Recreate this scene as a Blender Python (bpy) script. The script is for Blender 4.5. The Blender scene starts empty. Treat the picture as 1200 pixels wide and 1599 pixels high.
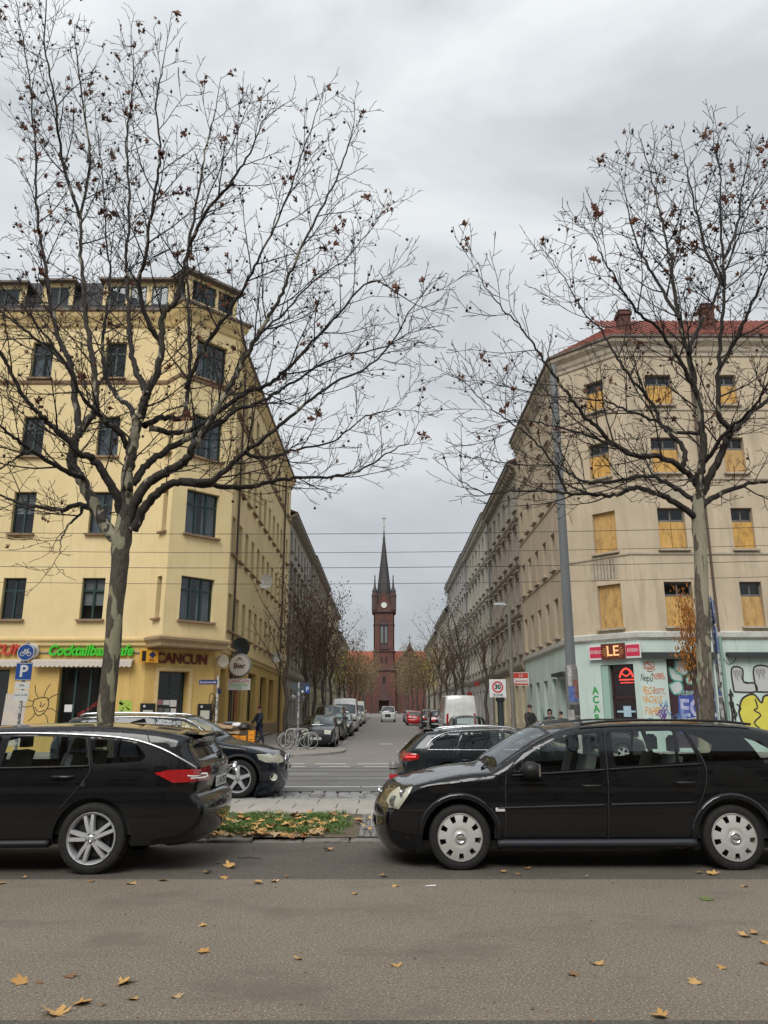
import bpy, bmesh, math, random
import numpy as np
from mathutils import Vector, Matrix, geometry
R = math.radians
rng = random.Random(7)
scene = bpy.context.scene
COL = scene.collection

# ------------------------------------------------------------------ camera
F, HZ, CAMH, CX, CY = 1210.0, 1119.0, 1.56, 600.0, 799.5
TH = math.atan((HZ - CY) / F)
CT, ST = math.cos(TH), math.sin(TH)
cam = bpy.data.cameras.new('camera')
cam.sensor_fit = 'VERTICAL'
cam.sensor_height = 36.0
cam.lens = 36.0 * F / 1599.0
cam.clip_end = 3000
cam_o = bpy.data.objects.new('camera', cam)
COL.objects.link(cam_o)
cam_o.location = (0, 0, CAMH)
cam_o.rotation_euler = (math.pi / 2 + TH, 0, 0)
scene.camera = cam_o

# ------------------------------------------------------------------ world: heavy overcast
SUN_EL, SUN_AZ = 46.0, 196.0            # azimuth of the bright part of the cloud, behind the camera
w = bpy.data.worlds.new('World')
scene.world = w
w.use_nodes = True
nt = w.node_tree
nt.nodes.clear()
def wn(t, **k):
    n = nt.nodes.new(t)
    for a, b in k.items():
        setattr(n, a, b)
    return n
out = wn('ShaderNodeOutputWorld')
sky = wn('ShaderNodeTexSky', sky_type='NISHITA', sun_disc=False)
sky.sun_elevation = R(SUN_EL)
sky.sun_rotation = R(SUN_AZ)
bg1 = wn('ShaderNodeBackground')
bg1.inputs[1].default_value = 0.06
nt.links.new(sky.outputs[0], bg1.inputs[0])
tc = wn('ShaderNodeTexCoord')
mp = wn('ShaderNodeMapping')
mp.inputs['Scale'].default_value = (1.0, 1.0, 2.2)
nt.links.new(tc.outputs['Generated'], mp.inputs[0])
nz = wn('ShaderNodeTexNoise')
nz.inputs['Scale'].default_value = 2.3
nz.inputs['Detail'].default_value = 5.0
nz.inputs['Roughness'].default_value = 0.52
nz.inputs['Distortion'].default_value = 0.35
nt.links.new(mp.outputs[0], nz.inputs[0])
cr = wn('ShaderNodeValToRGB')
cr.color_ramp.elements[0].position = 0.40
cr.color_ramp.elements[0].color = (0.335, 0.355, 0.370, 1)
cr.color_ramp.elements[1].position = 0.60
cr.color_ramp.elements[1].color = (0.475, 0.492, 0.503, 1)
nt.links.new(nz.outputs[0], cr.inputs[0])
sep = wn('ShaderNodeSeparateXYZ')
nt.links.new(tc.outputs['Generated'], sep.inputs[0])
mr = wn('ShaderNodeMapRange')          # overcast: brighter towards the zenith
mr.inputs['From Min'].default_value = 0.0
mr.inputs['From Max'].default_value = 1.0
mr.inputs['To Min'].default_value = 0.9
mr.inputs['To Max'].default_value = 1.62
nt.links.new(sep.outputs[2], mr.inputs[0])
bg2 = wn('ShaderNodeBackground')
nt.links.new(cr.outputs[0], bg2.inputs[0])
nt.links.new(mr.outputs[0], bg2.inputs[1])
mx = wn('ShaderNodeMixShader')
mx.inputs[0].default_value = 0.9
nt.links.new(bg1.outputs[0], mx.inputs[1])
nt.links.new(bg2.outputs[0], mx.inputs[2])
nt.links.new(mx.outputs[0], out.inputs[0])

sun = bpy.data.lights.new('sun', 'SUN')
sun.energy = 1.5
sun.angle = R(35)
sun.color = (1.0, 0.97, 0.93)
sun_o = bpy.data.objects.new('sun', sun)
COL.objects.link(sun_o)
_az = R(SUN_AZ)
_d = Vector((math.sin(_az) * math.cos(R(SUN_EL)), math.cos(_az) * math.cos(R(SUN_EL)), math.sin(R(SUN_EL))))
sun_o.rotation_euler = (-_d).to_track_quat('-Z', 'Y').to_euler()
sun_o.location = _d * 60

scene.render.engine = 'CYCLES'
scene.cycles.use_denoising = True
scene.cycles.max_bounces = 7
scene.cycles.transparent_max_bounces = 16
scene.cycles.caustics_reflective = False
scene.cycles.caustics_refractive = False
vs = scene.view_settings
vs.view_transform = 'Standard'
vs.look = 'None'
vs.exposure = 0.52
vs.gamma = 1.0
vs.use_curve_mapping = False

# ------------------------------------------------------------------ picture <-> place
def ray(px, py):
    u, v = (px - CX) / F, (CY - py) / F
    return u, CT - v * ST, ST + v * CT
def at(px, py, Y):
    x, y, z = ray(px, py)
    t = Y / y
    return Vector((x * t, Y, CAMH + z * t))
def on_ground(px, py, z0=0.0):
    x, y, z = ray(px, py)
    t = (z0 - CAMH) / z
    return Vector((x * t, y * t, z0))
def atX(px, py, X):
    x, y, z = ray(px, py)
    t = X / x
    return Vector((X, y * t, CAMH + z * t))
def street_z(Y):                        # the side street climbs gently away from the junction
    return 0.0 if Y < 27 else 0.0115 * (Y - 27)

# ------------------------------------------------------------------ materials
MATS = {}
def mat(name, col=(.5, .5, .5), rough=.6, metal=0., col2=None, scale=4., detail=4., bump=0., bscale=None, bdist=.01,
        coat=0., spec=.5, emit=0., orand=0., thr=(.35, .65), wear=None, space='world', stretch=(1, 1, 1), rvar=0.):
    if name in MATS:
        return MATS[name]
    m = bpy.data.materials.new(name)
    m.use_nodes = True
    n, l = m.node_tree.nodes, m.node_tree.links
    b = n['Principled BSDF']
    b.inputs['Base Color'].default_value = (*col, 1)
    b.inputs['Roughness'].default_value = rough
    b.inputs['Metallic'].default_value = metal
    b.inputs['Specular IOR Level'].default_value = spec
    if coat:
        b.inputs['Coat Weight'].default_value = coat
        b.inputs['Coat Roughness'].default_value = .04
    if emit:
        b.inputs['Emission Color'].default_value = (*col, 1)
        b.inputs['Emission Strength'].default_value = emit
    need = col2 or bump or wear or rvar
    if need:
        if space == 'world':
            g = n.new('ShaderNodeNewGeometry').outputs['Position']
        else:
            g = n.new('ShaderNodeTexCoord').outputs['Object']
        mpn = n.new('ShaderNodeMapping')
        mpn.inputs['Scale'].default_value = stretch
        l.new(g, mpn.inputs[0])
        g = mpn.outputs[0]
    cur = None
    if col2:
        t = n.new('ShaderNodeTexNoise')
        t.inputs['Scale'].default_value = scale
        t.inputs['Detail'].default_value = detail
        t.inputs['Roughness'].default_value = .6
        l.new(g, t.inputs[0])
        r = n.new('ShaderNodeValToRGB')
        r.color_ramp.elements[0].position = thr[0]
        r.color_ramp.elements[1].position = thr[1]
        r.color_ramp.elements[0].color = (*col, 1)
        r.color_ramp.elements[1].color = (*col2, 1)
        l.new(t.outputs[0], r.inputs[0])
        cur = r.outputs[0]
    for wr in ([wear] if wear and not isinstance(wear, list) else (wear or [])):
        wc, ws, w0, w1, wst = wr            # colour, scale, thresholds, stretch
        m2 = n.new('ShaderNodeMapping')
        m2.inputs['Scale'].default_value = wst
        l.new(g, m2.inputs[0])
        t = n.new('ShaderNodeTexNoise')
        t.inputs['Scale'].default_value = ws
        t.inputs['Detail'].default_value = 6
        t.inputs['Roughness'].default_value = .65
        l.new(m2.outputs[0], t.inputs[0])
        q = n.new('ShaderNodeMapRange')
        q.inputs[1].default_value = w0
        q.inputs[2].default_value = w1
        l.new(t.outputs[0], q.inputs[0])
        mxn = n.new('ShaderNodeMixRGB')
        l.new(q.outputs[0], mxn.inputs[0])
        if cur is None:
            mxn.inputs[1].default_value = (*col, 1)
        else:
            l.new(cur, mxn.inputs[1])
        mxn.inputs[2].default_value = (*wc, 1)
        cur = mxn.outputs[0]
    if orand and cur is not None:          # boards differ in tone from one to the next
        oi = n.new('ShaderNodeObjectInfo')
        q = n.new('ShaderNodeMapRange')
        q.inputs[3].default_value, q.inputs[4].default_value = 1 - orand, 1 + orand * .35
        l.new(oi.outputs['Random'], q.inputs[0])
        hs = n.new('ShaderNodeHueSaturation')
        l.new(q.outputs[0], hs.inputs['Value'])
        q2 = n.new('ShaderNodeMapRange')
        q2.inputs[3].default_value, q2.inputs[4].default_value = .92, 1.08
        l.new(oi.outputs['Random'], q2.inputs[0])
        l.new(q2.outputs[0], hs.inputs['Saturation'])
        l.new(cur, hs.inputs['Color'])
        cur = hs.outputs[0]
    if cur is not None:
        l.new(cur, b.inputs['Base Color'])
    if rvar:
        t = n.new('ShaderNodeTexNoise')
        t.inputs['Scale'].default_value = scale * 1.7
        t.inputs['Detail'].default_value = 4
        l.new(g, t.inputs[0])
        q = n.new('ShaderNodeMapRange')
        q.inputs[1].default_value = .3
        q.inputs[2].default_value = .7
        q.inputs[3].default_value = rough
        q.inputs[4].default_value = min(1, rough + rvar)
        l.new(t.outputs[0], q.inputs[0])
        l.new(q.outputs[0], b.inputs['Roughness'])
    if bump:
        t = n.new('ShaderNodeTexNoise')
        t.inputs['Scale'].default_value = bscale or scale * 4
        t.inputs['Detail'].default_value = 5
        l.new(g, t.inputs[0])
        bn = n.new('ShaderNodeBump')
        bn.inputs['Strength'].default_value = bump
        bn.inputs['Distance'].default_value = bdist
        l.new(t.outputs[0], bn.inputs['Height'])
        l.new(bn.outputs[0], b.inputs['Normal'])
    MATS[name] = m
    return m

def glass(name, tint=(.6, .68, .66), refl=1.6, rough=.0):
    """thin pane: tinted see-through sheet with a Fresnel mirror on it"""
    if name in MATS:
        return MATS[name]
    m = bpy.data.materials.new(name)
    m.use_nodes = True
    n, l = m.node_tree.nodes, m.node_tree.links
    n.clear()
    o = n.new('ShaderNodeOutputMaterial')
    t = n.new('ShaderNodeBsdfTransparent')
    t.inputs[0].default_value = (*tint, 1)
    g = n.new('ShaderNodeBsdfGlossy')
    g.inputs['Color'].default_value = (.93, .97, 1, 1)
    g.inputs['Roughness'].default_value = rough
    fr = n.new('ShaderNodeFresnel')
    # the Fresnel node inverts the index on back faces; a thin pane mirrors alike from both sides
    gm = n.new('ShaderNodeNewGeometry')
    mr_ = n.new('ShaderNodeMapRange')
    mr_.inputs[3].default_value, mr_.inputs[4].default_value = refl, 1. / refl
    l.new(gm.outputs['Backfacing'], mr_.inputs[0])
    l.new(mr_.outputs[0], fr.inputs[0])
    x = n.new('ShaderNodeMixShader')
    l.new(fr.outputs[0], x.inputs[0])
    l.new(t.outputs[0], x.inputs[1])
    l.new(g.outputs[0], x.inputs[2])
    l.new(x.outputs[0], o.inputs[0])
    MATS[name] = m
    return m

# ------------------------------------------------------------------ objects
def props(o, label=None, cat=None, group=None, kind=None):
    if label: o['label'] = label
    if cat: o['category'] = cat
    if group: o['group'] = group
    if kind: o['kind'] = kind
    return o
def empty(name, loc=(0, 0, 0), rz=0., label=None, cat=None, group=None):
    o = bpy.data.objects.new(name, None)
    o.empty_display_size = .2
    COL.objects.link(o)
    o.location = loc
    o.rotation_euler = (0, 0, rz)
    return props(o, label, cat, group)
def link(name, me, parent=None, loc=None, rot=None, scale=None):
    o = bpy.data.objects.new(name, me)
    COL.objects.link(o)
    if parent: o.parent = parent
    if loc is not None: o.location = loc
    if rot is not None: o.rotation_euler = rot
    if scale is not None: o.scale = scale
    return o
def copy_tree(o, parent=None):
    c = o.copy()
    COL.objects.link(c)
    c.parent = parent
    for ch in list(o.children):
        copy_tree(ch, c)
    return c

class MB:
    """collects faces; build() links them as one mesh object"""
    def __init__(s, M=None):
        s.v, s.f, s.M = [], [], M
    def add(s, vs, fs):
        k = len(s.v)
        if s.M is not None:
            vs = [s.M @ Vector(p) for p in vs]
        s.v += [tuple(p) for p in vs]
        s.f += [tuple(i + k for i in f) for f in fs]
        return s
    def box(s, a, b):
        x0, y0, z0 = [min(p, q) for p, q in zip(a, b)]
        x1, y1, z1 = [max(p, q) for p, q in zip(a, b)]
        return s.add([(x0, y0, z0), (x1, y0, z0), (x1, y1, z0), (x0, y1, z0), (x0, y0, z1), (x1, y0, z1), (x1, y1, z1), (x0, y1, z1)],
                     [(0, 3, 2, 1), (4, 5, 6, 7), (0, 1, 5, 4), (1, 2, 6, 5), (2, 3, 7, 6), (3, 0, 4, 7)])
    def bbox(s, a, b, e=.01):
        """box with chamfered upright and top edges"""
        x0, y0, z0 = [min(p, q) for p, q in zip(a, b)]
        x1, y1, z1 = [max(p, q) for p, q in zip(a, b)]
        lo = [(x0 + e, y0), (x1 - e, y0), (x1, y0 + e), (x1, y1 - e), (x1 - e, y1), (x0 + e, y1), (x0, y1 - e), (x0, y0 + e)]
        i = lambda k: (min(max(lo[k][0], x0 + e), x1 - e), min(max(lo[k][1], y0 + e), y1 - e))
        vs = [(*p, z0) for p in lo] + [(*p, z1 - e) for p in lo] + [(*i(k), z1) for k in range(8)]
        fs = [tuple(range(7, -1, -1)), (16, 18, 20, 22)]
        for k in range(8):
            j = (k + 1) % 8
            fs.append((k, j, 8 + j, 8 + k))
            fs.append((8 + k, 8 + j, 16 + j, 16 + k))
        return s.add(vs, fs)
    def quad(s, a, b, c, d):
        return s.add([a, b, c, d], [(0, 1, 2, 3)])
    def ngon(s, pts):
        return s.add(pts, [tuple(range(len(pts)))])
    def tube(s, pts, rad, n=8, caps=True, up=None):
        pts = [Vector(p) for p in pts]
        if not hasattr(rad, '__len__'): rad = [rad] * len(pts)
        vs, fs = [], []
        ref = None
        for i, p in enumerate(pts):
            d = (pts[min(i + 1, len(pts) - 1)] - pts[max(i - 1, 0)])
            if d.length < 1e-9: d = Vector((0, 0, 1))
            d.normalize()
            if ref is None:
                ref = Vector((0, 0, 1)) if abs(d.z) < .9 else Vector((1, 0, 0))
            a = d.cross(ref)
            if a.length < 1e-6: a = d.cross(Vector((0, 1, 0)))
            a.normalize()
            b = a.cross(d)
            ref = b
            for k in range(n):
                t = 2 * math.pi * k / n
                vs.append(p + (a * math.cos(t) + b * math.sin(t)) * rad[i])
        for i in range(len(pts) - 1):
            for k in range(n):
                j = (k + 1) % n
                fs.append((i * n + k, i * n + j, (i + 1) * n + j, (i + 1) * n + k))
        if caps:
            fs.append(tuple(range(n - 1, -1, -1)))
            fs.append(tuple((len(pts) - 1) * n + k for k in range(n)))
        return s.add(vs, fs)
    def lathe(s, prof, n=24, axis='z', c=(0, 0, 0), a0=0., a1=2 * math.pi):
        """prof: (r, h) pairs"""
        full = abs(a1 - a0 - 2 * math.pi) < 1e-6
        m = n if full else n + 1
        vs, fs = [], []
        for r, h in prof:
            for k in range(m):
                t = a0 + (a1 - a0) * k / n
                x, y = r * math.cos(t), r * math.sin(t)
                p = (x, y, h) if axis == 'z' else ((x, h, y) if axis == 'y' else (h, x, y))
                vs.append((p[0] + c[0], p[1] + c[1], p[2] + c[2]))
        for i in range(len(prof) - 1):
            for k in range(n):
                j = (k + 1) % m
                fs.append((i * m + k, i * m + j, (i + 1) * m + j, (i + 1) * m + k))
        return s.add(vs, fs)
    def prism(s, poly, d, axis='y', o=0.):
        """poly: 2-D outline; extruded along axis from o to o+d. axis y: poly=(x,z); z: (x,y); x: (y,z)"""
        n = len(poly)
        def P(p, h):
            return (p[0], h, p[1]) if axis == 'y' else ((p[0], p[1], h) if axis == 'z' else (h, p[0], p[1]))
        vs = [P(p, o) for p in poly] + [P(p, o + d) for p in poly]
        fs = [tuple(range(n)), tuple(range(2 * n - 1, n - 1, -1))]
        for k in range(n):
            j = (k + 1) % n
            fs.append((k, k + n, j + n, j))
        return s.add(vs, fs)
    def mesh(s, name, m=None, smooth=None, fix=True):
        me = bpy.data.meshes.new(name)
        me.from_pydata(s.v, [], s.f)
        if fix and len(s.f) < 20000:
            bm = bmesh.new()
            bm.from_mesh(me)
            bmesh.ops.recalc_face_normals(bm, faces=bm.faces)
            bm.to_mesh(me)
            bm.free()
        if m: me.materials.append(m)
        if smooth is not None:
            if smooth is True:
                me.shade_smooth()
            else:
                me.set_sharp_from_angle(angle=R(smooth))
                for p in me.polygons: p.use_smooth = True
        me.update()
        return me
    def build(s, name, m=None, parent=None, smooth=None, fix=True, **k):
        return link(name, s.mesh(name, m, smooth, fix), parent, **k)

def text_mesh(txt, size=1., depth=.004, shear=0., spacing=1., bold=0., align='CENTER'):
    cu = bpy.data.curves.new('lettering', 'FONT')
    cu.body = txt
    cu.size = size
    cu.extrude = depth
    cu.shear = shear
    cu.offset = bold
    cu.space_character = spacing
    cu.align_x = align
    cu.align_y = 'CENTER'
    cu.resolution_u = 3
    o = bpy.data.objects.new('lettering', cu)
    COL.objects.link(o)
    dg = bpy.context.evaluated_depsgraph_get()
    me = bpy.data.meshes.new_from_object(o.evaluated_get(dg))
    bpy.data.objects.remove(o)
    me.name = 'lettering'
    return me
def frame_matrix(o, u, n):
    """columns: u along, n outward, up"""
    u = Vector(u).normalized()
    n = Vector(n).normalized()
    z = Vector((0, 0, 1))
    M = Matrix((u, n, z)).transposed().to_4x4()
    M.translation = Vector(o)
    return M
def put_text(txt, M, uc, zc, size, m, parent, off=.01, depth=.004, width=None, name='lettering', tilt=0., **k):
    """text lying on a wall frame M (u right when seen from outside)"""
    me = text_mesh(txt, size, depth, **k)
    me.materials.append(m)
    o = link(name, me, parent)
    sx = 1.
    if width:
        xs = [v.co.x for v in me.vertices]
        sx = width / max(1e-4, (max(xs) - min(xs)))
    # text x -> u, text y -> z, text z -> n
    A = Matrix(((1, 0, 0, 0), (0, 0, 1, 0), (0, 1, 0, 0), (0, 0, 0, 1)))
    L = M @ Matrix.Translation((uc, off, zc)) @ Matrix.Rotation(tilt, 4, 'Y') @ A @ Matrix.Diagonal((sx, 1, 1, 1))
    o.matrix_basis = L
    if parent is not None:
        o.matrix_parent_inverse = world_of(parent).inverted()
    return o
def world_of(o):
    M = o.matrix_basis.copy()
    if o.parent:
        M = world_of(o.parent) @ o.matrix_parent_inverse @ M
    return M
def wlink(name, me, parent, **k):
    """me is in world coordinates; parent keeps it there"""
    o = link(name, me, parent, **k)
    if parent is not None:
        o.matrix_parent_inverse = world_of(parent).inverted()
    return o
def wbuild(mb, name, m, parent, smooth=None, fix=True, **k):
    return wlink(name, mb.mesh(name, m, smooth, fix), parent, **k)
# ================================================================== the setting: ground, roads, pavements
def asphalt(name, c1, c2, speck, rough=.85, scale=.6):
    m = mat(name, c1, rough, col2=c2, scale=scale, detail=6, bump=.55, bscale=130, bdist=.006, thr=(.3, .7),
            wear=[(speck, 62., .53, .62, (1, 1, 1)), (tuple(c * .4 for c in c1), 54., .545, .64, (1, 1.1, 1)),
                  (tuple(c * .87 for c in c1), 1.1, .52, .7, (.7, 1.2, 1)), (tuple(min(1, c * 1.35) for c in c1), 2.1, .6, .75, (1, 1, 1))])
    return m
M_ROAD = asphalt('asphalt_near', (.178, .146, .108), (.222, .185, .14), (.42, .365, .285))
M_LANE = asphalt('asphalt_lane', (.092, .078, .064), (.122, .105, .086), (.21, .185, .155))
M_MAIN = asphalt('asphalt_main', (.155, .15, .145), (.195, .19, .183), (.25, .25, .245), .75)
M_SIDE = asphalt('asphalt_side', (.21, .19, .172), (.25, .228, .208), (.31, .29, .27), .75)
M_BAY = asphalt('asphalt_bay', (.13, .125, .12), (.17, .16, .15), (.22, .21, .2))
M_KERB = mat('kerb_granite', (.27, .255, .235), .8, col2=(.37, .35, .32), scale=9, bump=.4, bscale=90, wear=((.13, .12, .1), 7, .55, .72, (1, 1, 1)))
M_SLAB = mat('concrete_slab', (.36, .325, .285), .85, col2=(.43, .39, .345), scale=2.5, bump=.25, bscale=120, bdist=.004, wear=((.24, .21, .18), 5, .55, .8, (1, 1, 1)))
M_JOINT = mat('joint_dirt', (.09, .08, .065), .95, col2=(.13, .115, .09), scale=30, bump=.5, bscale=60)
M_COB = mat('cobble_granite', (.25, .25, .25), .75, col2=(.36, .355, .345), scale=5, bump=.5, bscale=60, bdist=.006)
M_COB2 = mat('cobble_granite_dark', (.17, .165, .16), .75, col2=(.26, .255, .245), scale=5, bump=.5, bscale=60, bdist=.006)
M_SOIL = mat('soil', (.10, .078, .05), .95, col2=(.17, .135, .09), scale=14, bump=.8, bscale=45, bdist=.02)
M_PAINT = mat('road_paint', (.74, .74, .72), .7, col2=(.62, .62, .6), scale=3, wear=((.22, .22, .22), 16, .56, .7, (1, 1, 1)))
M_PAVE = mat('pavement_paving', (.24, .215, .195), .85, col2=(.30, .275, .25), scale=3, bump=.4, bscale=40)

def sheet(name, x0, x1, y0, y1, z, m, slope=False, kind='structure', parent=None, ny=1):
    b = MB()
    ys = [y0 + (y1 - y0) * i / ny for i in range(ny + 1)]
    zz = [z + (street_z(y) if slope else 0) for y in ys]
    for i in range(ny):
        b.quad((x0, ys[i], zz[i]), (x1, ys[i], zz[i]), (x1, ys[i + 1], zz[i + 1]), (x0, ys[i + 1], zz[i + 1]))
    o = b.build(name, m, parent)
    if kind and parent is None: o['kind'] = kind
    return o
def poly_slab(name, pts, z, m, depth=.2, slope=True):
    """flat outline with upright sides"""
    n = len(pts)
    b = MB()
    top = [(x, y, z + (street_z(y) if slope else 0)) for x, y in pts]
    bot = [(x, y, t[2] - depth) for (x, y), t in zip(pts, top)]
    b.add(top + bot, [tuple(range(n))] + [(k, (k + 1) % n, n + (k + 1) % n, n + k) for k in range(n)])
    o = b.build(name, m)
    o['kind'] = 'structure'
    return o
ZM = -.005                                # the main road lies a little lower than the verge
sheet('ground', -900, 900, -300, 1500, -.6, mat('far_ground', (.12, .115, .1), .95, col2=(.16, .15, .13), scale=.1))
sheet('near_road', -60, 60, -9, 8.36, 0, M_ROAD)
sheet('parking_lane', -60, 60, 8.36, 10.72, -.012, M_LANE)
sheet('road_seam', -60, 60, 4.2, 4.66, .004, M_LANE)

# near kerb: a row of long stones
def stone_row(parent_name, m, x0, x1, y0, y1, ztop, ln, gap=.012, zb=-.2, jit=.006, e=.012, label=None, name='kerb_stone'):
    base = sheet(parent_name, x0, x1, y0 + .005, y1 - .005, ztop - .03, M_JOINT)
    x = x0
    while x < x1 - .05:
        l = min(ln * rng.uniform(.85, 1.15), x1 - x)
        b = MB().bbox((x + gap / 2, y0 + rng.uniform(0, jit), zb), (x + l - gap / 2, y1 - rng.uniform(0, jit), ztop + rng.uniform(-jit, jit)), e)
        b.build(name, m, base)
        x += l
    return base
stone_row('near_kerb', mat('kerb_granite_dirty', (.17, .155, .135), .85, col2=(.26, .24, .21), scale=7, bump=.5, bscale=70, wear=[((.08, .07, .055), 5, .5, .7, (1, 1, 1)), ((.1, .11, .05), 9, .6, .72, (1, 1, 1))]), -9, 12, 10.72, 11.0, .012, .62, jit=.022, gap=.02)
V0, V1 = 11.02, 13.42
def bumpy(name, x0, x1, y0, y1, z, amp, m, step=.12, seed=1, parent=None):
    nx, ny = max(2, int((x1 - x0) / step)), max(2, int((y1 - y0) / step))
    r = np.random.RandomState(seed)
    g = r.rand(ny // 3 + 3, nx // 3 + 3)
    b = MB()
    vs = []
    for j in range(ny + 1):
        for i in range(nx + 1):
            a, c = j / 3, i / 3
            j0, i0 = int(a), int(c)
            fa, fc = a - j0, c - i0
            h_ = g[j0, i0] * (1 - fa) * (1 - fc) + g[j0 + 1, i0] * fa * (1 - fc) + g[j0, i0 + 1] * (1 - fa) * fc + g[j0 + 1, i0 + 1] * fa * fc
            edge = 0 if i in (0, nx) or j in (0, ny) else 1
            vs.append((x0 + (x1 - x0) * i / nx, y0 + (y1 - y0) * j / ny, z + amp * edge * h_))
    fs = [(j * (nx + 1) + i, j * (nx + 1) + i + 1, (j + 1) * (nx + 1) + i + 1, (j + 1) * (nx + 1) + i) for j in range(ny) for i in range(nx)]
    b.add(vs, fs)
    return b.build(name, m, parent, smooth=True, fix=False)
vg = bumpy('verge', -9, -.36, V0, V1, .015, .035, M_SOIL, seed=3)
vg['kind'] = 'structure'
vg2 = bumpy('verge_soil', .9, 12, V0, V1, .02, .05, M_SOIL, seed=5)
vg2['kind'] = 'structure'
# small mosaic setts between the verges
ms = sheet('sett_patch', -.36, .9, V0, V1, .022, M_JOINT)
b = MB()
y = V0 + .04
while y < V1 - .05:
    x = -.34
    while x < .86:
        s_ = rng.uniform(.055, .085)
        b.bbox((x, y + rng.uniform(0, .01), .0), (x + s_, y + .066, .036 + rng.uniform(-.008, .01)), .014)
        x += s_ + .012
    y += .08
o = b.build('sett', M_COB2, ms)
o['kind'] = 'stuff'

# footpath of concrete slabs
FP0, FP1 = V1, 15.62
fp = sheet('footpath', -30, 30, FP0, FP1, .022, M_JOINT)
rows = [(FP0 + .01, FP0 + .75), (FP0 + .76, FP0 + 1.5), (FP0 + 1.51, FP1 - .005)]
for r_, (ya, yb) in enumerate(rows):
    x = -7.2 + .37 * r_
    while x < 6:
        b = MB().bbox((x + .006, ya + .004, -.03), (x + .74, yb - .004, .04 + rng.uniform(-.003, .004)), .006)
        b.build('slab', M_SLAB, fp)
        x += .75
kb = stone_row('footpath_kerb', M_KERB, -9, 9, FP1, FP1 + .2, .042, 1.0, jit=.006, zb=-.2)
# cobbled strip, then the main road
CB0, CB1 = FP1 + .2, 17.75
cb = sheet('cobble_strip', -30, 30, CB0, CB1, ZM - .035, M_JOINT)
ny = 6
dy = (CB1 - CB0) / ny
for j in range(ny):
    x = -5.4 + rng.uniform(-.2, 0)
    while x < 2.4:
        l = rng.uniform(.2, .34)
        b = MB().bbox((x + .008, CB0 + j * dy + .008 + rng.uniform(0, .015), ZM - .12), (x + l - .008, CB0 + (j + 1) * dy - .008, ZM + rng.uniform(-.012, .012)), .03)
        b.build('cobble', M_COB if rng.random() < .7 else M_COB2, cb)
        x += l
b = MB()
for xa, xb in ((-30, -5.6), (2.8, 30)):
    for j in range(ny):
        x = xa
        while x < xb:
            l = rng.uniform(.2, .34)
            b.bbox((x + .008, CB0 + j * dy + .012, ZM - .12), (x + l - .008, CB0 + (j + 1) * dy - .008, ZM + rng.uniform(-.01, .01)), .03)
            x += l
o = b.build('far_cobbles', M_COB, cb)
o['kind'] = 'stuff'
sheet('main_road', -90, 90, CB1, 27, ZM, M_MAIN)
b = MB()
b.quad((-90, 27, ZM), (90, 27, ZM), (90, 31.5, ZM + street_z(31.5)), (-90, 31.5, ZM + street_z(31.5)))
b.quad((-9, 31.5, ZM + street_z(31.5)), (10, 31.5, ZM + street_z(31.5)), (10, 262, ZM + street_z(262)), (-9, 262, ZM + street_z(262)))
b.build('side_street', M_SIDE)['kind'] = 'structure'
# tram rails let into the main road
for yr in (20.6, 22.05, 24.0, 25.45):
    b = MB()
    b.box((-80, yr - .035, ZM - .1), (80, yr + .035, ZM + .004))
    r_ = b.build('tram_rail', mat('rail_steel', (.12, .11, .10), .35, metal=.8, col2=(.2, .18, .16), scale=3))
    r_['kind'] = 'structure'
    for s_ in (-1, 1):
        b = MB()
        b.box((-80, yr + s_ * .035, ZM - .1), (80, yr + s_ * .06, ZM + .0045))
        b.build('rail_joint', mat('bitumen', (.085, .083, .08), .7), r_)
# painted lines
def paint(x0, x1, y0, y1):
    o = MB().quad((x0, y0, ZM + .008 + street_z(y0)), (x1, y0, ZM + .008 + street_z(y0)), (x1, y1, ZM + .008 + street_z(y1)), (x0, y1, ZM + .008 + street_z(y1))).build('road_marking', M_PAINT)
    o['kind'] = 'structure'
    return o
paint(-60, -.55, 18.72, 18.9)
paint(-.5, 60, 18.72, 18.9)
paint(-30, -1.6, 22.85, 22.97)
paint(-1.2, 30, 21.4, 21.47)
x = -12.
while x < 12:
    paint(x, x + .98, 26.1, 26.32)
    paint(x - .28, x + .78, 27.5, 27.75)
    x += 1.42
for (px, py) in ((518, 1166), (600, 1166), (640, 1165)):
    p = on_ground(px, py, .05)
    paint(p.x - .25, p.x + .45, p.y, p.y + .5)

# pavements of the side street with their kerbs
XL, XR = -7.6, 8.6                      # building lines
def arc(cx, cy, r, a0, a1, n=10):
    return [(cx + r * math.cos(R(a0 + (a1 - a0) * i / n)), cy + r * math.sin(R(a0 + (a1 - a0) * i / n))) for i in range(n + 1)]
PZ = .075
left_edge = [(-60, 30.6), (-6.6, 30.6)] + arc(-6.4, 35.2, 4.6, -85, -8, 12) + [(-1.86, 36.2), (-2.3, 36.9), (-4.3, 37.4)]
poly_slab('pavement', left_edge + [(-4.3, 262), (-9, 262), (-9, 60), (-60, 60)], PZ, M_PAVE)
right_edge = [(5.15, 262), (5.15, 38.4), (3.4, 37.9), (2.75, 37.2), (2.6, 36.2)] + arc(7.2, 35.4, 4.6, 188, 265, 12) + [(7.6, 30.8), (60, 30.8)]
poly_slab('pavement', right_edge + [(60, 60), (10, 60), (10, 262)], PZ, M_PAVE)
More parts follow.
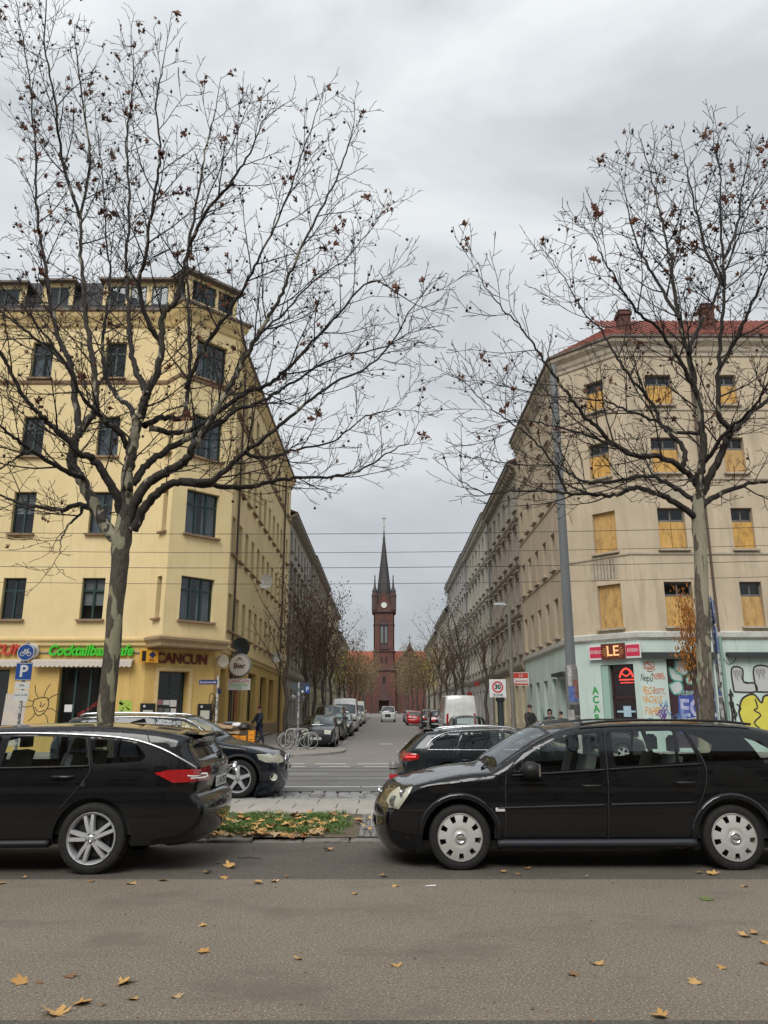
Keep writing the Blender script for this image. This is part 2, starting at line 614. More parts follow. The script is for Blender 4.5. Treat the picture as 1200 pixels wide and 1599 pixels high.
def kerb_run(pts, wd=.16, up=.02):
    base = empty('kerb')
    base['kind'] = 'structure'
    for (a, c) in zip(pts[:-1], pts[1:]):
        a, c = Vector((*a, 0)), Vector((*c, 0))
        L = (c - a).length
        n = max(1, min(40, round(L / 1.0)))
        if L > 60: n = 24
        d = (c - a) / n
        q = Vector((d.y, -d.x, 0)).normalized() * wd
        for i in range(n):
            p0, p1 = a + d * (i + .008), a + d * (i + .992)
            b = MB()
            vs = []
            for p in (p0, p1, p1 + q, p0 + q):
                vs.append((p.x, p.y, PZ - .3 + street_z(p.y)))
            for p in (p0, p1, p1 + q, p0 + q):
                vs.append((p.x, p.y, PZ + up * .3 + street_z(p.y)))
            b.add(vs, [(0, 1, 2, 3), (4, 5, 6, 7), (0, 1, 5, 4), (1, 2, 6, 5), (2, 3, 7, 6), (3, 0, 4, 7)])
            b.build('kerb_stone', M_KERB, base)
kerb_run(left_edge[1:])
kerb_run([(-4.3, 37.4), (-4.3, 110)])
kerb_run(right_edge[1:-1])
kerb_run([(5.15, 110), (5.15, 38.4)])
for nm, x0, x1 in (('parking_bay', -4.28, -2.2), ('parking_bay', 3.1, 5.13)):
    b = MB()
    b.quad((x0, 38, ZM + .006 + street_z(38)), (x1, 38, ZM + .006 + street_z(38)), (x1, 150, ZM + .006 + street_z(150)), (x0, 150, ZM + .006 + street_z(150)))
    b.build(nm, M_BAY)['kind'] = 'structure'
for x0 in (-2.2, 3.02):
    b = MB()
    b.quad((x0, 37.5, ZM + .012 + street_z(37.5)), (x0 + .12, 37.5, ZM + .012 + street_z(37.5)), (x0 + .12, 150, ZM + .012 + street_z(150)), (x0, 150, ZM + .012 + street_z(150)))
    b.build('gutter_line', M_KERB)['kind'] = 'structure'

# ------------------------------------------------------------------ grass and leaves on the verge
def leaf_mesh(name, m, seed, flat=False):
    """a plane-tree leaf: five pointed lobes, curled, with a stalk"""
    r = random.Random(seed)
    lobes = [(-150, .30), (-100, .62), (-45, .85), (0, 1.0), (45, .85), (100, .62), (150, .30)]
    pts = [(0, -.25)]
    for k, (a, l) in enumerate(lobes):
        l *= r.uniform(.85, 1.1)
        a += r.uniform(-6, 6)
        if k:
            am = (lobes[k - 1][0] + a) / 2
            v = .60 * min(l, lobes[k - 1][1] + .1) * r.uniform(.85, 1.1)
            pts.append((v * math.sin(R(am)), v * math.cos(R(am))))
        for da, q in ((-19, .70), (-8, .86), (0, 1.), (7, .84), (18, .69)):
            pts.append((l * q * math.sin(R(a + da)), l * q * math.cos(R(a + da))))
    c1, c2, tw = r.uniform(.15, .8), r.uniform(-.5, .6), r.uniform(-.6, .6)
    if flat: c1, c2, tw = c1 * .3, c2 * .3, tw * .3
    f = lambda x, y: c1 * x * x + c2 * y * y * .5 + tw * x * y + .05 * math.sin(5 * x + seed) + .06
    vs = [(0, 0, f(0, 0))] + [(x * .5, y * .5, f(x * .5, y * .5) ) for x, y in pts] + [(x, y, f(x, y)) for x, y in pts]
    n = len(pts)
    fs = [(0, 1 + k, 1 + (k + 1) % n) for k in range(n)] + [(1 + k, 1 + n + k, 1 + n + (k + 1) % n, 1 + (k + 1) % n) for k in range(n)]
    k = len(vs)
    vs += [(-.02, -.1, .05), (.02, -.1, .05), (.03, -.7, .14), (-.01, -.7, .14)]
    fs.append((k, k + 1, k + 2, k + 3))
    mn = min(v[2] for v in vs)
    vs = [(x, y, z - mn + .01) for x, y, z in vs]
    b = MB()
    b.add(vs, fs)
    return b.mesh(name, m, smooth=True, fix=False)
LEAFM = [mat('leaf_tan', (.62, .35, .11), .8, col2=(.45, .23, .07), scale=25, space='obj'), mat('leaf_ochre', (.68, .42, .15), .8, col2=(.52, .29, .09), scale=25, space='obj'),
         mat('leaf_brown', (.22, .11, .05), .8, col2=(.30, .16, .07), scale=25, space='obj'), mat('leaf_green', (.10, .15, .05), .8, col2=(.20, .2, .07), scale=25, space='obj'),
         mat('leaf_pale', (.55, .40, .22), .8, col2=(.45, .30, .15), scale=25, space='obj')]
LEAVES = {k: [leaf_mesh('leaf_blade', LEAFM[k], 10 * k + j) for j in range(4)] for k in range(5)}
LOOK = {0: 'tan', 1: 'light ochre', 2: 'dark brown curled', 3: 'olive green', 4: 'pale buff'}
def fallen(px, py, size, kind=0, z=.0, label=None, group='fallen leaves on the near road'):
    p = on_ground(px, py, z)
    o = link('fallen_leaf', rng.choice(LEAVES[kind]), loc=p, rot=(rng.uniform(-.12, .12), rng.uniform(-.12, .12), rng.uniform(0, 6.28)), scale=(size, size * rng.uniform(.8, 1), size * .8))
    return props(o, label or '%s plane leaf lying %s on the open asphalt' % (LOOK[kind], 'flat and small' if size < .06 else 'spread wide'), 'leaf', group)
# size is half the leaf's length in metres
road = [(38, 1534, .09, 0), (62, 1536, .035, 2), (190, 1536, .1, 1), (108, 1526, .07, 2), (124, 1567, .085, 0), (160, 1569, .035, 2), (206, 1560, .055, 1), (274, 1556, .06, 4), (90, 1585, .11, 1),
        (320, 1446, .06, 1), (320, 1488, .07, 0), (465, 1499, .05, 1), (621, 1509, .055, 1), (893, 1522, .06, 2), (935, 1507, .07, 1), (1090, 1534, .075, 1), (1130, 1512, .05, 0), (1160, 1463, .07, 1),
        (1181, 1459, .06, 0), (1195, 1472, .06, 0), (1196, 1504, .07, 2), (553, 1397, .05, 0), (1165, 1385, .05, 1), (1036, 1590, .08, 0), (930, 1595, .04, 2), (5, 1380, .07, 0), (37, 1371, .05, 0), (62, 1380, .03, 2)]
for px, py, s_, k in road:
    fallen(px, py, s_ * 1.08, k)
lane = [(140, 1377, .06, 0), (203, 1380, .08, 1), (255, 1376, .07, 0), (322, 1362, .075, 0), (341, 1347, .05, 2), (350, 1371, .07, 0), (358, 1354, .1, 1), (400, 1380, .07, 1), (427, 1377, .07, 4), (449, 1368, .04, 2), (515, 1327, .08, 1),
        (597, 1367, .06, 0), (620, 1384, .05, 1), (786, 1361, .05, 1), (808, 1365, .04, 0), (823, 1356, .05, 0), (1090, 1362, .05, 0), (1115, 1365, .08, 1), (960, 1379, .03, 4), (915, 1369, .03, 4)]
for px, py, s_, k in lane:
    fallen(px, py, s_ * 1.25, k, label='%s plane leaf, %s, on the darker parking lane asphalt' % (LOOK[k], 'small' if s_ < .06 else 'large'), group='fallen leaves along the parking lane')
fallen(1105, 1406, .1, 3, label='olive green fallen leaf on the asphalt below the right car', group='green leaf')['group'] = 'green leaf'
tw = MB().tube([on_ground(372, 1340, .01), on_ground(390, 1339, .02), on_ground(410, 1341, .008)], [.006, .007, .004], 5).build('fallen_twig', mat('twig_dark', (.05, .04, .03), .9))
props(tw, 'thin dark fallen twig on the asphalt behind the left estate car', 'twig')
pp = on_ground(672, 1383, .004)
b = MB()
b.add([(pp.x - .05, pp.y - .015, .003), (pp.x + .05, pp.y - .02, .006), (pp.x + .06, pp.y + .02, .01), (pp.x - .04, pp.y + .022, .004), (pp.x, pp.y, .009)], [(0, 1, 4), (1, 2, 4), (2, 3, 4), (3, 0, 4)])
props(b.build('paper_scrap', mat('paper_white', (.75, .75, .73), .8)), 'small white paper scrap on the asphalt near the right car front wheel', 'litter')

def joined(name, meshes_xf, m, parent=None):
    """many placed copies of small meshes as one mesh (numpy)"""
    V, Fc, off = [], [], 0
    for me, M in meshes_xf:
        n = len(me.vertices)
        a = np.empty(n * 3)
        me.vertices.foreach_get('co', a)
        a = a.reshape(-1, 3)
        Mn = np.array(M)
        V.append(a @ Mn[:3, :3].T + Mn[:3, 3])
        Fc += [tuple(i + off for i in p.vertices) for p in me.polygons]
        off += n
    me = bpy.data.meshes.new(name)
    me.from_pydata(np.concatenate(V).tolist(), [], Fc)
    me.shade_smooth()
    if m: me.materials.append(m)
    return link(name, me, parent)
r_ = random.Random(5)
# the litter on the verge: the largest leaves one by one, the rest as a carpet
cnt = 0
bulk = {0: [], 1: [], 2: [], 4: []}
for i in range(300):
    x = r_.uniform(-5.2, -.25) if i < 200 else r_.uniform(-3.0, -.2)
    y = V0 - .1 + (V1 - V0) * (r_.random() ** 1.6)
    if x > -.75 and r_.random() < .6: continue
    k = r_.choice((0, 1, 1, 4, 2, 0))
    s_ = r_.uniform(.07, .135)
    M = Matrix.Translation((x, y, (.045 + r_.uniform(0, .04)) if y > V0 + .25 else .03 + r_.uniform(0, .025))) @ Matrix.Rotation(r_.uniform(0, 6.28), 4, 'Z') @ Matrix.Rotation(r_.uniform(-.3, .3), 4, 'X') @ Matrix.Diagonal((s_, s_, s_, 1))
    if cnt < 70 and -2.7 < x < -.3 and s_ > .07:
        o = link('litter_leaf', r_.choice(LEAVES[k]))
        o.matrix_basis = M
        props(o, '%s plane leaf in the grass of the verge between the black cars' % LOOK[k], 'leaf', 'leaves on the verge')
        cnt += 1
    else:
        bulk[k].append((r_.choice(LEAVES[k]), M))
for k, lst in bulk.items():
    o = joined('leaf_litter', lst, None)
    o.data.materials.append(LEAFM[k])
    props(o, 'carpet of %s leaves over the grass verge' % {0: 'tan', 1: 'ochre', 2: 'brown', 4: 'pale'}[k], 'leaf litter', kind='stuff')
def grass(name, x0, x1, y0, y1, n, z, hgt, seed, m):
    r = np.random.RandomState(seed)
    cl = r.rand(60, 2) * [x1 - x0, y1 - y0] + [x0, y0]
    P = np.concatenate([r.rand(n // 3, 2) * [x1 - x0, y1 - y0] + [x0, y0], cl[r.randint(0, 60, n - n // 3)] + r.randn(n - n // 3, 2) * .16])
    P = P[(P[:, 1] > y0 + .12 + .14 * np.sin(P[:, 0] * 5.1) + .09 * np.sin(P[:, 0] * 13.7 + 1)) & (P[:, 0] < x1 - .1 + .09 * np.sin(P[:, 1] * 7) + .06 * np.sin(P[:, 1] * 17))]
    P = P[(P[:, 0] > x0) & (P[:, 0] < x1) & (P[:, 1] > y0 + .03) & (P[:, 1] < y1 - .02)]
    n = len(P)
    a = r.rand(n) * 6.283
    hh = hgt * (.35 + r.rand(n)) * (.65 + .35 * np.sin(P[:, 0] * 6.3 + 2 * np.sin(P[:, 1] * 4.)))
    wd = .004 + .003 * r.rand(n)
    ln = hh * (.3 + .7 * r.rand(n))
    dx, dy = np.cos(a), np.sin(a)
    zz = np.full(n, z)
    def S(x, y, q): return np.stack([x, y, q], 1)
    v0 = S(P[:, 0] - dy * wd, P[:, 1] + dx * wd, zz)
    v1 = S(P[:, 0] + dy * wd, P[:, 1] - dx * wd, zz)
    v2 = S(P[:, 0] + dx * ln * .4 - dy * wd * .8, P[:, 1] + dy * ln * .4 + dx * wd * .8, zz + hh * .7)
    v3 = S(P[:, 0] + dx * ln * .4 + dy * wd * .8, P[:, 1] + dy * ln * .4 - dx * wd * .8, zz + hh * .7)
    v4 = S(P[:, 0] + dx * ln, P[:, 1] + dy * ln, zz + hh)
    V = np.stack([v0, v1, v2, v3, v4], 1).reshape(-1, 3)
    i = np.arange(n) * 5
    Fq = [(k, k + 1, k + 3, k + 2) for k in i.tolist()] + [(k + 2, k + 3, k + 4) for k in i.tolist()]
    me = bpy.data.meshes.new(name)
    me.from_pydata(V.tolist(), [], Fq)
    me.materials.append(m)
    o = link(name, me)
    return o
M_GRASS = mat('grass_blade', (.09, .165, .035), .7, col2=(.15, .23, .06), scale=9)
props(grass('grass', -4.6, -.45, V0 + .1, V1, 40000, .035, .066, 2, M_GRASS), 'short green grass on the verge between the parked cars', 'grass', kind='stuff')

# crumbs of leaf and grit scattered on the near road
lst = []
r4 = random.Random(77)
for i in range(420):
    y = 4.6 + 6.0 * r4.random() ** 1.0
    s_ = r4.uniform(.006, .022)
    x = r4.uniform(-.5, .5) * y * 1.0
    if i < 110: y = 10.72 - abs(r4.gauss(0, .35)); s_ *= 1.3
    lst.append((r4.choice(LEAVES[r4.choice((0, 1, 2, 2))]), Matrix.Translation((x, y, .002)) @ Matrix.Rotation(r4.uniform(0, 6.28), 4, 'Z') @ Matrix.Rotation(r4.uniform(-.4, .4), 4, 'X') @ Matrix.Diagonal((s_, s_ * .6, s_, 1))))
o = joined('leaf_crumbs', lst, LEAFM[2])
props(o, 'small crumbs of dry leaf scattered over the near road', 'leaf litter', kind='stuff')
def crumpled(seed):
    me = LEAVES[2][seed % 4].copy()
    r = random.Random(seed)
    a, b_, c_ = r.uniform(.5, 1.3), r.uniform(-.6, .9), r.uniform(.5, .85)
    for v in me.vertices:
        x, y, z = v.co
        v.co = (x * c_, y, a * abs(x) + b_ * y * y * .6 + .12 * math.sin(4 * y + seed) + .1 * math.sin(6 * x))
    return me
CRUMPLED = [crumpled(k) for k in range(8)]
# ================================================================== buildings
def plaster(name, c, c2, stain=None, sc=1.2):
    w_ = [(stain or tuple(v * .78 for v in c), 1.6, .48, .72, (1, 1, .12)), (tuple(v * .7 for v in c), 5., .6, .78, (1, 1, .06)), (tuple(v * .88 for v in c), .35, .45, .7, (1, 1, 1))]
    return mat(name, c, .9, col2=c2, scale=sc, detail=5, bump=.25, bscale=60, bdist=.004, wear=w_)
M_YEL = plaster('plaster_yellow', (.81, .64, .34), (.845, .675, .375), (.755, .59, .305))
M_OCH = plaster('plaster_ochre', (.66, .45, .145), (.72, .50, .18), (.55, .37, .13))
M_YTRIM = mat('trim_yellow', (.72, .54, .25), .85, col2=(.62, .46, .22), scale=4, bump=.2)
M_BROWN = mat('trim_brown', (.33, .22, .13), .85, col2=(.25, .17, .11), scale=4, bump=.2)
M_BEI = plaster('plaster_beige', (.56, .46, .325), (.61, .505, .365), (.38, .305, .215))
M_BEIT = mat('trim_beige', (.50, .43, .33), .9, col2=(.40, .34, .26), scale=3, bump=.3, wear=((.25, .2, .16), 3, .55, .75, (1, 1, .4)))
M_MINT = plaster('plaster_mint', (.56, .675, .615), (.60, .71, .65), (.46, .56, .51))
M_WBAND = mat('band_white', (.62, .62, .56), .9, col2=(.5, .49, .44), scale=4, bump=.3)
M_GREENF = mat('frame_green', (.012, .04, .035), .45)
M_MAROON = mat('frame_maroon', (.045, .012, .016), .6)
M_WHITEF = mat('frame_white', (.55, .55, .52), .6)
M_GREYF = mat('frame_grey_wood', (.10, .095, .09), .8, col2=(.2, .19, .17), scale=10)
M_PANE = glass('window_pane', (.62, .66, .68), 1.6)
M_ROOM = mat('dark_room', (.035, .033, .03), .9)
M_CURT = mat('net_curtain', (.30, .33, .37), .9, col2=(.15, .17, .2), scale=7, stretch=(4, 4, .3))
M_CURT2 = mat('blind_cloth', (.45, .45, .43), .9, col2=(.38, .38, .36), scale=3)
M_OSB = mat('particle_board', (.56, .32, .09), .85, col2=(.68, .43, .15), scale=22, detail=6, bump=.3, bscale=50, wear=[((.34, .19, .06), 5, .48, .7, (1, 1, .4)), ((.76, .55, .26), 40, .57, .64, (1, 1, .5)), ((.30, .2, .1), 1.6, .55, .75, (1, 1, .3))], orand=.16)
M_SLATE = mat('slate_roof', (.022, .022, .024), .7, col2=(.045, .042, .042), scale=9, bump=.5, bscale=20)
M_TILE = mat('clay_tile', (.22, .062, .042), .75, col2=(.29, .09, .058), scale=5, bump=.3)
M_ZINC = mat('zinc', (.28, .29, .30), .45, metal=.6, col2=(.22, .22, .22), scale=4)
M_RUST = mat('rust_gutter', (.16, .10, .07), .8, col2=(.22, .2, .18), scale=3)
M_PIPE = mat('pipe_brown', (.10, .07, .05), .6)
M_BLACKP = mat('black_plastic', (.012, .012, .013), .45)
M_WHITE = mat('white_paint', (.72, .72, .70), .5)

WCACHE = {}
def window_meshes(w_, h_, style, fm):
    """frame, pane, curtain for an opening w x h; local x along, y outward, z up, origin bottom centre of the opening"""
    key = (round(w_, 2), round(h_, 2), style, fm.name)
    if key in WCACHE:
        return WCACHE[key]
    fr, pa, cu, bd = MB(), MB(), MB(), None
    t = .065
    def bar(x0, x1, z0, z1, y0=-.06, y1=.0): fr.box((x0, y0, z0), (x1, y1, z1))
    bar(-w_ / 2, -w_ / 2 + t, 0, h_)
    bar(w_ / 2 - t, w_ / 2, 0, h_)
    bar(-w_ / 2 + t, w_ / 2 - t, 0, t)
    bar(-w_ / 2 + t, w_ / 2 - t, h_ - t, h_)
    zt = h_ * .70
    n = 2 if w_ < 1.4 else 3
    if style in ('casement', 'boarded'):
        bar(-w_ / 2 + t, w_ / 2 - t, zt - .045, zt + .045, -.06, .014)
    xs = [-w_ / 2 + w_ * i / n for i in range(1, n)]
    for x in xs:
        if style == 'boarded':
            bar(x - .035, x + .035, zt + .045, h_ - t, -.06, .006)
        else:
            bar(x - .045, x + .045, t, h_ - t, -.06, .02)
    if style in ('casement', 'simple'):
        pa.quad((-w_ / 2 + t, -.03, t), (w_ / 2 - t, -.03, t), (w_ / 2 - t, -.03, h_ - t), (-w_ / 2 + t, -.03, h_ - t))
    else:
        pa.quad((-w_ / 2 + t, -.03, zt), (w_ / 2 - t, -.03, zt), (w_ / 2 - t, -.03, h_ - t), (-w_ / 2 + t, -.03, h_ - t))
    if style == 'boarded':
        bd = MB()
        if n == 2 and w_ > 1.15:
            bd.box((-w_ / 2 + .012, -.005, .012), (-.012, .022, zt - .05))
            bd.box((.012, -.005, .012), (w_ / 2 - .012, .026, zt - .05))
        else:
            bd.box((-w_ / 2 + .012, -.005, .012), (w_ / 2 - .012, .022, zt - .05))
    if style == 'casement':
        for x0, x1 in ((-w_ / 2 + .05, -w_ * .10), (w_ * .06, w_ / 2 - .05)):
            k = 9
            for i in range(k):
                a, c = x0 + (x1 - x0) * i / k, x0 + (x1 - x0) * (i + 1) / k
                cu.quad((a, -.16 - .03 * (i % 2), .03), (c, -.16 - .03 * ((i + 1) % 2), .03), (c, -.16 - .03 * ((i + 1) % 2), h_ - .05), (a, -.16 - .03 * (i % 2), h_ - .05))
    out_ = (fr.mesh('window', fm), pa.mesh('pane', M_PANE, fix=False), cu.mesh('curtain', M_CURT, fix=False) if cu.f else None, bd.mesh('board', M_OSB) if bd else None)
    WCACHE[key] = out_
    return out_
SILLC = {}
def wall(parent, M, u0, u1, z0, z1, ops, m, name='wall', reveal=.24, back=True, sill=None, top=None):
    """a wall in frame M (u, outward, z) with rectangular openings (u0,u1,z0,z1,style,frame[,depth])"""
    us = sorted({u0, u1} | {v for o in ops for v in o[:2]})
    zs = sorted({z0, z1} | {v for o in ops for v in o[2:4]})
    b = MB(M)
    for i in range(len(us) - 1):
        for j in range(len(zs) - 1):
            uc, zc = (us[i] + us[i + 1]) / 2, (zs[j] + zs[j + 1]) / 2
            if any(o[0] < uc < o[1] and o[2] < zc < o[3] for o in ops): continue
            b.add([(us[i], 0, zs[j]), (us[i + 1], 0, zs[j]), (us[i + 1], 0, zs[j + 1]), (us[i], 0, zs[j + 1])], [(0, 1, 2, 3)])
    for o in ops:
        a, c, d, e = o[:4]
        rv = o[6] if len(o) > 6 else reveal
        b.quad((a, 0, d), (a, -rv, d), (a, -rv, e), (a, 0, e))
        b.quad((c, 0, d), (c, -rv, d), (c, -rv, e), (c, 0, e))
        b.quad((a, 0, e), (a, -rv, e), (c, -rv, e), (c, 0, e))
        b.quad((a, 0, d), (a, -rv, d), (c, -rv, d), (c, 0, d))
    wo = wbuild(b, name, m, parent, fix=False)
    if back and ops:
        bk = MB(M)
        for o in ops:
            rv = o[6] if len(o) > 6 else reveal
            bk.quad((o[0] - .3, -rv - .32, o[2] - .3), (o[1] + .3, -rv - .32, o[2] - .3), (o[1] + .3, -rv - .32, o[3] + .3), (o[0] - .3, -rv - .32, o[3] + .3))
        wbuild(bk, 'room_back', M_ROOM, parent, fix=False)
    for o in ops:
        st = o[4]
        if not st: continue
        rv = o[6] if len(o) > 6 else reveal
        w_, h_ = o[1] - o[0], o[3] - o[2]
        L = M @ Matrix.Translation(((o[0] + o[1]) / 2, -rv + .045, o[2]))
        if st == 'osb':
            bb = MB().box((-w_ / 2 + .015, -.01, .01), (w_ / 2 - .015, .03, h_ - .01))
            wi = place('board', bb.mesh('board', M_OSB), parent, L)
        else:
            fr, pa, cu, bd = window_meshes(w_, h_, st, o[5])
            wi = place('window', fr, parent, L)
            link('pane', pa, wi)
            q_ = rng.random()
            if cu and q_ < .6: link('curtain', cu, wi)
            elif cu and q_ < .82:
                zb_ = h_ * rng.choice((.35, .5, .62))
                link('blind', MB().box((-w_ / 2 + .07, -.11, zb_), (w_ / 2 - .07, -.095, h_ - .05)).mesh('blind', M_CURT2), wi)
            if bd: link('board', bd, wi)
        if sill:
            key = (round(w_, 2), sill.name)
            if key not in SILLC:
                SILLC[key] = MB().box((-w_ / 2 - .1, 0, -.09), (w_ / 2 + .1, .36, -.005)).mesh('sill', sill)
            so = link('sill', SILLC[key], wi)
            so.location = (0, rv - .045 - .2, 0)
    return wo
def place(name, me, parent, L):
    """frames (u,n,z) are left-handed: keep the object right-handed by mirroring x"""
    o = link(name, me, parent)
    if L.to_3x3().determinant() < 0:
        L = L @ Matrix.Diagonal((-1, 1, 1, 1))
    o.matrix_basis = L
    o.matrix_parent_inverse = world_of(parent).inverted()
    return o
def band(parent, M, u0, u1, prof, m, name='cornice', ends=True):
    """a moulding: prof = (outward, z) outline swept along u"""
    b = MB(M)
    n = len(prof)
    vs = [(u0, p[0], p[1]) for p in prof] + [(u1, p[0], p[1]) for p in prof]
    fs = [(k, (k + 1) % n, n + (k + 1) % n, n + k) for k in range(n)]
    if ends: fs += [tuple(range(n)), tuple(range(2 * n - 1, n - 1, -1))]
    b.add(vs, fs)
    return wbuild(b, name, m, parent)
def path_band(parent, pts, prof, m, name='cornice'):
    """a moulding following a plan polyline (outward side on the right when walking)"""
    P = [Vector((x, y, 0)) for x, y in pts]
    ns = []
    for i in range(len(P)):
        d0 = (P[i] - P[i - 1]).normalized() if i else None
        d1 = (P[i + 1] - P[i]).normalized() if i < len(P) - 1 else None
        n0 = Vector((d0.y, -d0.x, 0)) if d0 else None
        n1 = Vector((d1.y, -d1.x, 0)) if d1 else None
        if n0 and n1:
            n_ = (n0 + n1).normalized()
            n_ = n_ / max(.35, n_.dot(n0))
        else:
            n_ = n0 or n1
        ns.append(n_)
    k = len(prof)
    vs, fs = [], []
    for p, n_ in zip(P, ns):
        for o_, z in prof:
            q = p + n_ * o_
            vs.append((q.x, q.y, z))
    for i in range(len(P) - 1):
        for j in range(k):
            jj = (j + 1) % k
            fs.append((i * k + j, i * k + jj, (i + 1) * k + jj, (i + 1) * k + j))
    fs += [tuple(range(k)), tuple((len(P) - 1) * k + j for j in range(k - 1, -1, -1))]
    b = MB()
    b.add(vs, fs)
    return wbuild(b, name, m, parent)
def pipe(parent, x, y, z0, z1, r=.06, m=None, name='drainpipe'):
    return wbuild(MB().tube([(x, y, z0), (x, y, z1)], r, 10), name, m or M_PIPE, parent, smooth=40)
def stroke(parent, M, pts, wd, m, off=.006, name='graffiti', closed=False):
    """a painted line on a wall"""
    b = MB(M)
    add_stroke(b, pts, wd, off, closed)
    return wbuild(b, name, m, parent, fix=False)
def add_stroke(b, pts, wd, off=.006, closed=False):
    P = [Vector((p[0], p[1])) for p in pts]
    if closed: P.append(P[0])
    # smooth
    Q = []
    for i in range(len(P) - 1):
        p0, p1, p2, p3 = P[max(i - 1, 0)], P[i], P[i + 1], P[min(i + 2, len(P) - 1)]
        for k in range(4):
            t = k / 4
            Q.append(.5 * ((2 * p1) + (p2 - p0) * t + (2 * p0 - 5 * p1 + 4 * p2 - p3) * t * t + (3 * p1 - p0 - 3 * p2 + p3) * t ** 3))
    Q.append(P[-1])
    vs, fs = [], []
    for i, p in enumerate(Q):
        d = Q[min(i + 1, len(Q) - 1)] - Q[max(i - 1, 0)]
        if d.length < 1e-6: d = Vector((1, 0))
        d.normalize()
        n_ = Vector((-d.y, d.x)) * wd / 2
        vs += [(p.x + n_.x, off, p.y + n_.y), (p.x - n_.x, off, p.y - n_.y)]
    for i in range(len(Q) - 1):
        fs.append((2 * i, 2 * i + 1, 2 * i + 3, 2 * i + 2))
    b.add(vs, fs)

# ------------------------------------------------------------------ the yellow corner house
FY = 33.5
LB = empty('corner_house', (-10.1, 33.5, .1), 0, 'yellow plastered corner house with dark green windows and cocktail bar at street level', 'building')
P1, P2, P3, P4 = Vector((-10.13, 33.5)), Vector((-9.27, 32.64)), Vector((-7.08, 34.83)), Vector((-7.6, 35.35))
MF = frame_matrix((0, FY, 0), (1, 0, 0), (0, -1, 0))
rowsL = [(5.62, 7.43), (9.42, 11.35), (13.04, 14.98), (16.9, 18.75)]
EZ = 20.05
ops = []
for x in (-23.1, -19.6, -16.12, -12.67):
    for z0, z1 in rowsL:
        ops.append((x - .5, x + .5, z0, z1, 'casement', M_GREENF))
wall(LB, MF, -26, P1.x, 4.75, EZ, ops, M_YEL, sill=M_BROWN)
gops = [(-13.75, -11.85, .25, 3.6, 'simple', M_GREENF, .3), (-19.2, -15.86, .7, 3.5, 'simple', M_GREENF, .3)]
wall(LB, MF, -26, P1.x, -.4, 4.75, gops, M_OCH)
# oriel above, chamfer below
def seg_frame(a, c):
    d = (c - a).normalized()
    return frame_matrix((a.x, a.y, 0), (d.x, d.y, 0), (d.y, -d.x, 0)), (c - a).length
Mo1, l1 = seg_frame(P1, P2)
Mo2, l2 = seg_frame(P2, P3)
Mo3, l3 = seg_frame(P3, P4)
o1 = [(.45, .85, z0, z1, 'simple', M_GREENF, .35) for z0, z1 in rowsL[:3]]
wall(LB, Mo1, 0, l1, 4.75, EZ, o1, M_YEL, sill=M_BROWN)
o2 = [(.72, 2.4, z0 - .05, z1 + .05, 'casement', M_GREENF) for z0, z1 in rowsL]
wall(LB, Mo2, 0, l2, 4.75, EZ, o2, M_YEL, sill=M_BROWN)
wall(LB, Mo3, 0, l3, 4.75, EZ, [], M_YEL)
Mc, lc = seg_frame(P1, P4)
wall(LB, Mc, 0, lc, -.4, 4.4, [(.62, 1.95, .2, 3.45, None, None, .5)], M_OCH)
wbuild(MB().add([(P1.x, P1.y, 4.4), (P2.x, P2.y, 4.4), (P3.x, P3.y, 4.4), (P4.x, P4.y, 4.4), (-7.6, 37, 4.4), (-10.13, 36, 4.4)], [(0, 1, 2, 3, 4, 5)]), 'soffit', M_BROWN, LB)
# console cornice under the oriel and string courses
oriel = [(-26, FY), (P1.x, P1.y), (P2.x, P2.y), (P3.x, P3.y), (P4.x, P4.y), (-7.6, 61)]
path_band(LB, [(-26, FY), (P1.x, P1.y), (P4.x, P4.y), (-7.6, 61)], [(0, 4.42), (.10, 4.5), (.10, 4.62), (.18, 4.7), (.18, 4.78), (0, 4.86)], M_YTRIM)
path_band(LB, oriel[1:5], [(.0, 4.4), (.06, 4.44), (.08, 4.58), (.2, 4.7), (.22, 4.8), (0, 4.9)], mat('ledge_ochre', (.46, .33, .18), .85, col2=(.36, .26, .15), scale=4, bump=.2))
path_band(LB, oriel, [(0, 16.55), (.06, 16.6), (.10, 16.72), (0, 16.8)], M_BROWN, 'string_course')
path_band(LB, oriel, [(0, 19.45), (.08, 19.55), (.14, 19.75), (.26, 19.95), (.3, 20.1), (.3, 20.2), (0, 20.26)], M_YTRIM)
path_band(LB, oriel[:-1] + [(-7.6, 61)], [(.24, 20.20), (.38, 20.22), (.4, 20.34), (.24, 20.34)], M_RUST, 'gutter')
# side wall along the street
MS = frame_matrix((-7.6, 0, 0), (0, 1, 0), (1, 0, 0))
ops = []
for y in (38.2, 40.1, 42, 44, 46, 48, 50, 52, 54, 56, 59.2):
    for z0, z1 in rowsL:
        ops.append((y - .48, y + .48, z0, z1, 'simple', M_GREENF, .26))
wall(LB, MS, P4.y, 61, 4.75, EZ, ops, M_YEL, sill=M_BROWN)
gs = [(36.7, 38.1, .4, 3.75, 'simple', M_GREENF, .35), (39.6, 42.2, 1.3, 3.85, 'simple', M_GREENF, .35), (44.3, 47.0, 1.3, 3.95, 'simple', M_GREENF, .35), (48.7, 51.2, 1.3, 3.95, 'simple', M_GREENF, .35),
      (52.2, 54.7, 1.3, 3.95, 'simple', M_GREENF, .35), (57.3, 59.2, .5, 3.9, 'simple', M_GREENF, .35)]
wall(LB, MS, P4.y, 61, -.4, 4.75, gs, M_OCH)
for a, c in ((39.2, 36.2), ):
    pass
wbuild(MB(MS).box((38.3, 0, -.4), (57.1, .07, 1.15)), 'plinth', mat('plinth_sand', (.38, .28, .16), .9, col2=(.3, .22, .13), scale=3, bump=.3), LB)
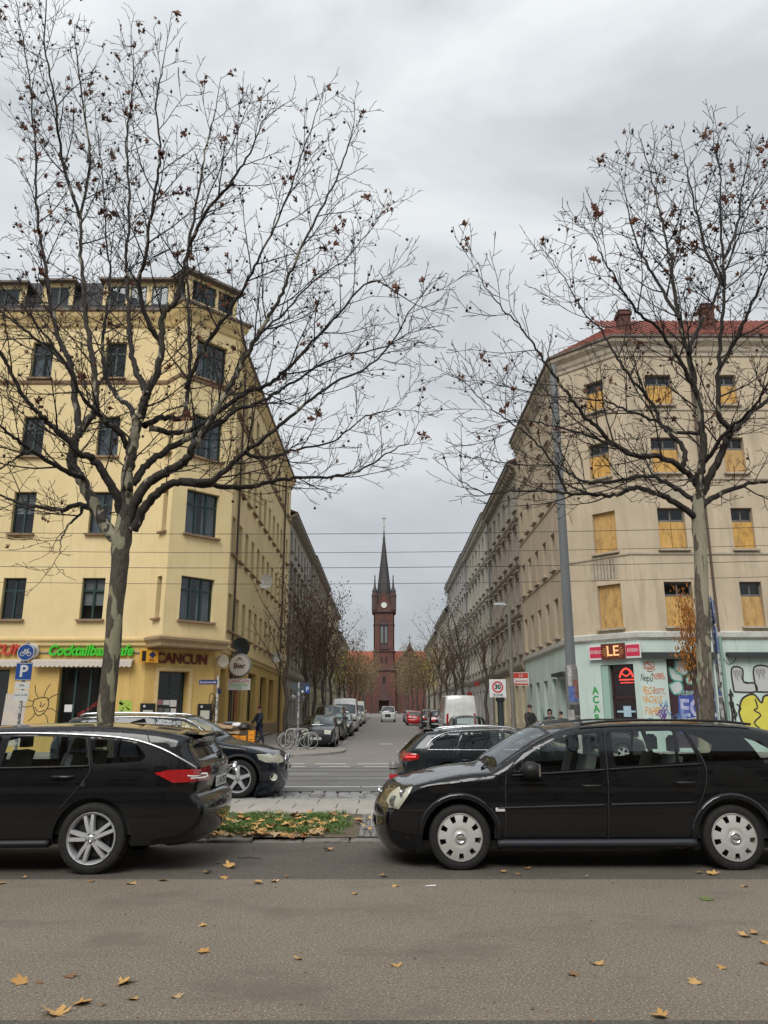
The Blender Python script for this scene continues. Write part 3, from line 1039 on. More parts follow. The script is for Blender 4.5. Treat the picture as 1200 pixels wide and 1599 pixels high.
for y in (38.6, 43.2, 47.85, 51.7, 55.9):
    wbuild(MB(MS).box((y - .35, 0, 1.16), (y + .35, .05, 4.05)), 'pilaster', M_OCH, LB)
pipe(LB, -7.5, 38.75, .2, 19.9)
pipe(LB, -7.5, 57.0, .2, 19.9, .07)
# back walls so that the block is closed
wbuild(MB().quad((-7.6, 61, -.4), (-20, 61, -.4), (-20, 61, 20.2), (-7.6, 61, 20.2)), 'party_wall', M_YEL, LB)
# roof: steep slate mansard, dormers, corner turret
b = MB()
ring0 = [(-26, 33.3), (-10.2, 33.3), (-9.25, 32.5), (-6.95, 34.83), (-7.4, 35.4), (-7.4, 61)]
ring1 = [(-26, 35.0), (-10.9, 35.0), (-10.3, 34.4), (-8.6, 36.2), (-9.1, 36.8), (-9.1, 61)]
for i in range(5):
    a, c, d, e = ring0[i], ring0[i + 1], ring1[i + 1], ring1[i]
    b.quad((*a, 20.3), (*c, 20.3), (*d, 22.8), (*e, 22.8))
b.ngon([(*p, 22.8) for p in ring1] + [(-26, 61, 22.8)])
rf = wbuild(b, 'roof', M_SLATE, LB)
def dormer(u0, u1, zt, wins, depth=2.2):
    M = frame_matrix((0, 33.62, 0), (1, 0, 0), (0, -1, 0))
    d = empty('dormer', ((u0 + u1) / 2, 33.62, 20.3))
    d.parent = LB
    d.matrix_parent_inverse = world_of(LB).inverted()
    b = MB(M)
    zs = 20.36
    us = [u0] + [v for w_ in wins for v in w_] + [u1]
    for i in range(0, len(us), 2):
        b.box((us[i], -.08, zs), (us[i + 1], 0, zt))
    for w_ in wins:
        b.box((w_[0], -.08, zs), (w_[1], 0, zs + .25))
        b.box((w_[0], -.08, zt - .22), (w_[1], 0, zt))
    wbuild(b, 'dormer_front', M_YEL, d)
    for u in (u0, u1):
        s_ = 1 if u == u1 else -1
        wbuild(MB(M).add([(u - s_ * .02, -.08, zs), (u - s_ * .02, -.08, zt), (u - s_ * .02, -depth, zt), (u - s_ * .02, -depth * .6, 21.6)], [(0, 1, 2, 3)]), 'cheek', M_SLATE, d)
    wbuild(MB(M).box((u0 - .18, -depth, zt), (u1 + .18, .3, zt + .1)), 'dormer_roof', M_RUST, d)
    for w_ in wins:
        fr, pa, cu, bd = window_meshes(w_[1] - w_[0], zt - .47 - zs, 'simple', M_GREENF)
        L = M @ Matrix.Translation(((w_[0] + w_[1]) / 2, -.02, zs + .25))
        wi = place('dormer_window', fr, d, L)
        po = place('pane', pa, d, L)
    wbuild(MB(M).box((u0, -1.6, zs), (u1, -1.5, zt)), 'room_back', M_ROOM, d)
dormer(-19.3, -17.35, 21.85, [(-19.0, -17.65)])
dormer(-16.55, -15.05, 21.95, [(-16.2, -15.25)])
dormer(-13.6, -10.2, 22.0, [(-13.3, -12.5), (-12.3, -11.5), (-11.25, -10.45)])
rl = MB()
for i in range(26):                      # small railing in front of the dormers
    rl.box((-17.3 + i * .028, 33.3, 20.36), (-17.29 + i * .028, 33.32, 20.9))
rl.box((-17.3, 33.29, 20.9), (-16.6, 33.33, 20.94))
wbuild(rl, 'railing', M_BLACKP, LB)
# turret storey on the oriel
tw_ = [Vector((-10.2, 33.75)), Vector((-9.3, 32.85)), Vector((-7.35, 34.8)), Vector((-8.2, 35.65))]
for i in range(3):
    Mt, lt = seg_frame(tw_[i], tw_[i + 1])
    op = [(.25, lt - .25, 20.75, 21.75, 'simple', M_GREENF, .12)] if i != 1 else [(.25, 1.55, 20.75, 21.8, 'simple', M_GREENF, .12), (1.68, lt - .18, 20.75, 21.8, 'simple', M_GREENF, .12)]
    wall(LB, Mt, 0, lt, 20.3, 22.0, op, M_YEL, 'turret_wall')
path_band(LB, [(p.x, p.y) for p in tw_], [(0, 21.95), (.3, 22.02), (.3, 22.12), (0, 22.2)], M_RUST, 'turret_eave')
b = MB()
rg = [(-10.5, 33.5), (-9.3, 32.4), (-6.95, 34.8), (-8.0, 35.9)]
ap = (-9.2, 35.3, 22.95)
for i in range(4):
    b.add([(*rg[i], 22.14), (*rg[(i + 1) % 4], 22.14), ap], [(0, 1, 2)])
wbuild(b, 'turret_roof', M_SLATE, LB)
# entrance on the chamfer
wbuild(MB(Mc).box((.45, 0, .1), (.6, .06, 3.62)).box((1.97, 0, .1), (2.12, .06, 3.62)).box((.6, 0, 3.47), (1.97, .06, 3.62)), 'door_surround', M_YTRIM, LB)
dr = wbuild(MB(Mc).box((.64, -.48, .2), (1.93, -.44, 3.44)), 'door', mat('door_black_glass', (.012, .014, .014), .12), LB)
wbuild(MB(Mc).box((.7, -.44, .3), (.78, -.42, 3.35)).box((1.24, -.44, .3), (1.32, -.42, 3.35)).box((1.8, -.44, .3), (1.88, -.42, 3.35)).box((.78, -.44, 2.5), (1.8, -.42, 2.6)), 'door_frame', M_GREENF, dr)
for (u, z, w_, h_, c) in ((.78, 2.05, .2, .22, 0), (1.02, 2.05, .3, .2, 1), (1.34, 1.98, .3, .28, 1), (.8, 1.72, .24, .2, 2), (1.1, 1.7, .24, .2, 2), (1.4, 1.62, .24, .28, 1), (.85, 1.42, .2, .16, 1)):
    wbuild(MB(Mc).box((u, -.42, z), (u + w_, -.412, z + h_)), 'notice', [mat('notice_pink', (.6, .3, .3), .7), M_WHITE, mat('notice_grey', (.2, .2, .2), .7)][c], dr)
for u in (-.1, 2.45):
    bx_ = wbuild(MB(Mc).box((u, 0, 1.35), (u + .62, .1, 2.1)), 'menu_box', M_BLACKP, LB)
    wbuild(MB(Mc).box((u + .1, .1, 1.45), (u + .52, .106, 1.82)), 'menu', mat('menu_paper', (.6, .6, .5), .6), bx_)
    wbuild(MB(Mc).lathe([(0, .12), (.05, .12), (.05, .1)], 12, 'y', (u + .14, 0, 1.98)), 'menu_lamp', M_WHITE, bx_, smooth=30)
# awnings with scalloped valances
M_AWN = mat('awning_cloth', (.62, .55, .47), .85, col2=(.54, .48, .42), scale=6)
def awning(u0, u1, z, label):
    a = wbuild(MB(MF).box((u0, .02, z), (u1, .2, z + .13)), 'awning', M_AWN, None, smooth=None)
    a.matrix_parent_inverse = Matrix()
    b = MB(MF)
    n = int((u1 - u0) / .2)
    vs, fs = [], []
    k = 0
    for i in range(n * 6 + 1):
        u = u0 + (u1 - u0) * i / (n * 6)
        zz = z - .14 - .07 * abs(math.sin(math.pi * i / 6)) ** .6
        vs += [(u, .34, z + .06), (u, .36 + .01 * math.sin(i), zz)]
        if i: fs.append((2 * i - 2, 2 * i - 1, 2 * i + 1, 2 * i))
    b.add(vs, fs)
    b.quad((u0, .02, z + .13), (u1, .02, z + .13), (u1, .34, z + .06), (u0, .34, z + .06))
    wbuild(b, 'valance', M_AWN, a, fix=False)
    props(a, label, 'awning')
    return a
awning(-14.85, -10.62, 3.78, 'cream awning with scalloped edge under the green bar sign')
awning(-20, -15.3, 3.78, 'cream scalloped awning at the left edge under red letters')
# lettering and signs of the bar
M_NEONG = mat('sign_green', (.06, .55, .03), .4, spec=.4)
M_RED = mat('sign_red', (.55, .05, .03), .5)
M_DRED = mat('sign_dark_red', (.16, .02, .015), .6)
wbuild(MB(MF).box((-15.2, .0, 4.17), (-10.2, .05, 4.22)), 'sign_rail', M_ZINC, LB)
put_text('Cocktailbar Cafe', MF, -12.5, 4.27, .62, M_NEONG, LB, off=.1, depth=.04, width=3.6, shear=.25, bold=.018)
put_text('CANCUN', MF, -16.75, 4.3, .62, M_RED, LB, off=.1, depth=.04, width=2.9, shear=.15, bold=.012)
put_text('CANCUN', Mc, 1.6, 3.98, .6, M_DRED, LB, off=.06, depth=.03, width=2.3, bold=.012)
lp = wbuild(MB(MF).lathe([(0, .34), (.2, .33), (.3, .27), (.32, .2), (.32, .08), (0, .08)], 24, 'y', (-15.0, 0, 4.25)), 'round_lamp', M_WHITE, None, smooth=40)
props(lp, 'round white beer sign lamp beside the green bar lettering', 'sign')
wbuild(MB(MF).lathe([(.24, .325), (.27, .31), (.3, .285)], 24, 'y', (-15.0, .01, 4.25)), 'rim', M_ZINC, lp)
put_text('Pils', MF, -15.0, 4.24, .16, mat('sign_grey', (.25, .25, .25), .5), lp, off=.35, depth=.003)
ys = wbuild(MB(Mc).box((-.32, .1, 3.78), (.42, .3, 4.28)), 'box_sign', mat('sign_orange', (.85, .42, .02), .45), None)
props(ys, 'small orange and yellow beer box sign at the corner of the yellow house', 'sign')
wbuild(MB(Mc).box((-.29, .302, 3.82), (-.12, .308, 4.24)), 'panel', M_BLACKP, ys)
wbuild(MB(Mc).lathe([(0, .32), (.15, .318), (.15, .3)], 4, 'y', (.15, 0, 4.1)), 'emblem', mat('sign_navy', (.02, .03, .1), .5), ys)
put_text('Bier', Mc, .15, 3.88, .15, mat('sign_brownred', (.3, .03, .02), .5), ys, off=.31, depth=.003)
# the sun face and other scrawls
M_INK = mat('spray_black', (.02, .018, .016), .7)
sx, sz = -14.42, 2.0
b = MB(MF)
add_stroke(b, [(sx - .28, sz + .25), (sx + .05, sz + .34), (sx + .3, sz + .28), (sx + .33, sz - .05), (sx + .1, sz - .36), (sx - .12, sz - .36), (sx - .3, sz - .02)], .035, closed=True)
add_stroke(b, [(sx - .22, sz - .05), (sx - .05, sz - .24), (sx + .2, sz - .18)], .03)
add_stroke(b, [(sx - .02, sz + .16), (sx + .06, sz + .06), (sx - .02, sz), (sx + .1, sz - .04), (sx + .2, sz + .1)], .03)
for a, l in ((110, .95), (70, 1.0), (35, .9), (-20, .85), (-60, .85), (-125, .8), (180, .95), (150, .9)):
    c_, s__ = math.cos(R(a)), math.sin(R(a))
    add_stroke(b, [(sx + .34 * c_, sz + .36 * s__), (sx + .62 * l * c_ - .05 * s__, sz + .62 * l * s__ + .05 * c_), (sx + .95 * l * c_, sz + .95 * l * s__)], .028)
wbuild(b, 'sun_drawing', M_INK, LB, fix=False)
r2 = random.Random(3)
def scribble(parent, M, u0, u1, z0, z1, m, n=9, wd=.03, off=.007, seed=0):
    r = random.Random(seed)
    b = MB(M)
    for k in range(max(1, n // 5)):
        pts = [(r.uniform(u0, u1), r.uniform(z0, z1)) for _ in range(5)]
        add_stroke(b, pts, wd, off + .0007 * k)
    return wbuild(b, 'graffiti', m, parent, fix=False)
M_LIME = mat('spray_lime', (.36, .50, .08), .8)
scribble(LB, MF, -11.4, -10.55, 1.45, 2.2, M_LIME, 30, .11, seed=2)
scribble(LB, Mc, 2.9, 3.35, 1.2, 2.6, M_INK, 30, .03, seed=4)
scribble(LB, MS, 40.0, 41.2, 1.2, 3.2, mat('spray_red', (.4, .05, .06), .8), 40, .05, off=.076, seed=5)
wbuild(MB(MF).add([(-16, .004, .4), (-15.1, .004, .4), (-15.0, .004, 2.4), (-15.9, .004, 2.5)], [(0, 1, 2, 3)]), 'paint_patch', mat('patch_grey', (.5, .47, .45), .9, col2=(.6, .52, .42), scale=3), LB, fix=False)
wbuild(MB(MF).box((-13.5, -.27, 1.75), (-13.1, -.265, 2.05)), 'notice', M_WHITE, LB)
put_text('DER KLASSIKER', MF, -12.35, 1.95, .2, mat('sign_red2', (.4, .03, .03), .5), LB, off=-.235, depth=.002, width=1.25, tilt=-R(33))
# signs hanging on the side wall
sd = empty('satellite_dish', (-7.2, 39.3, 4.9), 0, 'large dark satellite dish on the corner of the yellow house', 'dish')
b = MB()
b.lathe([(.0, .13), (.25, .10), (.42, .03), (.5, -.03), (.5, -.05), (.4, .0), (0, .1)], 28, 'y')
dm = link('reflector', b.mesh('reflector', mat('dish_dark', (.03, .04, .04), .5), 35), sd)
dm.scale = (.95, 1, 1.0)
MB().tube([(0, .1, 0), (-.4, .12, -.1)], .025, 6).tube([(0, 0, -.5), (0, -.35, -.05)], .015, 6).box((-.03, -.4, -.08), (.03, -.32, -.0)).build('arm', M_BLACKP, sd)
def hanging_sign(loc, label):
    e = empty('bar_sign', loc, 0, label, 'sign')
    b = MB().lathe([(0, -.12), (.5, -.12), (.56, -.06), (.56, .06), (.5, .12), (0, .12)], 28, 'y', (0, 0, .55))
    b.build('disc', mat('sign_cream', (.66, .62, .55), .5), e, smooth=40)
    MB().lathe([(.52, -.13), (.57, -.1), (.57, -.06), (.5, -.121)], 28, 'y', (0, 0, .55)).build('rim', M_ZINC, e)
    put_text('Bier', frame_matrix(Vector(loc) + Vector((0, -.13, 0)), (1, 0, 0), (0, -1, 0)), 0, .52, .34, mat('sign_brown', (.14, .08, .04), .5), e, off=.01, depth=.004, bold=.01)
    MB().add([(-.2, -.13, .72), (0, -.13, .95), (.2, -.13, .72), (.1, -.13, .78), (0, -.13, .86), (-.1, -.13, .78)], [(0, 1, 4, 5), (1, 2, 3, 4)]).build('crest', mat('sign_brown', (.14, .08, .04), .5), e, fix=False)
    MB().box((-.55, -.04, -.62), (.55, .04, -.08)).build('board', M_WHITE, e)
    Mb = frame_matrix(Vector(loc) + Vector((0, -.04, 0)), (1, 0, 0), (0, -1, 0))
    put_text('CANCUN', Mb, 0, -.2, .24, M_RED, e, off=.006, depth=.002, width=.98)
    put_text('Cocktailbar', Mb, 0, -.37, .2, M_NEONG, e, off=.006, depth=.002, width=.9)
    put_text('Cafe', Mb, 0, -.52, .17, M_NEONG, e, off=.006, depth=.002)
    MB().tube([(-.75, 0, 1.15), (-.05, 0, 1.15)], .025, 6).tube([(-.05, 0, 1.15), (-.05, 0, -.05)], .02, 6).build('bracket', M_BLACKP, e)
hanging_sign((-7.02, 38.4, 3.42), 'round beer sign over a white board hanging from the yellow side wall')
sl = wbuild(MB(Mc).lathe([(0, .3), (.25, .3), (.3, .22), (.3, .1), (0, .1)], 20, 'y', (3.42, 0, 3.95)), 'wall_lamp', mat('lamp_cream', (.6, .53, .4), .5), None, smooth=40)
props(sl, 'round cream wall lamp beside the chamfered corner entrance', 'lamp')
d2 = empty('satellite_dish', (-7.3, 47.2, 9.6), 0, 'small white satellite dish on the yellow side wall', 'dish')
link('reflector', MB().lathe([(.0, .13), (.25, .10), (.42, .03), (.45, -.03), (.4, .0), (0, .1)], 24, 'y').mesh('reflector', M_WHITE, 35), d2)
MB().tube([(0, .1, 0), (-.3, .12, -.05)], .025, 6).build('arm', M_ZINC, d2)
d3 = empty('satellite_dish', (-7.3, 53.5, 5.5), 0, 'small grey satellite dish low on the far end of the yellow side wall', 'dish')
link('reflector', MB().lathe([(.0, .13), (.25, .10), (.36, .03), (.37, -.03), (.33, .0), (0, .1)], 24, 'y').mesh('reflector', M_WHITE, 35), d3)
MB().tube([(0, .1, 0), (-.3, .12, -.05)], .025, 6).build('arm', M_ZINC, d3)

# ------------------------------------------------------------------ the derelict beige corner house
RB = empty('corner_house', (10.85, 33.5, .1), 0, 'derelict beige corner house with boarded windows and mint green shopfront', 'building')
Q1, Q2 = Vector((8.6, 35.75)), Vector((10.85, 33.5))
rowsR = [(5.32, 7.26), (8.72, 10.6), (12.25, 13.95), (15.55, 17.07)]
ER = 18.75
ops = []
for x in (12.82, 15.98, 19.3, 22.5):
    for k, (z0, z1) in enumerate(rowsR):
        ops.append((x - (.61 if x < 13 else .48), x + (.61 if x < 13 else .48), z0, z1, 'boarded', M_GREYF))
wall(RB, MF, Q2.x, 27, 4.95, ER, ops, M_BEI, sill=M_BEIT)
Mq, lq = seg_frame(Q1, Q2)
oc = [(1.45, 2.6, 5.32, 7.26, 'osb', None), (1.45, 2.6, 8.72, 10.6, 'osb', None), (1.5, 2.55, 12.25, 13.95, 'boarded', M_GREYF), (1.55, 2.5, 15.55, 17.07, 'boarded', M_GREYF)]
wall(RB, Mq, 0, lq, 4.95, ER, oc, M_BEI, sill=M_BEIT)
MR = frame_matrix((8.6, 0, 0), (0, -1, 0), (-1, 0, 0))        # u = -Y
ops = []
for y in (38.6, 40.75, 42.9, 45.05, 47.1):
    for z0, z1 in rowsR:
        ops.append((-y - .45, -y + .45, z0, z1, 'simple', M_GREYF, .3))
wall(RB, MR, -48, -Q1.y, 4.95, ER, ops, M_BEI, sill=M_BEIT)
# ground floor
shop = [(12.0, 14.0, .3, 3.95, None, None, .25)]
wall(RB, MF, Q2.x, 27, -.4, 4.95, shop, M_MINT)
wall(RB, Mq, 0, lq, -.4, 4.95, [(1.35, 2.9, .2, 3.75, None, None, .3)], M_MINT)
Mq0 = Mq
Mq = Mq @ Matrix.Translation((.35, 0, 0))
sg = [(-38.7, -37.3, .3, 3.3, 'simple', M_MAROON, .3), (-40.6, -39.6, .9, 3.4, 'simple', M_GREYF, .35), (-42.7, -41.7, .9, 3.4, 'simple', M_GREYF, .35), (-44.9, -43.9, .9, 3.4, 'simple', M_GREYF, .35), (-47, -46.1, .9, 3.4, 'simple', M_GREYF, .35)]
wall(RB, MR, -48, -Q1.y, -.4, 4.95, sg, M_MINT)
rp = [(8.6, 48), (Q1.x, Q1.y), (Q2.x, Q2.y), (27, 33.5)]
path_band(RB, rp, [(0, 4.75), (.05, 4.77), (.14, 4.85), (.16, 5.05), (0, 5.12)], M_WBAND)
for z in (8.45, 11.9, 15.25):
    path_band(RB, rp, [(0, z), (.05, z + .02), (.05, z + .1), (0, z + .12)], M_BEIT, 'string_course')
path_band(RB, rp, [(0, 17.95), (.06, 18.0), (.06, 18.15), (.12, 18.25), (.15, 18.45), (.32, 18.65), (.35, 18.8), (0, 18.86)], M_BEIT)
path_band(RB, rp, [(.28, 18.82), (.42, 18.84), (.44, 18.95), (.28, 18.95)], M_RUST, 'gutter')
# roof of clay tiles, tile rows built up
rr0 = [(8.6 - .3, 48), (Q1.x - .3, Q1.y - .12), (Q2.x - .12, Q2.y - .3), (27, 33.2)]
rr1 = [(8.6 + 4.2, 48), (Q1.x + 4.2, Q1.y + 2.3), (Q2.x + 2.2, 38.2), (27, 38.2)]
rfo = None
NR = 16
b = MB()
for i in range(3):
    for k in range(NR):
        t0, t1 = k / NR, (k + 1.15) / NR
        lerp = lambda p, q, t: (p[0] + (q[0] - p[0]) * t, p[1] + (q[1] - p[1]) * t)
        z = lambda t: 18.95 + 3.35 * t
        b.quad((*lerp(rr0[i], rr1[i], t0), z(t0) + .07), (*lerp(rr0[i + 1], rr1[i + 1], t0), z(t0) + .07), (*lerp(rr0[i + 1], rr1[i + 1], t1), z(t1) + .0), (*lerp(rr0[i], rr1[i], t1), z(t1) + .0))
        b.quad((*lerp(rr0[i], rr1[i], t0), z(t0) + .07), (*lerp(rr0[i + 1], rr1[i + 1], t0), z(t0) + .07), (*lerp(rr0[i + 1], rr1[i + 1], t0), z(t0) - .02), (*lerp(rr0[i], rr1[i], t0), z(t0) - .02))
rfo = wbuild(b, 'roof', M_TILE, RB, fix=False)
b = MB()
for x in np.arange(11.2, 26.8, .3):      # rolls of the pantiles on the front slope
    b.tube([(x, 33.25, 19.05), (x, 38.1, 22.36)], .055, 5)
pt = wbuild(b, 'pantile_rolls', M_TILE, RB)
pt['kind'] = 'stuff'
M_BRK = mat('chimney_brick', (.085, .04, .032), .9, col2=(.15, .065, .05), scale=12, bump=.5)
for x, y, zt in ((11.75, 34.4, 20.75), (15.95, 34.6, 21.2)):
    ch = wbuild(MB().box((x - .27, y - .3, 18.9), (x + .27, y + .3, zt)), 'chimney', M_BRK, RB)
    wbuild(MB().box((x - .34, y - .37, zt - .22), (x + .34, y + .37, zt - .06)).box((x - .3, y - .33, zt + .002), (x + .3, y + .33, zt + .06)), 'chimney_cap', M_BRK, ch)
b = MB()                                 # snow guard along the chamfer eave
for i in range(19):
    p = Vector((Q1.x - .3, Q1.y, 0)).lerp(Vector((Q2.x + 1.5, Q2.y - .4, 0)), i / 18)
    b.tube([(p.x, p.y, 19.0), (p.x, p.y, 19.38)], .012, 4)
b.tube([(Q1.x - .3, Q1.y, 19.38), (Q2.x + 1.5, Q2.y - .4, 19.38)], .014, 4)
wbuild(b, 'snow_guard', M_RUST, RB)
pipe(RB, 14.35, 33.42, .2, 18.6, .055)
pipe(RB, 14.35, 33.38, .2, 4.9, .06, mat('pipe_mint', (.22, .34, .29), .6))
# pale rendered patches under the first-floor windows
for x in (12.82, 15.98):
    for k in range(9):
        if x < 13: wbuild(MB(MF).box((x - .6 + k * .14, 0, 11.05), (x - .52 + k * .14, .012, 11.8)), 'fluting', M_BEIT, RB)
for k in range(8):
    wbuild(MB(Mq0).box((1.42 + k * .16, 0, 7.5), (1.2 + k * .16, .012, 8.4)), 'fluting', M_BEIT, RB)
# door in the chamfer
dd = wbuild(MB(Mq).box((1.03, -.28, .2), (1.35, -.0, 3.72)), 'door_jamb', mat('mint_dark', (.33, .5, .43), .9), RB)
dd = wbuild(MB(Mq).box((1.36, -.27, .2), (2.53, -.22, 3.72)), 'door', mat('door_dark', (.02, .012, .014), .25), RB)
wbuild(MB(Mq).box((1.38, -.22, 2.3), (2.5, -.19, 2.42)).box((1.38, -.22, .2), (1.48, -.19, 3.5)).box((2.42, -.22, .2), (2.52, -.19, 3.5)).box((1.48, -.22, 3.4), (2.42, -.19, 3.5)), 'door_frame', M_MAROON, dd)
Mqd = Mq @ Matrix.Translation((0, 0, .45))
wbuild(MB(Mqd).box((1.55, -.185, 1.28), (2.4, -.18, 1.36)).box((1.85, -.183, 1.1), (2.2, -.176, 1.55)), 'notice', mat('paper_blue', (.4, .55, .65), .7), dd)
ns = wbuild(MB(Mqd).box((1.75, -.19, 2.62), (2.45, -.18, 2.68)).box((1.8, -.19, 2.5), (2.42, -.18, 2.54)), 'neon_sign', mat('neon_red', (.9, .08, .06), .4, emit=.5), dd)
put_text('OPEN', Mqd, 2.1, 2.58, .12, mat('neon_dim', (.35, .12, .12), .4), dd, off=-.17, depth=.002)
b = MB(Mqd)
add_stroke(b, [(1.78, 2.75), (1.9, 3.0), (2.1, 3.12), (2.3, 3.0), (2.42, 2.75)], .09, -.175)
add_stroke(b, [(1.85, 2.98), (2.1, 2.8), (2.35, 2.98)], .06, -.173)
wbuild(b, 'neon_tube', mat('neon_red', (.9, .08, .06), .4, emit=.5), dd, fix=False)
# big sign over the door
Mq = Mq0 @ Matrix.Translation((.28, 0, 0))
ls = empty('shop_sign', (9.6, 34.6, 4.2), 0, 'red and white late shop sign with glowing LE panel over the mint corner door', 'sign')
wbuild(MB(Mq).box((.62, .03, 3.98), (3.1, .16, 4.62)), 'board', M_WHITE, ls)
M_PINKR = mat('sign_pinkred', (.62, .03, .08), .5)
wbuild(MB(Mq).box((.68, .162, 4.06), (1.26, .17, 4.54)), 'red_panel', M_PINKR, ls)
wbuild(MB(Mq).box((2.42, .162, 4.06), (3.05, .17, 4.54)), 'red_panel', M_PINKR, ls)
wbuild(MB(Mq).box((1.28, .16, 3.96), (2.4, .24, 4.64)), 'glow_panel', mat('glow_brown', (.13, .025, .01), .5), ls)
M_GLOW = mat('glow_letters', (.9, .5, .22), .5, emit=.35)
put_text('LE', Mq, 1.84, 4.3, .62, M_GLOW, ls, off=.25, depth=.006, bold=.008)
b = MB(Mq)
for a in list(range(-50, 51, 20)) + list(range(130, 231, 20)):
    c_, s__ = math.cos(R(a)), math.sin(R(a))
    add_stroke(b, [(1.84 + .34 * c_, 4.3 + .2 * s__), (1.84 + .52 * c_, 4.3 + .32 * s__)], .03, .243)
wbuild(b, 'rays', mat('glow_ray', (.5, .22, .08), .5, emit=.15), ls, fix=False)
for uc in (.97, 2.74):
    put_text('SPÄTVERKAUF', Mq, uc, 4.3, .22, M_WHITE, ls, off=.172, depth=.003, width=.52)
Mq = Mq0 @ Matrix.Translation((.35, 0, 0))
# shop window: dark maroon roller panel, painted over
MFb = MF @ Matrix.Translation((0, 0, .52))
sw = wbuild(MB(MF).box((12.02, -.24, .3), (13.98, -.2, 3.93)), 'shutter', mat('shutter_maroon', (.035, .012, .018), .55, col2=(.05, .02, .03), scale=2), RB)
M_SPW = mat('spray_white', (.60, .63, .62), .8, col2=(.5, .56, .54), scale=3)
M_SPG = mat('spray_teal', (.10, .35, .27), .8)
M_SPB = mat('spray_blue', (.04, .07, .32), .8, col2=(.10, .14, .42), scale=4)
def blob(pts, m, off, parent, M, rim=None, wd=.06):
    P = [Vector(p) for p in pts]
    Q = []
    n = len(P)
    for i in range(n):
        p0, p1, p2, p3 = P[i - 1], P[i], P[(i + 1) % n], P[(i + 2) % n]
        for k in range(3):
            t = k / 3
            Q.append(.5 * ((2 * p1) + (p2 - p0) * t + (2 * p0 - 5 * p1 + 4 * p2 - p3) * t * t + (3 * p1 - p0 - 3 * p2 + p3) * t ** 3))
    c = sum(Q, Vector((0, 0))) / len(Q)
    b = MB(M)
    vs = [(c.x, off, c.y)] + [(q.x, off, q.y) for q in Q]
    b.add(vs, [(0, 1 + k, 1 + (k + 1) % len(Q)) for k in range(len(Q))])
    wbuild(b, 'graffiti', m, parent, fix=False)
    if rim:
        b = MB(M)
        add_stroke(b, [tuple(p) for p in pts], wd, off + .002, True)
        wbuild(b, 'graffiti_outline', rim, parent, fix=False)
k0 = 12.05
blob([(k0 + .1, 3.1), (k0 + .55, 2.85), (k0 + .62, 2.5), (k0 + .2, 2.6)], M_SPW, -.195, RB, MFb, M_SPG)
blob([(k0 + .4, 3.35), (k0 + .95, 3.3), (k0 + .85, 2.8), (k0 + .4, 2.85)], M_SPW, -.194, RB, MFb, M_SPG)
blob([(k0 + .05, 2.35), (k0 + .5, 2.5), (k0 + .62, 2.15), (k0 + .25, 1.95)], M_SPW, -.193, RB, MFb, M_SPG)
blob([(k0 + .8, 2.6), (k0 + 1.1, 2.85), (k0 + 1.3, 2.6), (k0 + 1.2, 2.4), (k0 + .85, 2.4)], M_SPW, -.192, RB, MFb, M_SPG)
blob([(k0 + 1.35, 3.2), (k0 + 1.75, 3.25), (k0 + 1.8, 2.6), (k0 + 1.4, 2.45)], M_SPW, -.1935, RB, MFb, M_SPG)
put_text('Q', MFb, k0 + 1.15, 3.1, .35, M_SPW, RB, off=-.19, depth=.001)
wbuild(MB(MFb).add([(k0 + .3, -.196, .35), (k0 + 1.9, -.196, .35), (k0 + 1.9, -.196, 1.95), (k0 + .4, -.196, 1.9)], [(0, 1, 2, 3)]), 'poster', M_SPB, RB, fix=False)
put_text('ECK', MFb, k0 + 1.2, 1.35, 1.0, mat('spray_pale', (.6, .6, .68), .8, col2=(.25, .28, .6), scale=5), RB, off=-.19, depth=.001, width=1.6, bold=.03)
put_text('REBIRTH ZE', MFb, k0 + 1.15, 2.0, .26, mat('spray_mintw', (.45, .65, .6), .8), RB, off=-.189, depth=.001, width=1.45)
scribble(RB, MFb, k0 + .2, k0 + 1.9, .5, 1.0, M_SPW, 40, .03, -.188, 8)
scribble(RB, MFb, k0 + .9, k0 + 1.9, .4, 1.05, mat('spray_olive', (.4, .4, .12), .8), 30, .04, -.186, 9)
# folded dark awnings
for u0, u1 in ((10.9, 14.15), (14.55, 19)):
    a = wbuild(MB(MF).box((u0, .02, 4.08), (u1, .26, 4.2)).box((u0 + .02, .22, 3.97), (u1 - .02, .3, 4.09)), 'awning_box', mat('awning_dark', (.035, .04, .04), .5), None)
    props(a, 'closed dark awning cassette over the %s' % ('graffitied shop window beside the mint door' if u0 < 12 else 'yellow graffiti at the right edge'), 'awning')
a = wbuild(MB(MR).box((-39.3, .02, 3.45), (-36.9, .3, 3.6)), 'awning_box', mat('awning_dark', (.035, .04, .04), .5), None)
props(a, 'closed dark awning cassette on the mint side wall behind the tram pole', 'awning')
# tags on the mint wall
M_SPGR = mat('spray_green', (.03, .33, .07), .8)
M_SPO = mat('spray_orange', (.75, .33, .04), .8)
M_SPR = mat('spray_red2', (.6, .10, .04), .8)
for ch_, z in zip('ACAB', (2.66, 2.27, 1.88, 1.48)):
    put_text(ch_, Mq, .66, z, .44, M_SPGR, RB, off=.008, depth=.001, name='graffiti', bold=.012, tilt=R(-4))
M_SPBL = mat('spray_ink', (.03, .03, .03), .8)
def tag_text(t, u, z, s_, m, M=MFb, w_=None, tilt=0):
    n = len(t)
    W_ = w_ or s_ * .6 * n
    for i, ch in enumerate(t):              # letter by letter, shaky
        if ch == ' ': continue
        put_text(ch, M, u - W_ / 2 + W_ * (i + .5) / n, z + rng.uniform(-.05, .05) * s_, s_ * rng.uniform(.85, 1.2), m, RB, off=.008 + .001 * rng.random(), depth=.001, name='graffiti', width=None if ch in "-.I'l" else W_ / n * rng.uniform(.85, 1.15), tilt=tilt + rng.uniform(-.22, .22), shear=rng.uniform(-.2, .3))
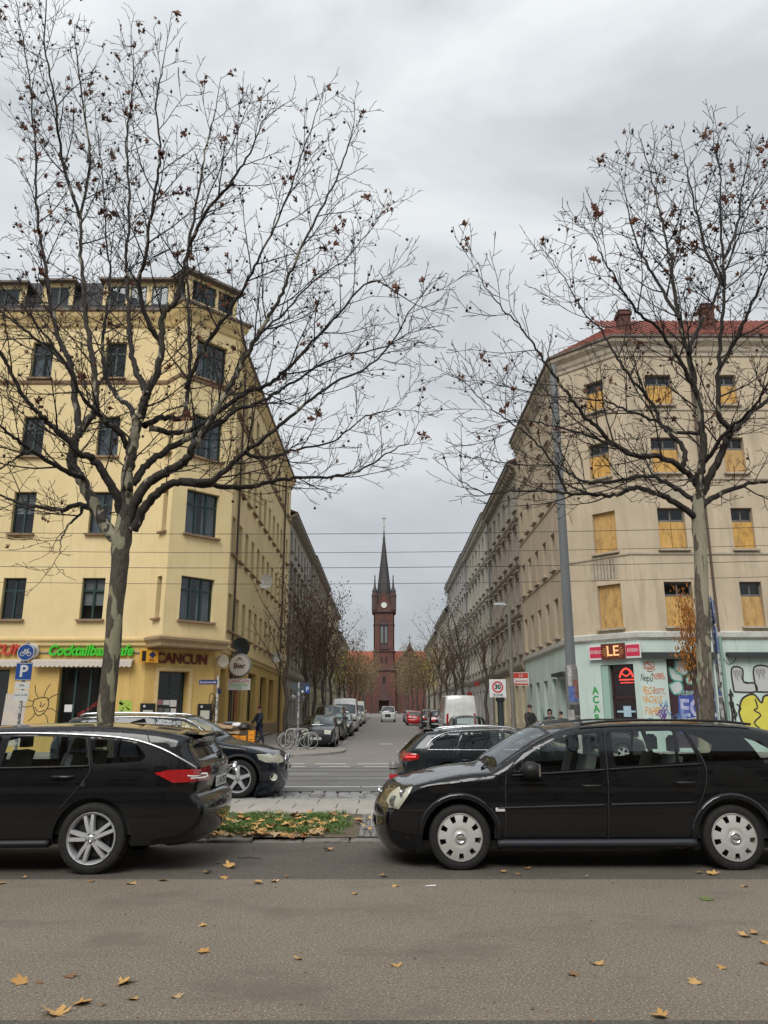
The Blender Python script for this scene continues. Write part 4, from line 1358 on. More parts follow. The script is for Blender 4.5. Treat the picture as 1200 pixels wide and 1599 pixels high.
tag_text('NepG', 11.12, 2.62, .42, M_SPBL, w_=.5)
tag_text('HEBBS', 11.62, 2.68, .36, M_SPR, w_=.5)
tag_text('REG-', 11.15, 2.1, .42, M_SPO, w_=.5)
tag_text('BOOTY.', 11.62, 2.08, .36, M_SPR, w_=.55)
tag_text('NACHOS', 11.28, 1.72, .42, M_SPO, w_=.78)
tag_text('FAHRT', 11.28, 1.25, .5, M_SPO, w_=.78)
for i, t in enumerate(('VA', 'IM', 'JLO')):
    tag_text(t, 11.72 + .06 * i, 1.55 - .38 * i, .34, mat('spray_skyblue', (.12, .25, .5), .8), tilt=R(14))
stroke(RB, MFb, [(10.95, .75), (11.3, .9), (11.6, .78)], .07, M_SPO)
# black and white lettering and the yellow creature at the right edge
u0 = 14.75
for k, (a, c, d, e) in enumerate(((u0, u0 + .9, 2.05, 3.0), (u0 + .95, u0 + 2.3, 2.05, 3.05))):
    blob([(a, d), (c, d), (c, d + .35), ((a + c) / 2, d + .4), ((a + c) / 2, e), (a, e)], mat('spray_grey', (.5, .5, .5), .8), .006 + .002 * k, RB, MFb, M_SPBL, .07)
    for i in range(7):
        stroke(RB, MFb, [(a + .08 + i * .06, e - .06), (a + .08 + i * .06, e - .28 - .1 * (i % 3))], .02, M_SPBL, .012)
M_SPY = mat('spray_yellow', (.72, .66, .10), .8, col2=(.62, .55, .08), scale=2)
blob([(u0 + .1, 1.2), (u0 + .3, 1.75), (u0 + .8, 1.95), (u0 + 1.1, 1.6), (u0 + 1.3, 1.9), (u0 + 2.2, 1.8), (u0 + 2.3, .6), (u0 + 1.2, .45), (u0 + .45, .5), (u0 + .2, .8)], M_SPY, .007, RB, MFb, M_SPBL, .08)
stroke(RB, MFb, [(u0 + .85, 1.75), (u0 + .9, 1.4), (u0 + .75, 1.3), (u0 + 1.0, 1.1), (u0 + .7, .8), (u0 + .9, .55)], .06, M_SPBL, .011)
stroke(RB, MFb, [(u0 + .05, 1.55), (u0 + .2, 1.4), (u0 + .1, 1.2)], .06, M_SPBL, .011)
stroke(RB, MFb, [(14.42, 3.5), (14.62, 3.2), (14.9, 3.3), (15.0, 3.55), (14.85, 3.7)], .03, M_SPBL)
stroke(RB, MFb, [(13.9, 3.65), (14.05, 3.4), (14.25, 3.7), (14.1, 3.2)], .03, M_SPBL)
b = MB(MFb)
b.add([(14.08, .007, 2.6), (14.22, .007, 3.25), (14.3, .007, 2.6), (14.2, .007, 2.0)], [(0, 1, 2, 3)])
wbuild(b, 'graffiti', M_SPBL, RB, fix=False)
stroke(RB, MFb, [(14.2, 2.0), (14.28, 1.2), (14.3, .5)], .04, M_SPBL)
for i, y in enumerate((39.2, 41.2, 43.3, 45.5)):
    scribble(RB, MR, -y - .4, -y + .3, .7, 2.0, [M_SPR, M_SPBL, M_SPGR, M_SPR][i], 15, .04, .008, 20 + i)
wbuild(MB(MR).box((-37.25, .0, .3), (-36.4, .03, 2.9)), 'poster_panel', mat('poster_mix', (.35, .12, .07), .8, col2=(.5, .42, .3), scale=6, wear=((.08, .06, .05), 9, .5, .6, (1, 1, 1))), RB)
for k, (ua, ub, za, zb_, cc) in enumerate(((10.95, 11.95, .4, 1.0, 'spray_skyblue'), (11.4, 11.95, .9, 1.5, 'spray_purple'), (13.0, 13.95, 1.5, 2.4, 'spray_purple'), (12.1, 12.9, .4, 1.3, 'spray_skyblue'), (14.05, 14.3, .6, 1.8, 'spray_ink'), (14.5, 14.75, .5, 2.2, 'spray_ink'), (10.95, 11.5, 2.85, 3.3, 'spray_red2'), (16.6, 18, .5, 1.6, 'spray_ink'))):
    scribble(RB, MFb, ua, ub, za, zb_, mat(cc, {'spray_purple': (.16, .07, .3)}.get(cc, (.03, .03, .03)), .8), 20 + 5 * (k % 3), .022 + .008 * (k % 3), (-.187 if 12 < ua < 14 else .0085) + .0004 * k, 60 + k)
# street sign of the late shop on the side wall
s2 = empty('shop_sign', (8.1, 48.4, 3.6), 0, 'small red and white late shop sign hanging on the side wall', 'sign')
MX = frame_matrix((7.6, 46.0, 0), (1, 0, 0), (0, -1, 0))
wbuild(MB(MX).box((-.1, -.04, 3.3), (.8, .04, 4.05)), 'board', M_WHITE, s2)
wbuild(MB(MX).box((-.07, .041, 3.72), (.77, .046, 4.02)), 'red_panel', M_RED, s2)
wbuild(MB(MX).box((-.07, .041, 3.33), (.77, .046, 3.42)), 'red_panel', M_RED, s2)
put_text('LE', MX, .35, 3.87, .24, M_WHITE, s2, off=.05, depth=.002)
put_text('Spätverkauf', MX, .35, 3.56, .22, M_RED, s2, off=.05, depth=.002, width=.76)

# ------------------------------------------------------------------ houses further down the street
def row_house(side, y0, y1, ez, base_z, n, wm, gm, tm, label, rows=None, roof='tile', ped=True, fm=None, bands=2):
    X = XL if side < 0 else XR
    e = empty('town_house', (X, (y0 + y1) / 2, base_z), 0, label, 'building')
    if side < 0:
        M = frame_matrix((X, 0, 0), (0, 1, 0), (1, 0, 0))
        U = lambda a: a
    else:
        M = frame_matrix((X, 0, 0), (0, -1, 0), (-1, 0, 0))
        U = lambda a: -a
    gz = base_z + 4.3
    fl = (ez - .7 - gz) / 4
    ops, gop = [], []
    for i in range(n):
        y = y0 + (y1 - y0) * (i + .5) / n
        for k in range(4):
            z = gz + fl * k + fl * .26
            ops.append((*sorted((U(y - .5), U(y + .5))), z, z + fl * .56, 'simple', fm or M_GREYF, .22))
        gop.append((*sorted((U(y - .55), U(y + .55))), base_z + .9, base_z + 3.3, 'simple', fm or M_GREYF, .25))
    ua, ub = sorted((U(y0), U(y1)))
    wall(e, M, ua, ub, gz, ez, ops, wm, sill=tm)
    wall(e, M, ua, ub, base_z - 1.2, gz, gop, gm)
    band(e, M, ua, ub, [(0, gz - .25), (.12, gz - .2), (.2, gz), (.22, gz + .12), (0, gz + .2)], tm)
    for k in range(1, 1 + bands):
        z = gz + fl * (k + (0 if bands < 3 else 0))
        band(e, M, ua, ub, [(0, z - .02), (.08, z), (.16, z + .14), (.18, z + .22), (0, z + .27)], tm)
    band(e, M, ua, ub, [(0, ez - .7), (.1, ez - .62), (.15, ez - .4), (.5, ez - .2), (.55, ez), (0, ez + .06)], tm)
    if ped:
        pm = MB().box((-.68, 0, 0), (.68, .10, .1)).box((-.74, 0, .1), (.74, .2, .2)).box((-.66, 0, -.14), (-.5, .09, 0)).box((.5, 0, -.14), (.66, .09, 0)).mesh('pediment', tm)
        sm = MB().box((-.075, 0, -.1), (.075, .05, fl * .56 + .06)).mesh('surround', tm)
        for i in range(n):
            y = y0 + (y1 - y0) * (i + .5) / n
            for k in range(3):
                z = gz + fl * k + fl * .26
                place('pediment', pm, e, M @ Matrix.Translation((U(y), 0, z + fl * .56 + .2)))
                for q in (-.605, .605):
                    place('surround', sm, e, M @ Matrix.Translation((U(y) + q, 0, z)))
        for i in range(n * 3):               # console brackets under the eaves
            y = y0 + (y1 - y0) * (i + .5) / (n * 3)
            wbuild(MB(M).box((U(y) - .09, 0, ez - .62), (U(y) + .09, .42, ez - .24)), 'bracket', tm, e)
    b = MB()
    s_ = 1 if side > 0 else -1
    x0, x1 = X - s_ * .6, X + s_ * (1.8 if roof == 'mansard' else 5.5)
    zt = ez + (2.6 if roof == 'mansard' else 2.4)
    b.quad((x0, y0, ez + .06), (x0, y1, ez + .06), (x1, y1, zt), (x1, y0, zt))
    b.add([(x0, y0, ez + .06), (x1, y0, zt), (x1, y0, ez - 3)], [(0, 1, 2)])
    b.add([(x0, y1, ez + .06), (x1, y1, zt), (x1, y1, ez - 3)], [(0, 1, 2)])
    wbuild(b, 'roof', {'tile': M_TILE, 'mansard': M_SLATE, 'slate': M_SLATE, 'dark': mat('tile_dark', (.10, .055, .045), .8, col2=(.15, .08, .06), scale=5)}[roof], e, fix=False)
    b = MB()
    for yy, f_ in ((y0 + .01, 1), (y1 - .01, 1)):
        b.quad((X, yy, base_z - 1), (X + s_ * 8, yy, base_z - 1), (X + s_ * 8, yy, ez), (X, yy, ez))
    wbuild(b, 'end_wall', wm, e, fix=False)
    wbuild(MB().tube([(X - s_ * .1, y1 - .3, base_z), (X - s_ * .1, y1 - .3, ez - .6)], .06, 8), 'drainpipe', M_ZINC, e)
    for yc in (y0 + (y1 - y0) * .3, y0 + (y1 - y0) * .8):
        wbuild(MB().box((X + s_ * 2.5, yc - .5, ez), (X + s_ * 3.2, yc + .5, ez + 3.0)), 'chimney', M_BRK, e)
    return e
def pl(name, c, k=1.12):
    return plaster(name, c, tuple(min(.9, v * k) for v in c))
S_CREAM, S_GREY, S_SAND = pl('plaster_cream', (.56, .52, .43)), pl('plaster_pale_grey', (.50, .49, .46)), pl('plaster_sand', (.48, .42, .32))
S_BR, S_OLD = pl('plaster_grey_brown', (.30, .245, .19)), pl('plaster_old', (.40, .36, .30))
S_YG, S_YL = pl('plaster_yellowish', (.58, .52, .33)), pl('plaster_light_yellow', (.62, .55, .38))
T_LIGHT = mat('stucco_light', (.5, .48, .43), .9, col2=(.4, .38, .33), scale=4, bump=.3)
T_OLD = mat('stucco_old', (.36, .31, .25), .9, col2=(.24, .2, .16), scale=4, bump=.3)
zs = lambda y: street_z(y)
row_house(1, 48, 62.3, 17.6, zs(50), 6, S_OLD, S_YL, T_OLD, 'ornate grey beige town house with stucco cornices next to the derelict corner', roof='dark', bands=3)
row_house(1, 62.3, 80, 17.9, zs(65), 7, S_CREAM, S_GREY, T_LIGHT, 'cream stucco town house, second beyond the derelict corner house', roof='dark', bands=3)
row_house(1, 80, 103, 18.1, zs(85), 9, S_GREY, S_GREY, T_LIGHT, 'pale grey town house behind the white parked van, brown eaves end', roof='tile', bands=2)
row_house(1, 103.5, 126, 15.4, zs(105), 8, S_CREAM, S_CREAM, T_LIGHT, 'lower cream town house with dark mansard roof on the right', roof='mansard', ped=False, bands=1)
row_house(1, 126, 160, 14.6, zs(130), 10, S_YL, S_CREAM, T_LIGHT, 'light yellow town house at the far end of the right row', roof='mansard', ped=False, bands=1)
row_house(-1, 61, 80, 17.6, zs(63), 7, S_OLD, S_OLD, T_OLD, 'grey brown town house directly behind the yellow corner house', roof='dark', bands=2)
row_house(-1, 80, 103, 17.9, zs(82), 8, S_BR, S_YG, T_OLD, 'dark brown town house, second beyond the yellow corner house', roof='dark', bands=2)
row_house(-1, 103.5, 128, 17.2, zs(105), 8, S_YG, S_YL, T_LIGHT, 'pale yellow town house with red tiled roof on the left', roof='tile', ped=False, bands=1)
row_house(-1, 128, 160, 15.0, zs(130), 9, S_CREAM, S_CREAM, T_LIGHT, 'cream town house at the far end of the left row', roof='tile', ped=False, bands=1)
# ================================================================== the church at the end of the street
CYD = 250.
zc = lambda py: at(600, py, CYD).z
xc = lambda px, py=1000: at(px, py, CYD).x
M_CBR = mat('church_brick', (.105, .050, .041), .9, col2=(.14, .064, .05), scale=.8, bump=.3, bscale=9, wear=((.17, .05, .04), .5, .5, .75, (1, 1, .4)))
M_CDK = mat('church_dark_stone', (.075, .045, .042), .85, col2=(.11, .065, .06), scale=1.5, bump=.3)
M_SPIRE = mat('spire_slate', (.03, .027, .028), .6, col2=(.055, .045, .045), scale=2, stretch=(2, 2, .3))
M_CROOF = mat('church_tile', (.40, .115, .06), .8, col2=(.33, .09, .05), scale=1.2, bump=.3, bscale=6)
CH = empty('church', (0, CYD, street_z(CYD)), 0, 'red brick church with clock tower and tall dark spire closing the street', 'church')
hw = 3.3
z0, zA, zB, zC, zD = 1.5, zc(1047), zc(1018), zc(957), zc(930)
def tb(name, h_, a, c, m, dy=0):
    return wbuild(MB().box((-h_, CYD - h_ + dy, a), (h_, CYD + h_, c)), name, m, CH)
# lower shaft with a deep portal opening
MT = frame_matrix((0, CYD - hw - .05, 0), (1, 0, 0), (0, -1, 0))
wall(CH, MT, -hw - .15, hw + .15, z0, zA, [(-1.5, 1.5, z0, zc(1096), None, None, 1.5), (-.45, .45, zc(1069), zc(1058), 'simple', M_CDK, .5)], M_CBR, 'tower_wall')
tb('tower_shaft', hw - .25, z0, zA, M_CBR, 2)
for s_ in (-1, 1):
    wbuild(MB().box((s_ * (hw + .16), CYD - hw, z0), (s_ * (hw - .2), CYD + hw, zA)), 'tower_side', M_CBR, CH)
# portal gable
wbuild(MB().add([(-2.4, CYD - hw - 1.0, zc(1094)), (2.4, CYD - hw - 1.0, zc(1094)), (0, CYD - hw - 1.0, zc(1072)), (-2.4, CYD - hw - .06, zc(1094)), (2.4, CYD - hw - .06, zc(1094)), (0, CYD - hw - .06, zc(1072))], [(0, 1, 2), (0, 2, 5, 3), (1, 4, 5, 2)]), 'portal_gable', M_CDK, CH)
for s_ in (-1, 1):
    wbuild(MB().box((s_ * 1.6, CYD - hw - .95, z0), (s_ * 2.3, CYD - hw - .06, zc(1094))), 'portal_pier', M_CDK, CH)
wbuild(MB().box((-1.6, CYD - hw + 1.2, z0), (1.6, CYD - hw + 1.3, zc(1096))), 'portal_door', M_CDK, CH)
path = [(-hw, CYD + hw), (-hw, CYD - hw), (hw, CYD - hw), (hw, CYD + hw)]
def ring(z, o_, t, m=M_CDK, name='ledge'):
    pts = [(-hw, CYD + hw), (-hw, CYD - hw), (hw, CYD - hw), (hw, CYD + hw)]
    return path_band(CH, pts, [(-.1, z - t), (o_, z - t * .4), (o_, z + t * .3), (-.1, z + t)], m, name)
ring(zA, .55, .45)
hw2 = hw - .05
M2 = frame_matrix((0, CYD - hw2, 0), (1, 0, 0), (0, -1, 0))
wall(CH, M2, -hw2, hw2, zA, zB, [(-1.05, -.5, zc(1037), zc(1027), 'simple', M_CDK, .4), (.5, 1.05, zc(1037), zc(1027), 'simple', M_CDK, .4)], M_CBR, 'tower_wall')
wall(CH, M2, -hw2, hw2, zB, zC, [(-1.35, 1.35, zc(1013), zc(977), None, None, .55)], M_CBR, 'tower_wall')
tb('tower_core', hw2 - .6, zA, zC, M_CDK)
for s_ in (-1, 1):
    wbuild(MB().box((s_ * hw2, CYD - hw2, zA), (s_ * (hw2 - .3), CYD + hw2, zC)), 'tower_side', M_CBR, CH)
ring(zB, .3, .3)
ring(zC, .55, .5)
ring(zc(977), .12, .15)
# twin belfry windows under a round arch
M_LOUV = mat('louvre_grey', (.22, .25, .25), .7)
bw = wbuild(MB(M2).box((-1.35, -.5, zc(1013)), (1.35, -.35, zc(1006))), 'belfry_window', M_CDK, CH)
for s_ in (-1, 1):
    for k in range(11):
        za = zc(1005) + (zc(979) - zc(1005)) * k / 11
        wbuild(MB(M2).box((s_ * .25, -.42, za), (s_ * 1.05, -.3, za + .36)), 'louvre', M_LOUV, bw)
    wbuild(MB(M2).lathe([(.05, -.3), (.42, -.3), (.42, -.42)], 10, 'y', (s_ * .65, 0, zc(979)), 0, math.pi), 'louvre_head', M_LOUV, bw, fix=False)
wbuild(MB(M2).box((-.14, -.4, zc(1006)), (.14, -.1, zc(974))), 'mullion', M_CDK, bw)
arc_ = []
wbuild(MB(M2).lathe([(1.35, .1), (1.75, .1), (1.75, -.1), (1.35, -.5), (1.35, .1)], 16, 'y', (0, 0, zc(977)), 0, math.pi), 'arch', M_CDK, bw, fix=False)
wbuild(MB(M2).lathe([(.0, .02), (1.36, .02)], 16, 'y', (0, 0, zc(977)), 0, math.pi), 'tympanum', M_CDK, bw, fix=False)
wbuild(MB(M2).box((-1.6, .0, zc(1015)), (1.6, .35, zc(1012))), 'balcony', M_CDK, bw)
# clock storey: gable between corner turrets
h3 = hw + .05
wbuild(MB().box((-h3 + .5, CYD - h3 + .5, zC), (h3 - .5, CYD + h3 - .5, zD)), 'clock_storey', M_CDK, CH)
ap_ = zc(925)
g_ = wbuild(MB().prism([(-2.6, zC + .4), (2.6, zC + .4), (0, ap_)], .5, 'y', CYD - h3 - .1), 'clock_gable', M_CBR, CH)
for s_ in (-1, 1):
    wbuild(MB().add([(s_ * 2.95, CYD - h3 - .25, zC + .3), (0, CYD - h3 - .25, ap_ + .6), (0, CYD - h3 - .25, ap_ - .1), (s_ * 2.5, CYD - h3 - .25, zC + .3), (s_ * 2.95, CYD - h3 + 2, zC + .3), (0, CYD - h3 + 2, ap_ + .6), (0, CYD - h3 + 2, ap_ - .1), (s_ * 2.5, CYD - h3 + 2, zC + .3)], [(0, 1, 2, 3), (0, 4, 5, 1), (3, 2, 6, 7), (4, 7, 6, 5)]), 'coping', M_CDK, CH)
zk = zc(947)
ck = wbuild(MB().lathe([(0, CYD - h3 - .2), (.98, CYD - h3 - .2), (.98, CYD - h3)], 28, 'y', (0, 0, zk)), 'clock_face', mat('clock_white', (.75, .75, .72), .5), CH)
wbuild(MB().lathe([(.96, CYD - h3 - .26), (1.08, CYD - h3 - .26), (1.08, CYD - h3 - .05), (.96, CYD - h3 - .2)], 28, 'y', (0, 0, zk)), 'clock_rim', M_CDK, ck)
for k in range(12):
    a = R(30 * k)
    wbuild(MB().add([(math.sin(a - .05) * .72, CYD - h3 - .22, zk + math.cos(a - .05) * .72), (math.sin(a + .05) * .72, CYD - h3 - .22, zk + math.cos(a + .05) * .72), (math.sin(a + .04) * .9, CYD - h3 - .22, zk + math.cos(a + .04) * .9), (math.sin(a - .04) * .9, CYD - h3 - .22, zk + math.cos(a - .04) * .9)], [(0, 1, 2, 3)]), 'hour_mark', M_BLACKP, ck, fix=False)
for a, l, w_ in ((0, .75, .08), (122, .5, .1)):
    a = R(a)
    wbuild(MB().add([(-math.cos(a) * w_ / 2, CYD - h3 - .24, zk + math.sin(a) * w_ / 2), (math.cos(a) * w_ / 2, CYD - h3 - .24, zk - math.sin(a) * w_ / 2), (math.sin(a) * l, CYD - h3 - .24, zk + math.cos(a) * l)], [(0, 1, 2)]), 'clock_hand', M_BLACKP, ck, fix=False)
# corner turrets and pinnacles
for sx_ in (-1, 1):
    for sy in (-1, 1):
        x, y = sx_ * (hw - .35), CYD + sy * (hw - .35)
        wbuild(MB().lathe([(.95, zC), (.95, zc(934)), (1.1, zc(933)), (1.1, zc(931)), (.85, zc(930)), (.85, zc(926))], 8, 'z', (x, y, 0)), 'corner_turret', M_CDK, CH)
        p_ = wbuild(MB().lathe([(.95, zc(926)), (.35, zc(919)), (.12, zc(905)), (.2, zc(904)), (.2, zc(903)), (.03, zc(899))], 8, 'z', (x, y, 0)), 'pinnacle', M_SPIRE, CH)
        wbuild(MB().box((sx_ * hw * .7, CYD - hw - .9, zc(955)), (sx_ * hw * .85 + sx_ * .9, CYD - hw - .3, zc(953))), 'gargoyle', M_CDK, CH) if sy < 0 else None
sp = wbuild(MB().lathe([(2.75, zD - 3), (2.35, zc(920)), (1.05, zc(870)), (.42, zc(843)), (.5, zc(842)), (.36, zc(840)), (.06, zc(824))], 8, 'z', (0, CYD, 0), R(22.5), R(382.5)), 'spire', M_SPIRE, CH)
wbuild(MB().lathe([(0, zc(824)), (.28, zc(823)), (.34, zc(821.5)), (.28, zc(820)), (0, zc(819))], 10, 'z', (0, CYD, 0)), 'spire_ball', mat('gilt', (.6, .5, .3), .4, metal=.5), sp, smooth=50)
wbuild(MB().box((-.07, CYD - .07, zc(820)), (.07, CYD + .07, zc(806))).box((-.62, CYD - .06, zc(810.4)), (.62, CYD + .06, zc(809.4))), 'spire_cross', M_BLACKP, sp)
# nave and its red roof, transept gable on the right
rz = zc(1017)
wbuild(MB().prism([(CYD + 3, zc(1050)), (CYD + 21, zc(1050)), (CYD + 12, rz + 1.0)], 40, 'x', -23), 'nave_roof', M_CROOF, CH)
wbuild(MB().box((-22, CYD + 4, 1), (16, CYD + 20, zc(1050) + .2)), 'nave', M_CBR, CH)
gx = xc(640)
ga = zc(1011)
gb = zc(1046)
tz = wbuild(MB().prism([(gx - 5.5, 1), (gx + 6, 1), (gx + 6, gb), (gx + .1, ga), (gx - 5.5, gb)], 8, 'y', CYD - 1), 'transept', M_CBR, CH)
for s_ in (-1, 1):
    wbuild(MB().add([(gx + s_ * 6.3, CYD - 1.5, gb - .5), (gx, CYD - 1.5, ga + .7), (gx, CYD - 1.5, ga - .2), (gx + s_ * 5.6, CYD - 1.5, gb - .6), (gx + s_ * 6.3, CYD + 8, gb - .5), (gx, CYD + 8, ga + .7), (gx, CYD + 8, ga - .2), (gx + s_ * 5.6, CYD + 8, gb - .6)], [(0, 1, 2, 3), (0, 4, 5, 1), (3, 2, 6, 7), (4, 7, 6, 5)]), 'gable_coping', M_CDK, tz)
    for k in range(6):
        t = .15 + k * .13
        q = (gx + s_ * 4.6 * (1 - t), ga - (ga - gb) * (1 - t) - 1.5)
        wbuild(MB().box((q[0] - .22, CYD - 1.15, q[1] - .4), (q[0] + .22, CYD - 1.0, q[1] + .4)), 'arcade_niche', M_CDK, tz)
wbuild(MB().lathe([(0, CYD - 1.1), (.75, CYD - 1.1), (.75, CYD - .9)], 16, 'y', (gx, 0, zc(1033))), 'rose_window', M_CDK, tz)
wbuild(MB().lathe([(.7, ga), (.5, ga + .9), (.2, ga + 1.3), (.1, ga + 1.9)], 8, 'z', (gx, CYD - .6, 0)).box((gx - .08, CYD - .7, ga + 1.7), (gx + .08, CYD - .55, ga + 4.0)).box((gx - .7, CYD - .7, ga + 2.9), (gx + .7, CYD - .55, ga + 3.1)), 'gable_cross', M_CDK, tz)
# ================================================================== trees
def bark_mat(name, dark, pale, lo, hi, scale=3.2):
    m = bpy.data.materials.new(name)
    m.use_nodes = True
    n, l = m.node_tree.nodes, m.node_tree.links
    bs = n['Principled BSDF']
    bs.inputs['Roughness'].default_value = .85
    g = n.new('ShaderNodeNewGeometry')
    mp_ = n.new('ShaderNodeMapping')
    mp_.inputs['Scale'].default_value = (1.5, 1.5, .55)
    l.new(g.outputs['Position'], mp_.inputs[0])
    t = n.new('ShaderNodeTexNoise')
    t.inputs['Scale'].default_value = scale
    t.inputs['Detail'].default_value = 2.5
    t.inputs['Roughness'].default_value = .45
    t.inputs['Distortion'].default_value = .8
    l.new(mp_.outputs[0], t.inputs[0])
    q = n.new('ShaderNodeMapRange')
    q.inputs[1].default_value, q.inputs[2].default_value = lo, hi
    l.new(t.outputs[0], q.inputs[0])
    t2 = n.new('ShaderNodeTexNoise')
    t2.inputs['Scale'].default_value = 22
    t2.inputs['Detail'].default_value = 6
    l.new(mp_.outputs[0], t2.inputs[0])
    r1 = n.new('ShaderNodeValToRGB')
    r1.color_ramp.elements[0].color = (*[v * .6 for v in dark], 1)
    r1.color_ramp.elements[1].color = (*[v * 1.5 for v in dark], 1)
    r1.color_ramp.elements[0].position, r1.color_ramp.elements[1].position = .3, .7
    l.new(t2.outputs[0], r1.inputs[0])
    r2_ = n.new('ShaderNodeValToRGB')
    r2_.color_ramp.elements[0].color = (*[v * .8 for v in pale], 1)
    r2_.color_ramp.elements[1].color = (*[v * 1.15 for v in pale], 1)
    l.new(t2.outputs[0], r2_.inputs[0])
    mx_ = n.new('ShaderNodeMixRGB')
    l.new(q.outputs[0], mx_.inputs[0])
    l.new(r1.outputs[0], mx_.inputs[1])
    l.new(r2_.outputs[0], mx_.inputs[2])
    l.new(mx_.outputs[0], bs.inputs['Base Color'])
    sub = n.new('ShaderNodeMath')
    sub.operation = 'SUBTRACT'
    l.new(t2.outputs[0], sub.inputs[0])
    l.new(q.outputs[0], sub.inputs[1])
    bp = n.new('ShaderNodeBump')
    bp.inputs['Strength'].default_value = .6
    bp.inputs['Distance'].default_value = .008
    l.new(sub.outputs[0], bp.inputs['Height'])
    l.new(bp.outputs[0], bs.inputs['Normal'])
    MATS[name] = m
    return m
M_BARK = bark_mat('plane_bark', (.085, .07, .052), (.29, .27, .175), .555, .575)
M_BARKR = bark_mat('plane_bark_pale', (.115, .095, .07), (.33, .305, .215), .51, .53)
M_LIMB = bark_mat('plane_limb_bark', (.028, .023, .019), (.24, .215, .165), .63, .66, 2.6)
M_LIMBP = bark_mat('plane_limb_pale', (.048, .040, .031), (.30, .275, .20), .57, .59, 3.0)
M_TWIG = mat('plane_twig', (.017, .013, .011), .8, col2=(.028, .021, .017), scale=6)
M_DEAD = mat('dead_leaf', (.085, .03, .016), .8, col2=(.17, .06, .025), scale=3, detail=2)
M_BALL = mat('seed_ball', (.045, .028, .018), .9)

class Tubes:
    """many tapering tubes as one mesh, by numpy"""
    def __init__(s):
        s.V, s.F, s.n = [], [], 0
    def add(s, pts, rad, sides):
        P = np.array([tuple(p) for p in pts])
        r = np.array(rad)
        k = len(P)
        T = np.gradient(P, axis=0)
        T /= np.linalg.norm(T, axis=1)[:, None] + 1e-9
        up = np.array([.31, .17, .93])
        A = np.cross(T, up)
        A /= np.linalg.norm(A, axis=1)[:, None] + 1e-9
        B = np.cross(A, T)
        a = np.arange(sides) * 2 * np.pi / sides
        V = P[:, None, :] + r[:, None, None] * (np.cos(a)[None, :, None] * A[:, None, :] + np.sin(a)[None, :, None] * B[:, None, :])
        s.V.append(V.reshape(-1, 3))
        i = np.arange(k - 1)[:, None] * sides + np.arange(sides)[None, :]
        j = np.arange(k - 1)[:, None] * sides + (np.arange(sides)[None, :] + 1) % sides
        s.F.append(np.stack([i, j, j + sides, i + sides], -1).reshape(-1, 4) + s.n)
        s.n += k * sides
    def mesh(s, name, m):
        V = np.concatenate(s.V)
        Fq = np.concatenate(s.F)
        me = bpy.data.meshes.new(name)
        me.vertices.add(len(V))
        me.vertices.foreach_set('co', V.ravel())
        me.loops.add(Fq.size)
        me.loops.foreach_set('vertex_index', Fq.ravel().astype(np.int32))
        me.polygons.add(len(Fq))
        me.polygons.foreach_set('loop_start', np.arange(0, Fq.size, 4, dtype=np.int32))
        me.polygons.foreach_set('use_smooth', np.ones(len(Fq), dtype=bool))
        me.update(calc_edges=True)
        me.validate()
        me.materials.append(m)
        return me
def smooth_path(P, n=6):
    P = [Vector(p) for p in P]
    Q = []
    for i in range(len(P) - 1):
        p0, p1, p2, p3 = P[max(i - 1, 0)], P[i], P[i + 1], P[min(i + 2, len(P) - 1)]
        for k in range(n):
            t = k / n
            Q.append(.5 * ((2 * p1) + (p2 - p0) * t + (2 * p0 - 5 * p1 + 4 * p2 - p3) * t * t + (3 * p1 - p0 - 3 * p2 + p3) * t ** 3))
    Q.append(P[-1])
    return Q
class Grower:
    def __init__(s, seed, tip=.0048):
        s.r = random.Random(seed)
        s.tubes = Tubes()
        s.tips = []
        s.tip = tip
    def rnd(s):
        while True:
            v = Vector((s.r.uniform(-1, 1), s.r.uniform(-1, 1), s.r.uniform(-1, 1)))
            if .05 < v.length < 1: return v.normalized()
    def shoot(s, p, d, L, r0, level, step, up, wig, spec):
        n = max(2, int(L / step))
        pts, rad = [p.copy()], [r0]
        dirs = [d.copy()]
        for i in range(n):
            d = (d + s.rnd() * wig + Vector((0, 0, up))).normalized()
            p = p + d * (L / n)
            pts.append(p.copy())
            dirs.append(d.copy())
            rad.append(max(s.tip, r0 + (s.tip - r0) * ((i + 1) / n) ** .9))
        s.tubes.add(pts, rad, 5 if r0 > .012 else 3)
        s.side(pts, dirs, rad, level, spec)
        if level >= 2: s.tips.append((pts[-1], d))
    def side(s, pts, dirs, rad, level, spec):
        if level >= len(spec): return
        sp_, start, L0, L1, a0, a1, up, wig = spec[level]
        tot = sum((pts[i + 1] - pts[i]).length for i in range(len(pts) - 1))
        nxt = tot * start + sp_ * s.r.random()
        acc = 0.
        flip = s.r.random() * 6.28
        for i in range(len(pts) - 1):
            sl_ = (pts[i + 1] - pts[i]).length
            while acc + sl_ >= nxt:
                t = (nxt - acc) / sl_
                p = pts[i].lerp(pts[i + 1], t)
                d = dirs[i]
                flip += 2.4 + s.r.uniform(-.5, .5)
                ax = d.cross(Vector((.3, .2, 1))).normalized()
                ax = Matrix.Rotation(flip, 3, d) @ ax
                ang = R(s.r.uniform(a0, a1))
                nd = (d * math.cos(ang) + ax * math.sin(ang)).normalized()
                if nd.z < -.35: nd.z *= .4; nd.normalize()
                frac = nxt / tot
                L = s.r.uniform(L0, L1) * (1.12 - .55 * frac)
                r0 = min(rad[i] * .6, .004 + .0085 * L)
                s.shoot(p, nd, L, max(s.tip, r0), level + 1, max(.06, L / 8), up, wig, spec)
                nxt += sp_ * s.r.uniform(.6, 1.4)
            acc += sl_
